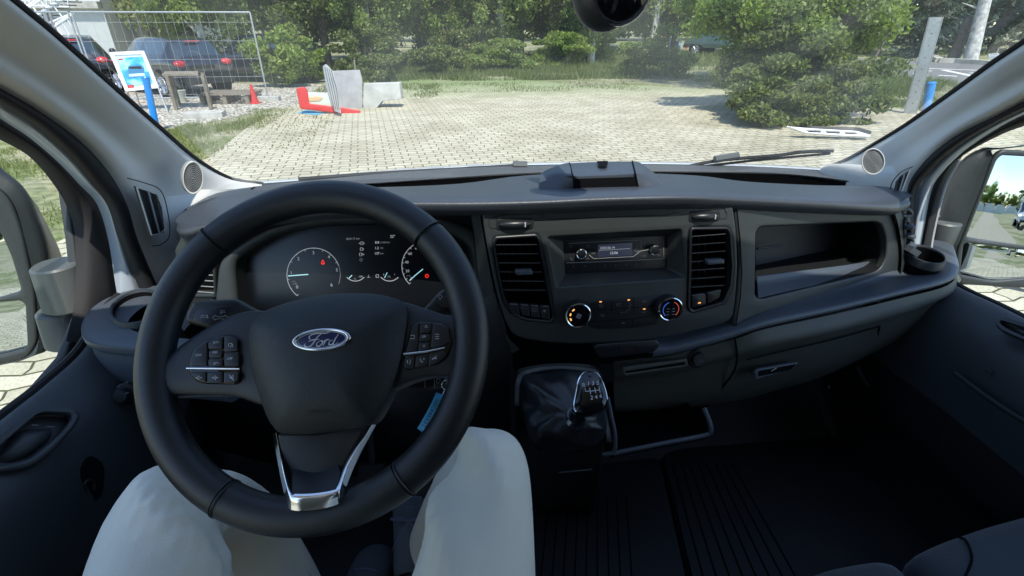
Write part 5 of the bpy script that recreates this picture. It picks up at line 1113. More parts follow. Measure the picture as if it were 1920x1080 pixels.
skin('shelf_lip', [[FR.p(*FR.px(*p, -.004), -.004) for p in ((1422, 559), (1500, 541), (1580, 524), (1645, 509))], [FR.p(*FR.px(*p, -.03), -.03) for p in ((1420, 531), (1500, 518), (1580, 507), (1640, 497))], [FR.p(*FR.px(*p, -.035), -.035) for p in ((1420, 518), (1500, 508), (1580, 498), (1643, 488))], [FR.p(*FR.px(*p, -.05), -.05) for p in ((1420, 519), (1500, 509), (1580, 499), (1643, 489))]], M['trim'], rpn, 3, 3, ang=30)
mb = MB(); q = [FR.p(*FR.px(x, y, -.1), -.1) for x, y in ((1420, 466), (1468, 459))]; mb.tube(q, .003, 6); mb.build('shelf_ridge', M['dash'], rpn)
mb = MB(); put_line(mb, FR, [(1381, 383), (1388, 450), (1391, 510), (1388, 560), (1380, 612)], 1.8, .0008); put_line(mb, FR, [(1683, 395), (1690, 430), (1694, 465), (1690, 516)], 1.3, .0008); mb.build('panel_gap', M['void'], rpn, smooth=False)
# end vent on the right
ev = [(1693, 413), (1700, 408), (1706, 425), (1713, 455), (1715, 475), (1713, 492), (1692, 510), (1690, 500)]
FE = Frame(AY(1700, 460, 1.03), (.1, -1, .1), (1, .1, 0)); e_ = plate('end_vent', FE, rp(FE.pl(ev), .006), M['dash'], DB, [rp(FE.pl([(1695, 418), (1700, 415), (1710, 470), (1708, 490), (1694, 503)]), .004)], .02, .006, .004)
plate('duct', FE, FE.pl(ev), M['void'], e_, depth=.004, w=-.014, bev=.001)
for k in range(5):
    y = 424+k*17; q = FE.px(1702+k*1.2, y, .001); MB().ball(FE.p(q.x, q.y, .001), (.013, .02, .008), 10).build('slat', M['trim'], e_)
q = FE.px(1709, 469, .012); MB().box(FE.p(q.x, q.y, .012), (.03, .025, .014), Matrix.Rotation(.5, 3, 'Y')).build('vent_tab', M['trim'], e_)
MB().tube(crom([AY(x, y, 1.04) for x, y in ((1690, 396), (1700, 392), (1707, 400), (1700, 405), (1690, 404))], 3), .006, 8).build('end_thumb_wheel', M['btn'], DB)
skin('end_cap', [[AY(1672, 384, 1.02), AY(1695, 384, 1.05), AY(1705, 388, 1.1)], [AY(1684, 420, 1.02), AY(1698, 412, 1.045), AY(1708, 420, 1.12)], [AY(1691, 470, 1.015), AY(1712, 478, 1.05), AY(1716, 480, 1.12)], [AY(1688, 520, 1.0), AY(1700, 512, 1.04), AY(1714, 500, 1.12)]], M['dash'], DB, 4, 4)

# --- shelf trim band with cup holder on the right, running to the stack
bt = [(1225, 640, .885), (1262, 638, .885), (1340, 617, .885), (1376, 605, .89), (1450, 577, .91), (1560, 548, .95), (1680, 520, .99), (1708, 505, 1.03), (1720, 470, 1.12), (1740, 440, 1.22)]
bf = [(1225, 661, .865), (1262, 656, .86), (1340, 636, .855), (1376, 625, .855), (1434, 606, .86), (1560, 578, .88), (1690, 546, .90), (1778, 523, .93), (1800, 500, 1.0), (1790, 462, 1.14)]
BT = [AY(*p) for p in bt]; BF = [AY(*p) for p in bf]
skin('shelf_trim', [[p+Vector((0, .02, .01)) for p in BT], BT, [p.lerp(q, .5)+Vector((0, 0, .002)) for p, q in zip(BT, BF)], [p.lerp(q, .9)+Vector((0, 0, .001)) for p, q in zip(BT, BF)], [q+Vector((0, 0, -.006)) for q in BF], [q+Vector((0, .004, -.014)) for q in BF], [q+Vector((0, .03, -.018)) for q in BF]], M['trim'], DB, 5, 4, ang=50)
MB().tube(crom([q+Vector((0, .012, -.017)) for q in BF[:-1]], 5), .005, 8).build('trim_gap', M['void'], DB)
def cup(cx, cy, rx, ry, rot, Zp, h, name='cup_holder'):
    top = [AZ(cx+rx*cos(t)*cos(rot)-ry*sin(t)*sin(rot), cy+rx*cos(t)*sin(rot)+ry*sin(t)*cos(rot), Zp) for t in [2*pi*k/36 for k in range(36)]]
    c = sum(top, Vector((0, 0, 0)))/36; V = []; F = []
    for s, z in ((1.06, -h), (1.07, -.004), (1.05, 0), (.97, 0), (.95, -.004)): V += [c+(p-c)*s+Vector((0, 0, z)) for p in top]
    for j in range(4):
        for i in range(36): F.append((j*36+i, j*36+(i+1) % 36, (j+1)*36+(i+1) % 36, (j+1)*36+i))
    o = mk(name, V, F, M['door'], DB, True, 40)
    mk('holder_well', [c+(p-c)*.955+Vector((0, 0, -.003)) for p in top]+[c+(p-c)*.88+Vector((0, 0, -.08)) for p in top], [(i, (i+1) % 36, 36+(i+1) % 36, 36+i) for i in range(36)]+[tuple(range(36, 72))], M['void'], o, False)
cup(1737, 476, 38, 14, .3, 1.40, .02)
# lower dash below the band, rolling under
lf = [(1150, 678, .90), (1262, 664, .885), (1376, 636, .87), (1434, 617, .87), (1560, 590, .89), (1690, 559, .91), (1775, 536, .945), (1796, 512, 1.02)]
lm_ = [(1150, 720, .90), (1262, 705, .89), (1376, 678, .88), (1440, 662, .87), (1560, 634, .885), (1680, 600, .915), (1770, 560, .965), (1793, 530, 1.04)]
lb_ = [(1150, 770, .93), (1262, 765, .94), (1376, 752, .95), (1450, 733, .95), (1540, 705, .96), (1660, 646, .99), (1755, 590, 1.05), (1785, 555, 1.1)]
LF, LM, LB2 = [AY(*p) for p in lf], [AY(*p) for p in lm_], [AY(*p) for p in lb_]
skin('lower_dash', [LF, [p.lerp(q, .5)+Vector((0, -.012, 0)) for p, q in zip(LF, LM)], LM, [p.lerp(q, .55)+Vector((0, -.014, -.01)) for p, q in zip(LM, LB2)], LB2, [p+Vector((0, .1, -.03)) for p in LB2], [p+Vector((0, .3, -.08)) for p in LB2]], M['dashl'], DB, 5, 4, ang=60)
def ondash(x, y):      # point on the lower dash face near the glove box
    return AY(x, y, .868 if y < 690 else .885)
gb = MB(); gb.tube(crom([AY(x, y, Y) for x, y, Y in ((1378, 636, .862), (1382, 668, .862), (1374, 700, .872), (1340, 745, .92))], 4), .0022, 6); gb.tube(crom([AY(x, y, Y) for x, y, Y in ((1400, 674, .861), (1480, 655, .862), (1560, 637, .876), (1650, 612, .9))], 4), .0018, 6); gb.tube(crom([AY(x, y, Y) for x, y, Y in ((1650, 612, .9), (1640, 642, .93), (1610, 675, .96))], 4), .0018, 6)
gb.build('glovebox_gap', M['void'], DB)
FG = Frame(AY(1450, 690, .868), (.0, -.95, .3))
gx = plate('glovebox_latch', FG, rp(FG.pl([(1409, 694), (1416, 689), (1492, 676), (1482, 688), (1470, 693), (1412, 709)]), .004), M['trim'], DB, depth=.012, w=.012, bev=.003)
plate('latch_recess', FG, rp(FG.pl([(1416, 692), (1486, 679), (1478, 688), (1470, 691), (1416, 702)]), .003), M['void'], gx, depth=.002, w=.0135, bev=.0005)
mb = MB(); put_line(mb, FG, [(1446, 696), (1456, 690)], 1.4, .0145); mb.build('keyhole_mark', M['grille'], gx, smooth=False)
# 12 V socket, slot
FK = Frame(AY(1308, 672, .885), (0, -.97, .25)); c = FK.px(1308, 671, .012); k = FK.scale(1308, 672)*19
s_ = MB().tube([FK.p(c.x, c.y, -.01), FK.p(c.x, c.y, .012), FK.p(c.x, c.y, .016)], [k, k*.97, k*.8], 32).build('power_socket', M['dark'], DB)
MB().tube([FK.p(c.x, c.y, .016), FK.p(c.x, c.y, .024)], [k*.66, k*.6], 24).build('socket_cap', M['btn'], s_)
mb = MB(); put_text(mb, FK, '12V', 1315, 677, 4, .0245); mb.build('socket_print', M['inkdim'], s_, smooth=False)
sl_ = plate('card_slot', FK, rp(FK.pl([(1162, 692), (1164, 684), (1282, 667), (1284, 681), (1168, 699)]), .003), M['dashl'], DB, [rp(FK.pl([(1168, 691), (1278, 674), (1278, 679), (1169, 695)]), .002)], .008, .018, .002)
plate('slot_void', FK, FK.pl([(1166, 689), (1280, 672), (1280, 680), (1168, 697)]), M['void'], sl_, depth=.002, w=.012, bev=.0005)
# open tray under the socket
tr = [(1150, 850, .80), (1160, 848, .80), (1250, 830, .80), (1322, 816, .80), (1333, 807, .80), (1330, 790, .81), (1320, 765, .83)]
TR = [AY(*p) for p in tr]; MB().tube(crom(TR, 5), .0055, 10).build('tray_rim', M['trim'], DB)
skin('tray_shell', [TR, [p+Vector((0, .02, -.03)) for p in TR], [p+Vector((-.0, .12, -.05)) for p in TR], [p+Vector((-.0, .2, .03)) for p in TR]], M['void'], DB, 3, 3)
skin('tray_back', [[AY(1150, 760, .93), AY(1240, 760, .94), AY(1330, 745, .94)], [AY(1150, 830, .97), AY(1240, 810, .97), AY(1320, 790, .97)]], M['void'], DB, 3, 3)
# hook bracket on the right underside
MB().tube(crom([AY(x, y, 1.0) for x, y in ((1608, 688), (1620, 712), (1635, 730), (1655, 731), (1680, 722), (1684, 700), (1680, 680))], 5), .005, 8).build('bracket', M['trim'], DB)

# --- binnacle
FC = Frame(AY(665, 500, 1.0), (0, -1, .3))
bo_ = [(400, 575), (408, 492), (436, 462), (501, 421), (587, 402), (700, 395), (820, 400), (896, 432), (903, 520), (903, 640), (850, 700), (420, 700)]
bi_ = [(438, 508), (442, 488), (477, 463), (512, 444), (560, 430), (614, 423), (748, 419), (800, 425), (860, 446), (884, 466), (890, 500), (886, 560), (860, 610), (700, 640), (500, 640), (446, 590)]
bz = plate('binnacle_bezel', FC, rp(FC.pl(bo_), .02), M['dash'], DB, [rp(FC.pl(bi_), .015)], .04, .0, .012, 4)
V = [FC.p(*p, -.01) for p in rp(FC.pl(bi_), .015)]; W = [FC.p(p.x*.97, p.y*.97, -.05) for p in rp(FC.pl(bi_), .015)]; n_ = len(V)
mk('bezel_well', V+W, [(i, (i+1) % n_, n_+(i+1) % n_, n_+i) for i in range(n_)], M['dark'], bz)
CW = -.045
IC = plate('instrument_cluster', FC, FC.pl(bi_, CW), mat('cluster_lens', (.004, .005, .007), .3), DB, depth=.006, w=CW, bev=.001)
mb = MB(); md_ = MB(); mbb = MB(); mr = MB(); W1 = CW+.0008
def arc(cx, cy, r, a0, a1, m_, wd=1.0, n=24): put_line(m_, FC, [(cx+r*cos(R(a0+(a1-a0)*t/n)), cy-r*sin(R(a0+(a1-a0)*t/n))) for t in range(n+1)], wd, W1)
arc(588, 515, 50, 232, 20, mb, 1.2); arc(588, 515, 50, 20, -20, md_, .8)
for i, s in enumerate('0123456'):
    x, y = ((557, 538), (546, 511), (559.5, 485), (587.5, 474), (616.5, 481.5), (631.5, 506), (621.5, 534))[i]; put_text(mb if i < 5 else mb, FC, s, x, y, 6.6, W1)
for i in range(13):
    a = 232-i*42/2.0+i*.6; r0_ = 46 if i % 2 == 0 else 48
    if i < 11: put_line(mb, FC, [(588+r0_*cos(R(a)), 515-r0_*sin(R(a))), (588+50*cos(R(a)), 515-50*sin(R(a)))], .9, W1)
put_line(mbb, FC, [(540, 517.5), (558, 516), (578, 514.5)], 2.0, W1); put_text(md_, FC, 'rpm', 551, 528, 2.6, W1); put_text(md_, FC, 'x1000', 553, 532, 2.6, W1)
mb.build('tachometer_scale', M['lit'], IC, smooth=False); mb = MB(); arc(800, 499, 46.5, 226, 92, mb, 1.2); arc(800, 499, 46.5, 92, 60, md_, .9)
for s, x, y in (('0', 771, 521.5), ('20', 764, 508), ('40', 762.5, 491.5), ('60', 769, 475.5), ('80', 781.5, 465), ('100', 798.5, 460), ('200', 829, 518)): put_text(mb, FC, s, x, y, 5.4 if s != '0' else 4.5, W1)
for i in range(11): a = 226-i*13.4; put_line(mb, FC, [(800+43*cos(R(a)), 499-43*sin(R(a))), (800+46.5*cos(R(a)), 499-46.5*sin(R(a)))], .9, W1)
put_line(mbb, FC, [(768, 526), (780, 515), (793, 504.5)], 1.8, W1); put_text(md_, FC, 'km/h', 766, 517, 2.6, W1)
mb.build('speedometer_scale', M['lit'], IC, smooth=False); mb = MB(); put_text(md_, FC, '8541.9 km', 662, 447.5, 4.6, W1); put_text(mb, FC, '22°', 736, 443, 5.2, W1, .01)
for s, y, u in (('8.8', 454.5, 'l/100 km'), ('1.2', 465, 'l/h'), ('137', 475, 'km')):
    put_text(mb, FC, s, 707 if s != '137' else 707.5, y, 4.8, W1, .014); put_text(md_, FC, u, 722 if len(u) > 3 else 716, y, 3.8, W1)
for x, y in ((679, 456), (678, 467), (676.5, 477)):
    put_line(mb, FC, [(x-2.5, y-2.5), (x+1.5, y-2.5), (x+1.5, y+2.8), (x-2.5, y+2.8), (x-2.5, y-2.5)], .9, W1); put_line(mb, FC, [(x+3, y-2), (x+3.8, y+2)], .8, W1)
put_line(mb, FC, [(673, 456), (675, 456)], 1.6, W1); put_line(mb, FC, [(681, 477), (683, 477)], 1.4, W1); arc(677, 487, 2.4, 0, 340, md_, .7)
for cx, t0, t1, tm_ in ((666.5, 'C', '120', '°C'), (730.5, '0', '1', '1/2')):
    arc(cx, 505, 22, 222, 318, mb, 1.4, 14); put_text(mb, FC, t1, cx+10 if cx < 700 else cx+9.5, 518.5 if cx < 700 else 514.5, 3.6, W1); put_text(mb, FC, tm_, cx-1, 523 if cx < 700 else 518.5, 3.2, W1)
    if cx > 700: put_text(mb, FC, '0', cx-11, 515, 3.6, W1)
put_line(mbb, FC, [(654, 522), (660, 516)], 1.6, W1); put_line(mbb, FC, [(721, 521), (726, 511)], 1.4, W1)
put_line(md_, FC, [(688, 520), (694, 520)], 1, W1); put_line(md_, FC, [(691, 520), (691, 515)], 1, W1); put_line(mb, FC, [(705, 515), (710, 515), (710, 520), (705, 520), (705, 515)], 1.2, W1)
arc(605.5, 492.5, 2.6, 180, 360, mr, 2.2, 8); put_line(mr, FC, [(603.2, 492), (605.5, 487.5), (607.8, 492)], 2.0, W1); arc(800.5, 517.5, 3.2, 0, 350, mr, 1.1, 12); put_line(mr, FC, [(800.5, 515.5), (800.5, 518.6)], 1.2, W1)
mb.build('trip_readout', M['lit'], IC, smooth=False); md_.build('dim_readout', M['litd'], IC, smooth=False); mbb.build('gauge_needles', M['litblue'], IC, smooth=False); mr.build('warning_lamps', M['litred'], IC, smooth=False)
# hood over the cluster, column shroud, knee panel
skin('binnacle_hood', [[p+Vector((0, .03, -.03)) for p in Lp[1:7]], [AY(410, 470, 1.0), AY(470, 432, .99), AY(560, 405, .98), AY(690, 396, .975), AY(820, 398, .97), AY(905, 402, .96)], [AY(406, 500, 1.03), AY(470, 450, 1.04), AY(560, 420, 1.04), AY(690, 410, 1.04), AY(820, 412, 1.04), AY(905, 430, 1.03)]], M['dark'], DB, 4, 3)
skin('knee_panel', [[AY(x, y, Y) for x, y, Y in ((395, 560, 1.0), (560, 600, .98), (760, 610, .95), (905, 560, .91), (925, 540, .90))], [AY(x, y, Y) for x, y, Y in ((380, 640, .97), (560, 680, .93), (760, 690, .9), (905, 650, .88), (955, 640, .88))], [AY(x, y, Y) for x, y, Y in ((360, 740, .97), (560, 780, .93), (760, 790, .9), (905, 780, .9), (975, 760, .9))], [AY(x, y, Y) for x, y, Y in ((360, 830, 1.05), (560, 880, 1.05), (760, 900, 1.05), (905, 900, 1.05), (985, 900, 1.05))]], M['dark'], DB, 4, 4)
skin('stack_side', [[AY(x, y, Y) for x, y, Y in ((898, 388, .945), (907, 445, .925), (925, 540, .9), (945, 620, .88), (975, 655, .87))], [AY(x, y, Y) for x, y, Y in ((880, 388, .98), (890, 445, .97), (900, 540, .95), (915, 620, .92), (925, 680, .9))]], M['dash'], DB, 4, 3)
# left end vent and cup holder wing
LEo = [(330, 432), (352, 437), (400, 440), (405, 560), (345, 560), (332, 500), (326, 470), (338, 446)]
FL_ = Frame(AY(370, 480, 1.02), (-.25, -.95, .1)); lv = plate('left_air_vent', FL_, rp(FL_.pl(LEo), .006), M['dash'], DB, [rp(FL_.pl([(348, 474), (396, 474), (400, 552), (350, 552), (338, 500)]), .005)], .03, 0, .004)
plate('duct', FL_, FL_.pl([(345, 470), (400, 470), (402, 555), (345, 555), (335, 500)]), M['void'], lv, depth=.004, w=-.028, bev=.001)
mb = MB()
for k in range(7): put_line(mb, FL_, [(342+k, 482+k*10.5), (402, 483+k*11)], 1.6, -.006)
mb.build('slats', M['grille'], lv, smooth=False)
plate('vent_wheel', FL_, rp(FL_.pl([(365, 447), (404, 447), (404, 458), (369, 460), (364, 454)]), .005), M['btn'], lv, depth=.016, w=.008, bev=.003)
wt_ = [(300, 535, 1.06), (250, 543, 1.06), (200, 560, 1.0), (166, 585, .95), (152, 618, .90), (172, 644, .855), (260, 656, .82), (400, 668, .82)]
wi = [(330, 560, 1.04), (300, 565, 1.02), (270, 575, .98), (250, 590, .95), (240, 605, .92), (250, 620, .89), (300, 630, .87), (400, 640, .87)]
WT = [AY(*p) for p in wt_]; WT = [Vector((p.x, p.y, 1.385)) if False else AZ(a, b, 1.375) for p, (a, b, c_) in zip(WT, wt_)]; WI = [AZ(a, b, 1.385) for a, b, c_ in wi]
skin('left_shelf', [WI, [p.lerp(q, .6)+Vector((0, 0, .001)) for p, q in zip(WI, WT)], [p.lerp(q, .93) for p, q in zip(WI, WT)], WT, [p+Vector((0, .0, -.012)) for p in WT], [p.lerp(q, .08)+Vector((0, 0, -.02)) for p, q in zip(WT, WI)]], M['trim'], DB, 5, 4, ang=50)
cup(256, 574, 50, 29, -.28, 1.395, .03)
skin('left_knee_panel', [[p.lerp(q, .1)+Vector((0, 0, -.02)) for p, q in zip(WT[2:], WI[2:])], [p.lerp(q, .07)+Vector((0, 0, -.05)) for p, q in zip(WT[2:], WI[2:])], [p.lerp(q, .12)+Vector((0, 0, -.085)) for p, q in zip(WT[2:], WI[2:])], [p.lerp(q, .4)+Vector((0, .0, -.12)) for p, q in zip(WT[2:], WI[2:])], [p.lerp(q, .9)+Vector((0, .05, -.16)) for p, q in zip(WT[2:], WI[2:])]], M['trim'], DB, 5, 4, ang=60)
fk = Frame(AZ(238, 738, 1.275)+Vector((0, .0, 0)), (.1, -.9, .4)); c = fk.px(238, 737); k = fk.scale(238, 737)
hk = MB().tube([fk.p(c.x, c.y, -.02), fk.p(c.x, c.y, .006), fk.p(c.x, c.y, .009)], [k*24, k*23, k*20], 30).build('headlight_switch', M['dark'], DB)
MB().tube([fk.p(c.x, c.y, .009), fk.p(c.x, c.y, .022), fk.p(c.x, c.y, .025)], [k*15, k*14, k*12], 24).build('switch_knob', M['btn'], hk)
mb = MB()
for a in (40, 90, 140, 200): put_line(mb, fk, [(238+20*cos(R(a))-2, 737-20*sin(R(a))), (238+20*cos(R(a))+2, 737-20*sin(R(a)))], 1.6, .0105)
put_line(mb, fk, [(235, 738), (241, 736)], 1.6, .0262); mb.build('switch_print', M['inkdim'], hk, smooth=False)
# ------------------------------------------------------------------ floor, firewall, lower cab
skin('firewall', [[Vector((x, .15, .70)) for x in (-.8, -.2, .5, 1.24)], [Vector((x, .9, .70)) for x in (-.8, -.2, .5, 1.24)], [Vector((x, 1.1, .74)) for x in (-.8, -.2, .5, 1.24)], [Vector((x, 1.32, 1.0)) for x in (-.8, -.2, .5, 1.24)], [Vector((x, 1.36, 1.45)) for x in (-.8, -.2, .5, 1.24)]], M['carpet'], VB, 3, 4)
for s, X in ((-1, -.77), (1, 1.225)):
    MB().box((X, 1.15, .92), (.04, 1.1, .5)).build('kick_panel', M['doord'], VB)
# ------------------------------------------------------------------ steering wheel
al, yw = R(42), R(-9); nW = Vector((sin(yw)*cos(al), -cos(al)*cos(yw), sin(al)))
WC = Vector((-.1768, .5045, 1.5725)); FWh = Frame(WC, nW, (1, 0, 0))
SW = thing('steering_wheel', 'black leather steering wheel with chrome lower spoke and oval badge', 'steering wheel', WC)
RM, RT = .1828, .0192
def rimp(a, dr=0, dz=0): return FWh.p((RM+dr)*cos(a), (RM+dr)*sin(a), dz)
V = []; F = []; NA, NB = 144, 18
for i in range(NA):
    a = 2*pi*i/NA; g_ = 1.0
    for j in range(NB):
        b = 2*pi*j/NB; rr = RT*(1+.06*cos(2*b)); V.append(rimp(a, rr*cos(b), rr*1.05*sin(b)))
for i in range(NA):
    for j in range(NB): F.append((i*NB+j, i*NB+(j+1) % NB, ((i+1) % NA)*NB+(j+1) % NB, ((i+1) % NA)*NB+j))
rim = mk('rim', V, F, M['leather'], SW, True, 80)
def wpx(x, y, w=0): return FWh.px(x, y, w)
for (x, y) in ((395, 440), (815, 432), (420, 935), (757, 900)):
    q = wpx(x, y); a = math.atan2(q.y, q.x); P = [rimp(a, (RT+.0008)*cos(b)*1.03, (RT+.0008)*1.05*sin(b)) for b in [k*2*pi/28 for k in range(28)]]
    MB().tube(P, .0006, 6, True).build('leather_seam', M['void'], rim); P = [p+(rimp(a+.012)-rimp(a)) for p in P]; MB().tube(P, .0007, 5, True).build('seam_ridge', M['leather'], rim)
# spokes: arms behind the pad, running into the rim
def spoke(name, top_, bot_, m, w0=-.012, w1=.004):
    """a sheet with rounded lips between two photo-traced edges"""
    T = [FWh.p(*wpx(*p, w1), w1) for p in top_]; B_ = [FWh.p(*wpx(*p, w1), w1) for p in bot_]; d = nW
    return skin(name, [[p-d*.03 for p in T], [p-d*.006 for p in T], [p.lerp(q, .06)+d*.0 for p, q in zip(T, B_)], [p.lerp(q, .3)+d*.004 for p, q in zip(T, B_)], [p.lerp(q, .7)+d*.004 for p, q in zip(T, B_)], [p.lerp(q, .94) for p, q in zip(T, B_)], [q-d*.006 for q in B_], [q-d*.03 for q in B_]], m, SW, 4, 3, ang=70)
spoke('spoke', [(318, 662), (345, 640), (400, 605), (455, 583), (510, 580), (560, 570)], [(312, 745), (345, 742), (390, 742), (440, 744), (490, 760), (560, 770)], M['leather'])
spoke('spoke', [(655, 565), (705, 562), (760, 566), (800, 578), (842, 590), (872, 578)], [(690, 750), (740, 728), (770, 715), (810, 705), (850, 705), (890, 690)], M['leather'])
# airbag pad
ho_ = [(458, 632), (463, 605), (475, 590), (507, 573), (570, 555), (632, 547), (695, 548), (735, 556), (757, 568), (760, 590), (757, 618), (748, 671), (729, 727), (706, 774), (692, 793), (670, 801), (632, 808), (570, 815), (522, 813), (507, 802), (491, 776), (470, 712), (460, 665)]
HP = [Vector(v[:2]) for v in crom([Vector((*wpx(x, y, .02), 0)) for x, y in ho_], 3, True)]
hub = pillow('airbag_cover', FWh, HP, .024, M['hub'], SW, w=.012, rings=10, pw=3.2, base=.03)
def hubw(u, v):
    c = sum(HP, Vector((0, 0)))/len(HP); d = Vector((u, v))-c; a = math.atan2(d.y, d.x)
    rb = max((p-c).dot(d.normalized()) for p in HP if (p-c).normalized().dot(d.normalized()) > .97) if d.length > 1e-5 else 1
    s = min(1, d.length/rb); return .012+.024*(1-s**3.2)
# emblem
ec = wpx(604, 637, .036); ke = FWh.scale(604, 637); RX, RY, er = ke*54, ke*20.5/ .93, -.0
ax_ = (wpx(658, 633, .036)-wpx(550, 641, .036)); er = math.atan2(ax_.y, ax_.x)
EF = Frame(FWh.p(ec.x, ec.y, .0345), nW, (FWh.x*cos(er)+FWh.y*sin(er)))
RY = (EF.px(604, 616.5)-EF.px(604, 658)).length/2; RX = (EF.px(550, 640)-EF.px(659, 633)).length/2
em = plate('emblem', EF, circ((0, 0), RX, 56, RY), M['chrome'], SW, [circ((0, 0), RX*.86, 56, RY*.76)], .006, .0045, .0015, 3)
plate('emblem_field', EF, circ((0, 0), RX*.88, 56, RY*.8), M['emblem'], em, depth=.004, w=.0025, bev=.0002)
mb = MB(); mb.tube([EF.p(RX*.82*cos(t), RY*.70*sin(t), .0028) for t in [k*2*pi/60 for k in range(60)]], .00035, 5, True)
# script word, drawn as pen strokes
K = RX/175*1.0
def pen(P, r=.9):
    Q = crom([Vector(((x-906)*K*1.18, (306-y)*K*1.15, 0)) for x, y in P], 5); n = len(Q)
    mb.tube([EF.p(q.x, q.y, .0028) for q in Q], [K*(r*2.2+r*1.9*sin(pi*i/max(1, n-1))) for i in range(n)], 6)
pen([(848, 300), (842, 288), (858, 276), (890, 272), (925, 274), (948, 270)]); pen([(905, 276), (885, 292), (868, 318), (852, 336), (832, 340), (820, 330), (826, 320)], 1.25); pen([(840, 310), (868, 304), (895, 304)], .8)
pen([(900, 312), (884, 322), (882, 336), (894, 340), (908, 330), (912, 316), (902, 311), (914, 316), (926, 310)], .95)
pen([(926, 308), (922, 322), (914, 338)], .9); pen([(920, 322), (934, 309), (946, 310)], .85)
pen([(962, 312), (948, 318), (944, 332), (954, 338), (968, 326), (974, 308)], .95); pen([(992, 284), (980, 302), (968, 324), (966, 336), (978, 336), (988, 326)], 1.0)
mb.build('emblem_script', mat('emblem_silver', (.62, .64, .68), .35, .3), em)
# embossed word on the pad
mb = MB(); c = wpx(597, 772, .02); z_ = hubw(c.x, c.y); put_text(mb, FWh, 'AIRBAG', 597, 772, 9, z_+.0006, 0, .06)
for v in mb.V: q = v-FWh.o; u_ = hubw(q.dot(FWh.x), q.dot(FWh.y)); v += nW*(u_+.0003-q.dot(nW))
mb.build('embossed_word', mat('airbag_cover_emboss', (.012, .015, .019), .6), hub, smooth=False)
# switch pads on the spokes
SWI = .0105
lp = [(353, 690), (354, 672), (361, 652), (384, 637), (420, 627), (434, 627), (448, 635), (451, 690), (449, 716), (440, 721), (382, 720), (364, 714), (354, 702)]
rp_ = [(754, 690), (757, 665), (770, 609), (786, 601), (832, 606), (843, 614), (849, 644), (839, 671), (820, 684), (763, 694)]
lb_pad = plate('switch_pad', FWh, rp(FWh.pl(lp, SWI), .004), M['gloss'], SW, depth=.012, w=SWI, bev=.003)
rb_pad = plate('switch_pad', FWh, rp(FWh.pl(rp_, SWI), .004), M['gloss'], SW, depth=.012, w=SWI, bev=.003)
W2 = SWI+.0028
def keys(P, par): return [plate('spoke_button', FWh, rp(FWh.pl(p, W2), .0022), M['btn'], par, depth=.005, w=W2, bev=.0012) for p in P]
keys([[(357, 686), (357, 672), (364, 655), (388, 641), (388, 686)], [(390, 640), (417, 631), (417, 653), (390, 655)], [(391, 657), (416, 656), (416, 670), (391, 671)], [(390, 673), (417, 672), (417, 686), (390, 687)], [(420, 630), (434, 630), (445, 637), (446, 658), (420, 660)], [(420, 662), (447, 660), (448, 686), (420, 687)],
      [(356, 697), (386, 697), (386, 717), (367, 711), (358, 704)], [(388, 697), (417, 697), (417, 718), (388, 718)], [(419, 697), (448, 697), (447, 713), (438, 718), (419, 718)]], lb_pad)
keys([[(760, 662), (773, 612), (785, 604), (782, 658)], [(788, 604), (809, 604), (807, 624), (787, 624)], [(787, 626), (806, 626), (805, 640), (785, 640)], [(785, 642), (805, 642), (804, 656), (784, 659)], [(812, 605), (831, 609), (841, 616), (843, 642), (830, 650), (808, 653)],
      [(758, 671), (776, 668), (775, 690), (757, 690)], [(779, 668), (802, 664), (801, 686), (778, 689)], [(804, 664), (834, 656), (834, 669), (819, 682), (803, 686)]], rb_pad)
mb = MB(); W3 = W2+.0006
for s, x, y, h in (('SET+', 405, 642, 4), ('CAN', 372, 665.5, 4), ('RES', 403.5, 660, 4.2), ('SET-', 405, 681, 4), ('LIM', 431, 672, 4.2)): put_text(mb, FWh, s, x, y, h, W3, .008, 0, .25)
T = lambda P, w=1.0: put_line(mb, FWh, P, w, W3)
T([(428, 650), (429, 644), (434, 644), (437, 647), (435, 651)]); T([(431, 651), (435, 646)])
for x in (371, 402): T([(x-5, 708), (x-2, 708), (x+2, 704), (x+2, 712), (x-2, 709)], 1.3); T([(x+4, 708), (x+8, 708)], 1.2)
T([(406+0, 706), (406, 710)]); T([(430, 708), (433, 708), (437, 703), (437, 712), (433, 709)], 1.4); T([(430, 703), (438, 713)], 1.2)
mb.build('printed_marks', M['ink'], lb_pad, smooth=False); mb = MB()
put_text(mb, FWh, 'OK', 795, 631, 4, W3, .01); T([(799, 609), (796.5, 614), (801.5, 614), (799, 609)], .9); T([(795, 651), (792.5, 647), (797.5, 647), (795, 651)], .9)
T([(770, 629), (777, 629), (777, 635), (769, 635)], 1.1)
for k in range(3): T([(815.5, 627+k*4), (816.5, 627+k*4)], 1.4); T([(818, 627+k*4), (823, 627+k*4)], 1.1)
T([(764, 675), (764, 681)], 1.3); T([(768, 674), (770, 678), (767, 683)], .9); T([(788, 672), (789, 677), (793, 679)], 1.5); T([(794, 671), (794, 675), (797, 672)], .9)
T([(810, 674), (814, 671), (818, 673)], 1.6); T([(818, 667), (818, 671), (815, 669)], .9)
mb.build('printed_marks', M['ink'], rb_pad, smooth=False)
for P, pr, wd in (([(350, 690.5), (400, 691), (449, 691.5)], lb_pad, 3.6), ([(757, 664), (795, 660), (834, 652)], rb_pad, 4.2)):
    T3 = [FWh.p(*wpx(x, y, W3), W3) for x, y in P]; MB().tube(T3, [FWh.scale(*P[0])*wd/2]*2+[FWh.scale(*P[0])*wd*.28], 10).build('chrome_strip', M['chrome'], pr)
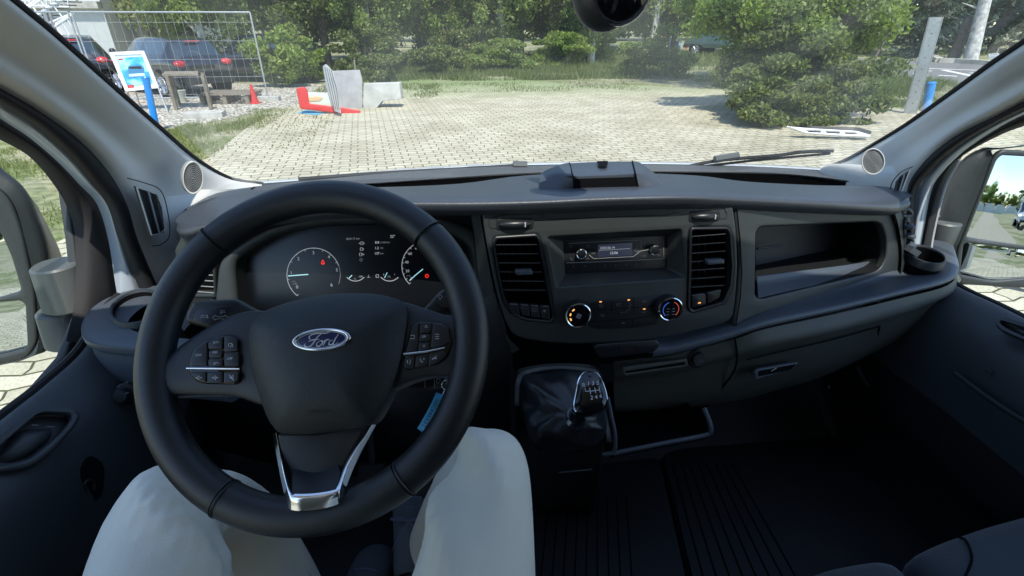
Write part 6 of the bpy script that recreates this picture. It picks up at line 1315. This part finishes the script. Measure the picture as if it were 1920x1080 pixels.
# lower spoke: chrome U with dark inner
def fw(x, y, w): return FWh.p(*wpx(x, y, w), w)
U = [(517, 812, -.004), (524, 850, .004), (533, 895, .012), (542, 926, .024), (551, 932, .027), (590, 931, .027), (628, 924, .027), (637, 916, .025), (650, 880, .012), (670, 842, .004), (698, 795, -.006), (728, 745, -.012)]
Uo = [(511, 815, -.02), (518, 852, -.012), (527, 900, -.004), (538, 944, .018), (550, 957, .0225), (592, 956, .0225), (632, 946, .0225), (642, 934, .018), (657, 892, -.002), (676, 850, -.012), (703, 800, -.02), (731, 748, -.026)]
Ui = [(519, 812, -.006), (527, 850, .002), (537, 894, .010), (547, 922, .022), (554, 926, .025), (590, 925, .025), (625, 919, .025), (633, 911, .023), (645, 877, .010), (665, 840, .002), (694, 794, -.008), (726, 744, -.014)]
skin('lower_spoke_chrome', [[fw(*p) for p in Ui], [fw(*p) for p in U], [fw(a, b, c+.001) for a, b, c in [(x*.5+u*.5, y*.5+v*.5, w*.5+z*.5) for (x, y, w), (u, v, z) in zip(U, Uo)]], [fw(*p) for p in Uo]], M['chrome'], SW, 4, 3, ang=50)
lsp = [(520, 812), (600, 812), (694, 790), (646, 876), (632, 915), (590, 928), (553, 930), (536, 893)]
plate('lower_spoke', FWh, rp(FWh.pl(lsp, .0), .006), M['dark'], SW, depth=.012, w=.002, bev=.003)
skin('lower_spoke_inner', [[fw(548, 925, .022), fw(590, 926, .023), fw(630, 917, .022)], [fw(548, 890, .008), fw(592, 893, .006), fw(638, 886, .010)], [fw(556, 872, -.002), fw(594, 876, -.004), fw(630, 868, .0)]], M['leather'], SW, 4, 3)
# steering column and boss
c0 = WC-nW*.02; c1 = WC-nW*.24
MB().tube([c0, WC-nW*.07, c1], [.06, .055, .05], 28).build('boss', M['dark'], SW)
SC = thing('column_shroud', 'dark plastic steering column shroud behind the wheel', 'column shroud', WC-nW*.1)
MB().tube([WC-nW*.085, WC-nW*.1, WC-nW*.2, WC-nW*.45], [.045, .05, .06, .08], 28).build('shroud', M['dark'], SC)
# stalks
def stalk(name, label, outl, w, tipc, marks, m_, m2):
    t = thing(name, label, 'stalk', FWh.p(*wpx(*outl[0], w), w))
    o = plate('lever', FWh, rp(FWh.pl(outl, w), .006), M['dark'], t, depth=.022, w=w, bev=.007, br=3)
    plate('face_inset', FWh, rp(FWh.pl(tipc, w), .005), M['btn'], t, depth=.004, w=w+.0015, bev=.001)
    mb = MB()
    for P in marks:
        if isinstance(P, tuple): put_text(mb, FWh, P[0], P[1], P[2], P[3], w+.0022, .01, 0, .2)
        else: put_line(mb, FWh, P, 1.1, w+.0022)
    mb.build('printed_marks', M['ink'], t, smooth=False); return t
stalk('indicator_stalk', 'left steering column stalk with arrow and headlamp marks', [(345, 603), (346, 588), (360, 565), (372, 562), (440, 558), (462, 571), (500, 590), (520, 640), (460, 640), (395, 617)], -.05,
      [(362, 600), (373, 578), (438, 573), (452, 590), (420, 606), (395, 612)], [[(398, 595.5), (404, 590.5), (404, 593), (411, 593), (411, 598), (404, 598), (404, 600.5), (398, 595.5)], [(427, 595.5), (421, 590.5), (421, 593), (414, 593), (414, 598), (421, 598), (421, 600.5), (427, 595.5)],
       [(376, 597), (379, 590)], [(390, 597), (388, 590)], [(380, 594), (383, 590), (386, 591), (388, 595), (380, 595)], [(414, 589), (414, 582), (418, 582), (418, 586), (414, 586)], [(420, 583), (422, 583)], [(420, 586), (422, 586)]], 0, 0)
stalk('wiper_stalk', 'right steering column stalk with wiper marks', [(800, 570), (822, 545), (838, 536), (880, 533), (900, 560), (885, 590), (830, 588), (760, 640), (740, 620)], -.05,
      [(812, 566), (824, 550), (838, 544), (866, 545), (866, 578), (830, 580)], [[(822, 556), (826, 552), (829, 556), (825, 562), (822, 556)], [(838, 558), (841, 553), (846, 555), (844, 560), (838, 558)], [(835, 556), (836, 556)], [(842, 563), (845, 568), (841, 567)]], 0, 0)
# key with tag
KY = thing('car_key', 'black car key in the ignition with a bright blue handwritten tag', 'key', fw(800, 715, -.07))
plate('key_fob', FWh, rp(FWh.pl([(762, 712), (790, 706), (832, 704), (840, 712), (838, 726), (800, 730), (764, 728)], -.06), .004), M['dark'], KY, depth=.012, w=-.06, bev=.004)
mb = MB()
for P in ([(796, 708), (797, 727)], [(814, 706), (815, 727)]): put_line(mb, FWh, P, .9, -.0595)
put_line(mb, FWh, [(818, 715), (822, 708), (825, 708), (825, 716), (821, 719), (818, 716)], 1, -.0595); put_line(mb, FWh, [(802, 711), (806, 709), (808, 712)], 1, -.0595)
mb.build('fob_print', M['ink'], KY, smooth=False)
rc_ = fw(836, 722, -.052); MB().tube([rc_+FWh.x*.0048*cos(t)+FWh.y*.006*sin(t)+nW*.002*sin(t) for t in [k*pi/10 for k in range(20)]], .0008, 6, True).build('key_ring', M['chrome'], KY)
MB().tube([fw(836, 731, -.045), fw(832, 740, -.034), fw(829, 750, -.027)], [.0015, .0022, .001], 6).build('clasp', M['satin'], KY)
skin('key_tag', [[fw(818, 736, -.03), fw(833, 742, -.03)], [fw(810, 755, -.028), fw(828, 763, -.026)], [fw(796, 781, -.028), fw(815, 789, -.026)], [fw(783, 803, -.03), fw(798, 815, -.03)]], M['tagblue'], KY, 4, 4, .0012)
mb = MB(); tg = Frame(fw(815, 780, -.045), nW, fw(797, 809, -.05)-fw(836, 742, -.05))
c_, s0 = fw(819, 752, -.0255), fw(795, 798, -.026)
for i, ch in enumerate('UDC44KK07'):
    V_, F_ = text_mesh(ch, .01); q = c_.lerp(s0, i/8)+nW*.0012; dx = (s0-c_).normalized(); dy = nW.cross(dx).normalized(); s_ = .0048
    mb.add([q+dx*v[0]*s_*1.0+dy*v[1]*s_*1.5 for v in V_], F_)
mb.build('handwriting', M['biro'], KY, smooth=False)
MB().tube([fw(800, 802, -.0275), fw(800, 802, -.026)], [.0014, .0014], 10).build('tag_hole', M['void'], KY)

# ------------------------------------------------------------------ gear lever and its console
GCn = thing('gear_console', 'dark centre console under the dashboard holding the gear lever', 'console', (.2, .8, .95))
co = [(966, 705, .80), (973, 692, .83), (1030, 682, .86), (1108, 684, .87), (1130, 698, .86)]; 
rw = []
for dy_, dY, sx in ((0, 0, 1), (55, -.03, 1), (110, -.04, 1.0), (165, -.04, .97), (215, -.03, .9), (262, .02, .8), (275, .1, .75)):
    rw.append([AY(1050+(x-1050)*sx, y+dy_, Y+dY) for x, y, Y in co])
rows = [[p+Vector((0, .12, -.02)) for p in [r[0]]]+r+[r[-1]+Vector((.005, .12, -.02))] for r in rw]
skin('console_shell', rows, M['dark'], GCn, 4, 4, ang=50)
skin('boot_surround', [[AY(x, y, Y) for x, y, Y in ((966, 760, .75), (968, 712, .78), (984, 694, .81), (1040, 686, .83), (1105, 690, .84), (1124, 704, .83), (1136, 760, .79), (1145, 830, .74))], [AY(x, y, Y) for x, y, Y in ((974, 762, .745), (976, 716, .775), (988, 702, .805), (1040, 693, .825), (1100, 697, .835), (1115, 708, .825), (1127, 762, .785), (1136, 830, .735))]], M['dash'], GCn, 4, 3, .004)
MB().tube(crom([AY(x, y, Y) for x, y, Y in ((1130, 852, .74), (1151, 846, .74), (1153, 815, .75), (1146, 780, .77), (1139, 745, .79))], 5), .0045, 8).build('side_tray_rim', M['trim'], GCn)
mb = MB(); mb.tube([AY(1048, 886, .74), AY(1110, 880, .745)], .0016, 6); mb.build('panel_gap', M['trim'], GCn)
GL = thing('gear_lever', 'gear lever with glossy black knob showing the shift pattern and a leather gaiter', 'gear lever', AY(1050, 800, .78))
g = random.Random(4)
# gaiter: a pleated cone from the surround up to the collar
base = [(972, 712, .79), (1000, 698, .82), (1050, 692, .835), (1100, 697, .84), (1118, 712, .83), (1130, 765, .79), (1136, 815, .75), (1110, 838, .73), (1060, 845, .72), (1005, 842, .72), (985, 800, .74), (974, 755, .77)]
Bp_ = crom([AY(*p) for p in base], 5, True); kc = AY(1078, 785, .70); nb = len(Bp_); rows = []
axk = (AY(1105, 715, .66)-AY(1065, 800, .74)).normalized()
for s in [0, .12, .25, .4, .55, .7, .82, .92, 1]:
    r_ = []
    for i, p in enumerate(Bp_):
        t = 2*pi*i/nb; d = (p-kc); end = kc+(d-axk*d.dot(axk)).normalized()*.019
        q = p.lerp(end, s); bul = sin(pi*s)*.012; fold = sin(t*5+s*5)*.006*sin(pi*min(1, s*1.1))+sin(t*9-s*9)*.003*sin(pi*s)
        q = q+(d-axk*d.dot(axk)).normalized()*(bul+fold)+axk*(.012*sin(pi*s)+fold*.7); r_.append(q)
    rows.append(r_)
skin('gaiter', rows, M['boot'], GL, 1, 2, cyc=True, ang=60)
MB().tube(crom([rows[0][i].lerp(rows[-1][i], .02)+axk*.004 for i in range(0, nb, 2)], 2, True), .0014, 6, True).build('gaiter_seam', M['void'], GL)
MB().tube([kc-axk*.004, kc+axk*.004, kc+axk*.014], [.0205, .0215, .017], 28).build('collar', M['chrome'], GL)
# knob
kcen = AY(1106, 738, .665); kf_n = (C0-kcen).normalized()*.75+Vector((0, -.2, .5)); KF = Frame(kcen, kf_n.normalized(), (1, -.05, -.12))
ko = [(1073, 765), (1078, 735), (1083, 712), (1093, 699), (1106, 695), (1120, 700), (1130, 716), (1138, 740), (1139, 757), (1130, 770), (1110, 778), (1090, 780), (1078, 776)]
KP = [Vector(v[:2]) for v in crom([Vector((*KF.px(x, y), 0)) for x, y in ko], 3, True)]; kcc = sum(KP, Vector((0, 0)))/len(KP); nk = len(KP); V = []; F = []
lev = [(.35, -.05), (.62, -.045), (.86, -.034), (.98, -.018), (1.0, -.006), (.985, .004), (.94, .008), (.86, .0105), (.6, .014), (.3, .0158)]
for s, w in lev: V += [KF.p(kcc.x+(p.x-kcc.x)*s, kcc.y+(p.y-kcc.y)*s, w) for p in KP]
V.append(KF.p(kcc.x, kcc.y, .016))
for j in range(len(lev)-1):
    for i in range(nk): F.append((j*nk+i, j*nk+(i+1) % nk, (j+1)*nk+(i+1) % nk, (j+1)*nk+i))
F += [((len(lev)-1)*nk+i, (len(lev)-1)*nk+(i+1) % nk, len(V)-1) for i in range(nk)]
kn = mk('knob', V, F, M['gloss'], GL, True, 70)
MB().tube([KF.p(kcc.x+(KP[i].x-kcc.x)*.92, kcc.y+(KP[i].y-kcc.y)*.92, .0092) for i in range(nk) if KP[i].y > kcc.y-(max(p.y for p in KP)-kcc.y)*.45][:], .0009, 6).build('chrome_edge', M['chrome'], kn) if False else None
q_ = [i for i in range(nk)]; st_ = min(range(nk), key=lambda i: (KP[i]-KF.px(1085, 768)).length); seq = []
for k in range(nk):
    i = (st_+k) % nk; seq.append(KF.p(kcc.x+(KP[i].x-kcc.x)*.93, kcc.y+(KP[i].y-kcc.y)*.93, .009))
    if (KP[i]-KF.px(1137, 752)).length < .004: break
MB().tube(seq, .0010, 6).build('chrome_edge', M['chrome'], kn)
mb = MB()
for s, x, y in (('R', 1095, 722), ('1', 1103.5, 719.5), ('3', 1112, 718.5), ('5', 1120.5, 718), ('2', 1109.5, 745.5), ('4', 1118, 744), ('6', 1126.5, 742)): put_text(mb, KF, s, x, y, 7.6, .0166, .012)
for P in ([(1097, 728), (1098, 734), (1105.5, 733)], [(1105.5, 727), (1107.5, 739)], [(1115, 726), (1117, 737)], [(1123, 725), (1125.5, 736)], [(1106.5, 733.5), (1124, 731)]): put_line(mb, KF, P, 1.5, .0165)
mb.build('shift_pattern', M['ink'], kn, smooth=False)

# ------------------------------------------------------------------ floor mats, seats
grv = MB()
FM = Frame((0, 0, .722), (0, 0, 1), (1, 0, 0))
def floormat(label, P, m_, chev, idx):
    c = AZ(*P[0], .72); t = thing('floor_mat', label, 'floor mat', c, 'rubber floor mats')
    Q = [Vector(AZ(x, y, .722)[:2]) for x, y in P]; plate('mat_sheet', FM, rp(Q, .03), m_, t, depth=.012, w=.012, bev=.003)
    mb = MB()
    for a, b_ in chev: put_line(mb, FM, [a, b_], 3.2, .0125)
    mb.build('mat_grooves', M['void'], t, smooth=False)
mm = M['carpet']
ch1 = [((1010+k*22, 1120-k*2), (1030+k*18, 930)) for k in range(0, 9)]; ch2 = [((1245+k*16, 870), (1300+k*26, 1110)) for k in range(9)]
floormat('dark ribbed floor mat left of the gap, in front of the gear console', [(1000, 890), (1235, 862), (1284, 1085), (1300, 1200), (900, 1200), (960, 960)], mm, ch1, 0)
floormat('dark ribbed floor mat right of the gap, in the passenger footwell', [(1242, 856), (1430, 800), (1640, 780), (1900, 900), (1960, 1200), (1318, 1200), (1296, 1085)], mm, ch2, 1)
def cushion(parent, P, top, thick, m, name='seat_cushion'):
    """padded block: outline on the ground plane, bulged top"""
    c = sum(P, Vector((0, 0)))/len(P); fr = Frame((0, 0, 0), (0, 0, 1), (1, 0, 0)); V = []; F = []; n = len(P)
    lev = [(.93, -thick), (.98, -thick*.7), (1, -.03), (.985, -.012), (.95, 0), (.85, .01), (.6, .016), (.3, .018)]
    for s, z in lev: V += [Vector((c.x+(p.x-c.x)*s, c.y+(p.y-c.y)*s, top+z)) for p in P]
    V.append(Vector((c.x, c.y, top+.018))); L = len(lev)
    for j in range(L-1):
        for i in range(n): F.append((j*n+i, j*n+(i+1) % n, (j+1)*n+(i+1) % n, (j+1)*n+i))
    F += [((L-1)*n+i, (L-1)*n+(i+1) % n, len(V)-1) for i in range(n)]; F.append(tuple(range(n)))
    return mk(name, V, F, m, parent, True, 60)
PS = thing('passenger_bench', 'dark fabric double passenger seat with a gap between its two cushions', 'seat', (.75, .0, .72))
def S2D(P, z): return [Vector(AZ(x, y, z)[:2]) for x, y in P]
zS = 1.12
f1 = S2D([(1492, 1082), (1560, 1056), (1640, 1044), (1672, 1050), (1712, 1090)], zS); f2 = S2D([(1690, 1050), (1760, 1016), (1850, 985), (1945, 960), (1990, 975)], zS)
cushion(PS, rp(f1+[Vector((f1[-1].x-.02, -.12)), Vector((f1[0].x+.0, -.12))], .03), zS, .16, M['seat'])
cushion(PS, rp(f2+[Vector((f2[-1].x-.05, -.12)), Vector((f2[0].x+.02, -.12))], .03), zS+.01, .16, M['seat'])
MB().tube(crom([AZ(1800, 1100, zS+.022), AZ(1822, 1050, zS+.024), AZ(1812, 1015, zS+.02), AZ(1796, 1006, zS+.008)], 5), .002, 6).build('cushion_seam', M['void'], PS)
MB().box((.72, .05, .88), (.75, .5, .28)).build('seat_box', M['dark'], PS)
for x in (.46, .95):
    MB().tube([(x, -.2, 1.14), (x, -.3, 1.4), (x, -.36, 1.75)], [.2, .21, .17], 16, flat=(0, 1, 0)).build('backrest', M['seat'], PS)
DS = thing('driver_seat', 'dark fabric driver seat under the person', 'seat', (-.2, -.05, .72))
cushion(DS, rp([Vector((-.45, .22)), Vector((.06, .22)), Vector((.06, -.3)), Vector((-.45, -.3))], .06), 1.06, .14, M['seat'])
MB().box((-.2, -.05, .84), (.44, .42, .2)).build('seat_box', M['dark'], DS)
MB().tube([(-.2, -.34, 1.05), (-.2, -.42, 1.4), (-.2, -.46, 1.75)], [.2, .22, .17], 16, flat=(0, 1, 0)).build('backrest', M['seat'], DS)

# ------------------------------------------------------------------ the driver's legs
PE = thing('person', 'seated driver in pale cotton trousers and dark laced shoes, legs spread under the wheel', 'person', (-.2, -.1, 1.15))
def limb(C_, RA, n=28, sq=.0, seed=0, wr=None):
    """tapering tube with soft cloth wrinkles: centres, (rx, ry)"""
    rows = []; N = len(C_)
    C2 = crom(C_, 7); m = len(C2); rr = [Vector((*r, 0)) for r in RA]; R2 = crom(rr, 7); V = []; up = None
    for i, c in enumerate(C2):
        t = (C2[min(m-1, i+1)]-C2[max(0, i-1)]).normalized(); x = Vector((1, 0, 0)); x = (x-t*x.dot(t)).normalized(); y = t.cross(x)
        s = i/(m-1)
        for k in range(n):
            a = 2*pi*k/n; w = wr(s, a) if wr else 0
            V.append(c+x*(R2[i].x+w)*cos(a)+y*(R2[i].y+w)*sin(a))
    F = [(i*n+k, i*n+(k+1) % n, (i+1)*n+(k+1) % n, (i+1)*n+k) for i in range(m-1) for k in range(n)]
    F.append(tuple(range(n))); F.append(tuple((m-1)*n+k for k in range(n)))
    return V, F
def wrinkle(ph):
    return lambda s, a: .021*(abs(sin((a-ph)*1.7+s*11+.8*sin(s*17)))**5-.25)*max(0, sin(pi*min(1, max(0, (s-.12)/.62))))*max(0, cos(a-ph))**.7+.002*sin(s*13+a*2+ph)
kL, kR = Vector((-.405, .52, 1.275)), Vector((.012, .545, 1.28))
kL = AZ(330, 965, 1.27); kR = AZ(915, 885, 1.275)
legs = []
hipL, hipR = Vector((-.27, -.06, 1.18)), Vector((-.09, -.06, 1.18))
vL = limb([hipL, hipL.lerp(kL, .35)+Vector((0, 0, .02)), hipL.lerp(kL, .7)+Vector((0, 0, .02)), kL+Vector((0, -.02, .008)), kL+Vector((.01, .045, -.05)), kL+Vector((.03, .08, -.18)), kL+Vector((.05, .10, -.36)), kL+Vector((.06, .10, -.47))],
          [(.1, .1), (.095, .095), (.085, .085), (.072, .07), (.07, .066), (.07, .066), (.068, .068), (.07, .07)], 32, wr=wrinkle(-.75))
vR = limb([hipR, hipR.lerp(kR, .35)+Vector((0, 0, .02)), hipR.lerp(kR, .7)+Vector((0, 0, .02)), kR+Vector((0, -.02, .008)), kR+Vector((-.004, .04, -.05)), kR+Vector((-.04, .1, -.17)), kR+Vector((-.09, .16, -.34)), kR+Vector((-.11, .18, -.42))],
          [(.1, .1), (.095, .095), (.08, .085), (.062, .068), (.058, .062), (.066, .064), (.066, .066), (.07, .07)], 32, wr=wrinkle(-2.5))
tors = MB(); tors.add(*vL); tors.add(*vR); tors.ball((-.18, -.1, 1.2), (.19, .15, .13), 24)
tors.tube([(-.18, -.14, 1.2), (-.18, -.17, 1.32), (-.18, -.19, 1.45)], [.15, .155, .16], 24, flat=(0, 1, 0))
body = tors.build('trousers', M['trouser'], PE)
rm = body.modifiers.new('weld', 'REMESH'); rm.mode = 'VOXEL'; rm.voxel_size = .0045; rm.use_smooth_shade = True
smo = body.modifiers.new('s', 'SMOOTH'); smo.iterations = 2; smo.factor = .5
# side seams
def seam(P, r=.0012): MB().tube(crom(P, 6), r, 5).build('trouser_seam', mat('seam_thread', (.35, .35, .31), .9) if 'seam_thread' not in bpy.data.materials else bpy.data.materials['seam_thread'], body)
seam([kL+Vector((.066, -.16, .03)), kL+Vector((.062, -.03, .03)), kL+Vector((.078, .06, -.06)), kL+Vector((.098, .08, -.2)), kL+Vector((.118, .1, -.36))])
seam([kR+Vector((-.068, -.2, .03)), kR+Vector((-.064, -.08, .035)), kR+Vector((-.06, -.0, .0))])
# shoes
def shoe(c, d, label=None, laces=True):
    d = Vector(d).normalized(); sd = d.cross(Vector((0, 0, 1))).normalized(); up = sd.cross(d)
    st_ = [(-.11, .0, .032, .045), (-.09, .008, .037, .052), (-.04, .01, .038, .055), (.02, .004, .043, .045), (.08, -.006, .05, .034), (.13, -.012, .047, .027), (.16, -.018, .034, .02), (.172, -.022, .014, .011)]
    rows = []
    for (t, z, rx, rz) in st_: rows.append([c+d*t+up*(z+rz*sin(a)*(.55 if sin(a) < 0 else 1))+sd*rx*cos(a) for a in [2*pi*k/20 for k in range(20)]])
    s_ = skin('shoe', rows, M['shoe'], PE, 2, 4, cyc=True, ang=70)
    MB().tube([c+d*-.1-up*.03, c+d*.02-up*.032, c+d*.1-up*.036, c+d*.165-up*.036], [.036, .042, .048, .03], 16, flat=tuple(up)).build('shoe_sole', M['sole'], s_) if False else None
    rows = [[c+d*t*1.04+up*(zz)+sd*rx*1.08*s for s in (-1, 0, 1)] for (t, z, rx, rz) in st_ for zz in (z-rz*.5-.006,)]
    skin('shoe_sole', rows, M['sole'], s_, 3, 3, .012)
    if laces:
        mb = MB()
        for k in range(4):
            q = c+d*(.0+.025*k)+up*(.05-.006*k); mb.tube([q-sd*.025-up*.006, q+up*.003, q+sd*.025-up*.006], .0028, 6)
        q = c+up*.058-d*.01
        for s in (-1, 1): mb.tube(crom([q, q+sd*s*.025+up*.012, q+sd*s*.04-up*.002+d*.01, q+sd*s*.018-up*.004+d*.01, q], 4), .0026, 6); mb.tube(crom([q, q+sd*s*.02-d*.03, q+sd*s*.035-d*.05-up*.02], 4), .0024, 6)
        mb.build('shoe_laces', M['lace'], s_)
    return s_
shoe(AZ(668, 1148, .80), (.16, 1, -.05), laces=True)
shoe(AZ(772, 985, .86), (-.02, 1, .35))
# pedals
PD = thing('pedal_set', 'black rubber pedals in the dark footwell under the wheel', 'pedals', (-.2, 1.1, .8))
for px_, Z in ((575, .95), (700, .95), (800, .93)):
    c = AZ(px_, 900, Z); MB().box(c, (.06, .03, .08), Matrix.Rotation(-.5, 3, 'X')).build('pedal_pad', M['dark'], PD); MB().tube([c, c+Vector((0, .1, .25))], .008, 6).build('pedal_arm', M['dark'], PD)
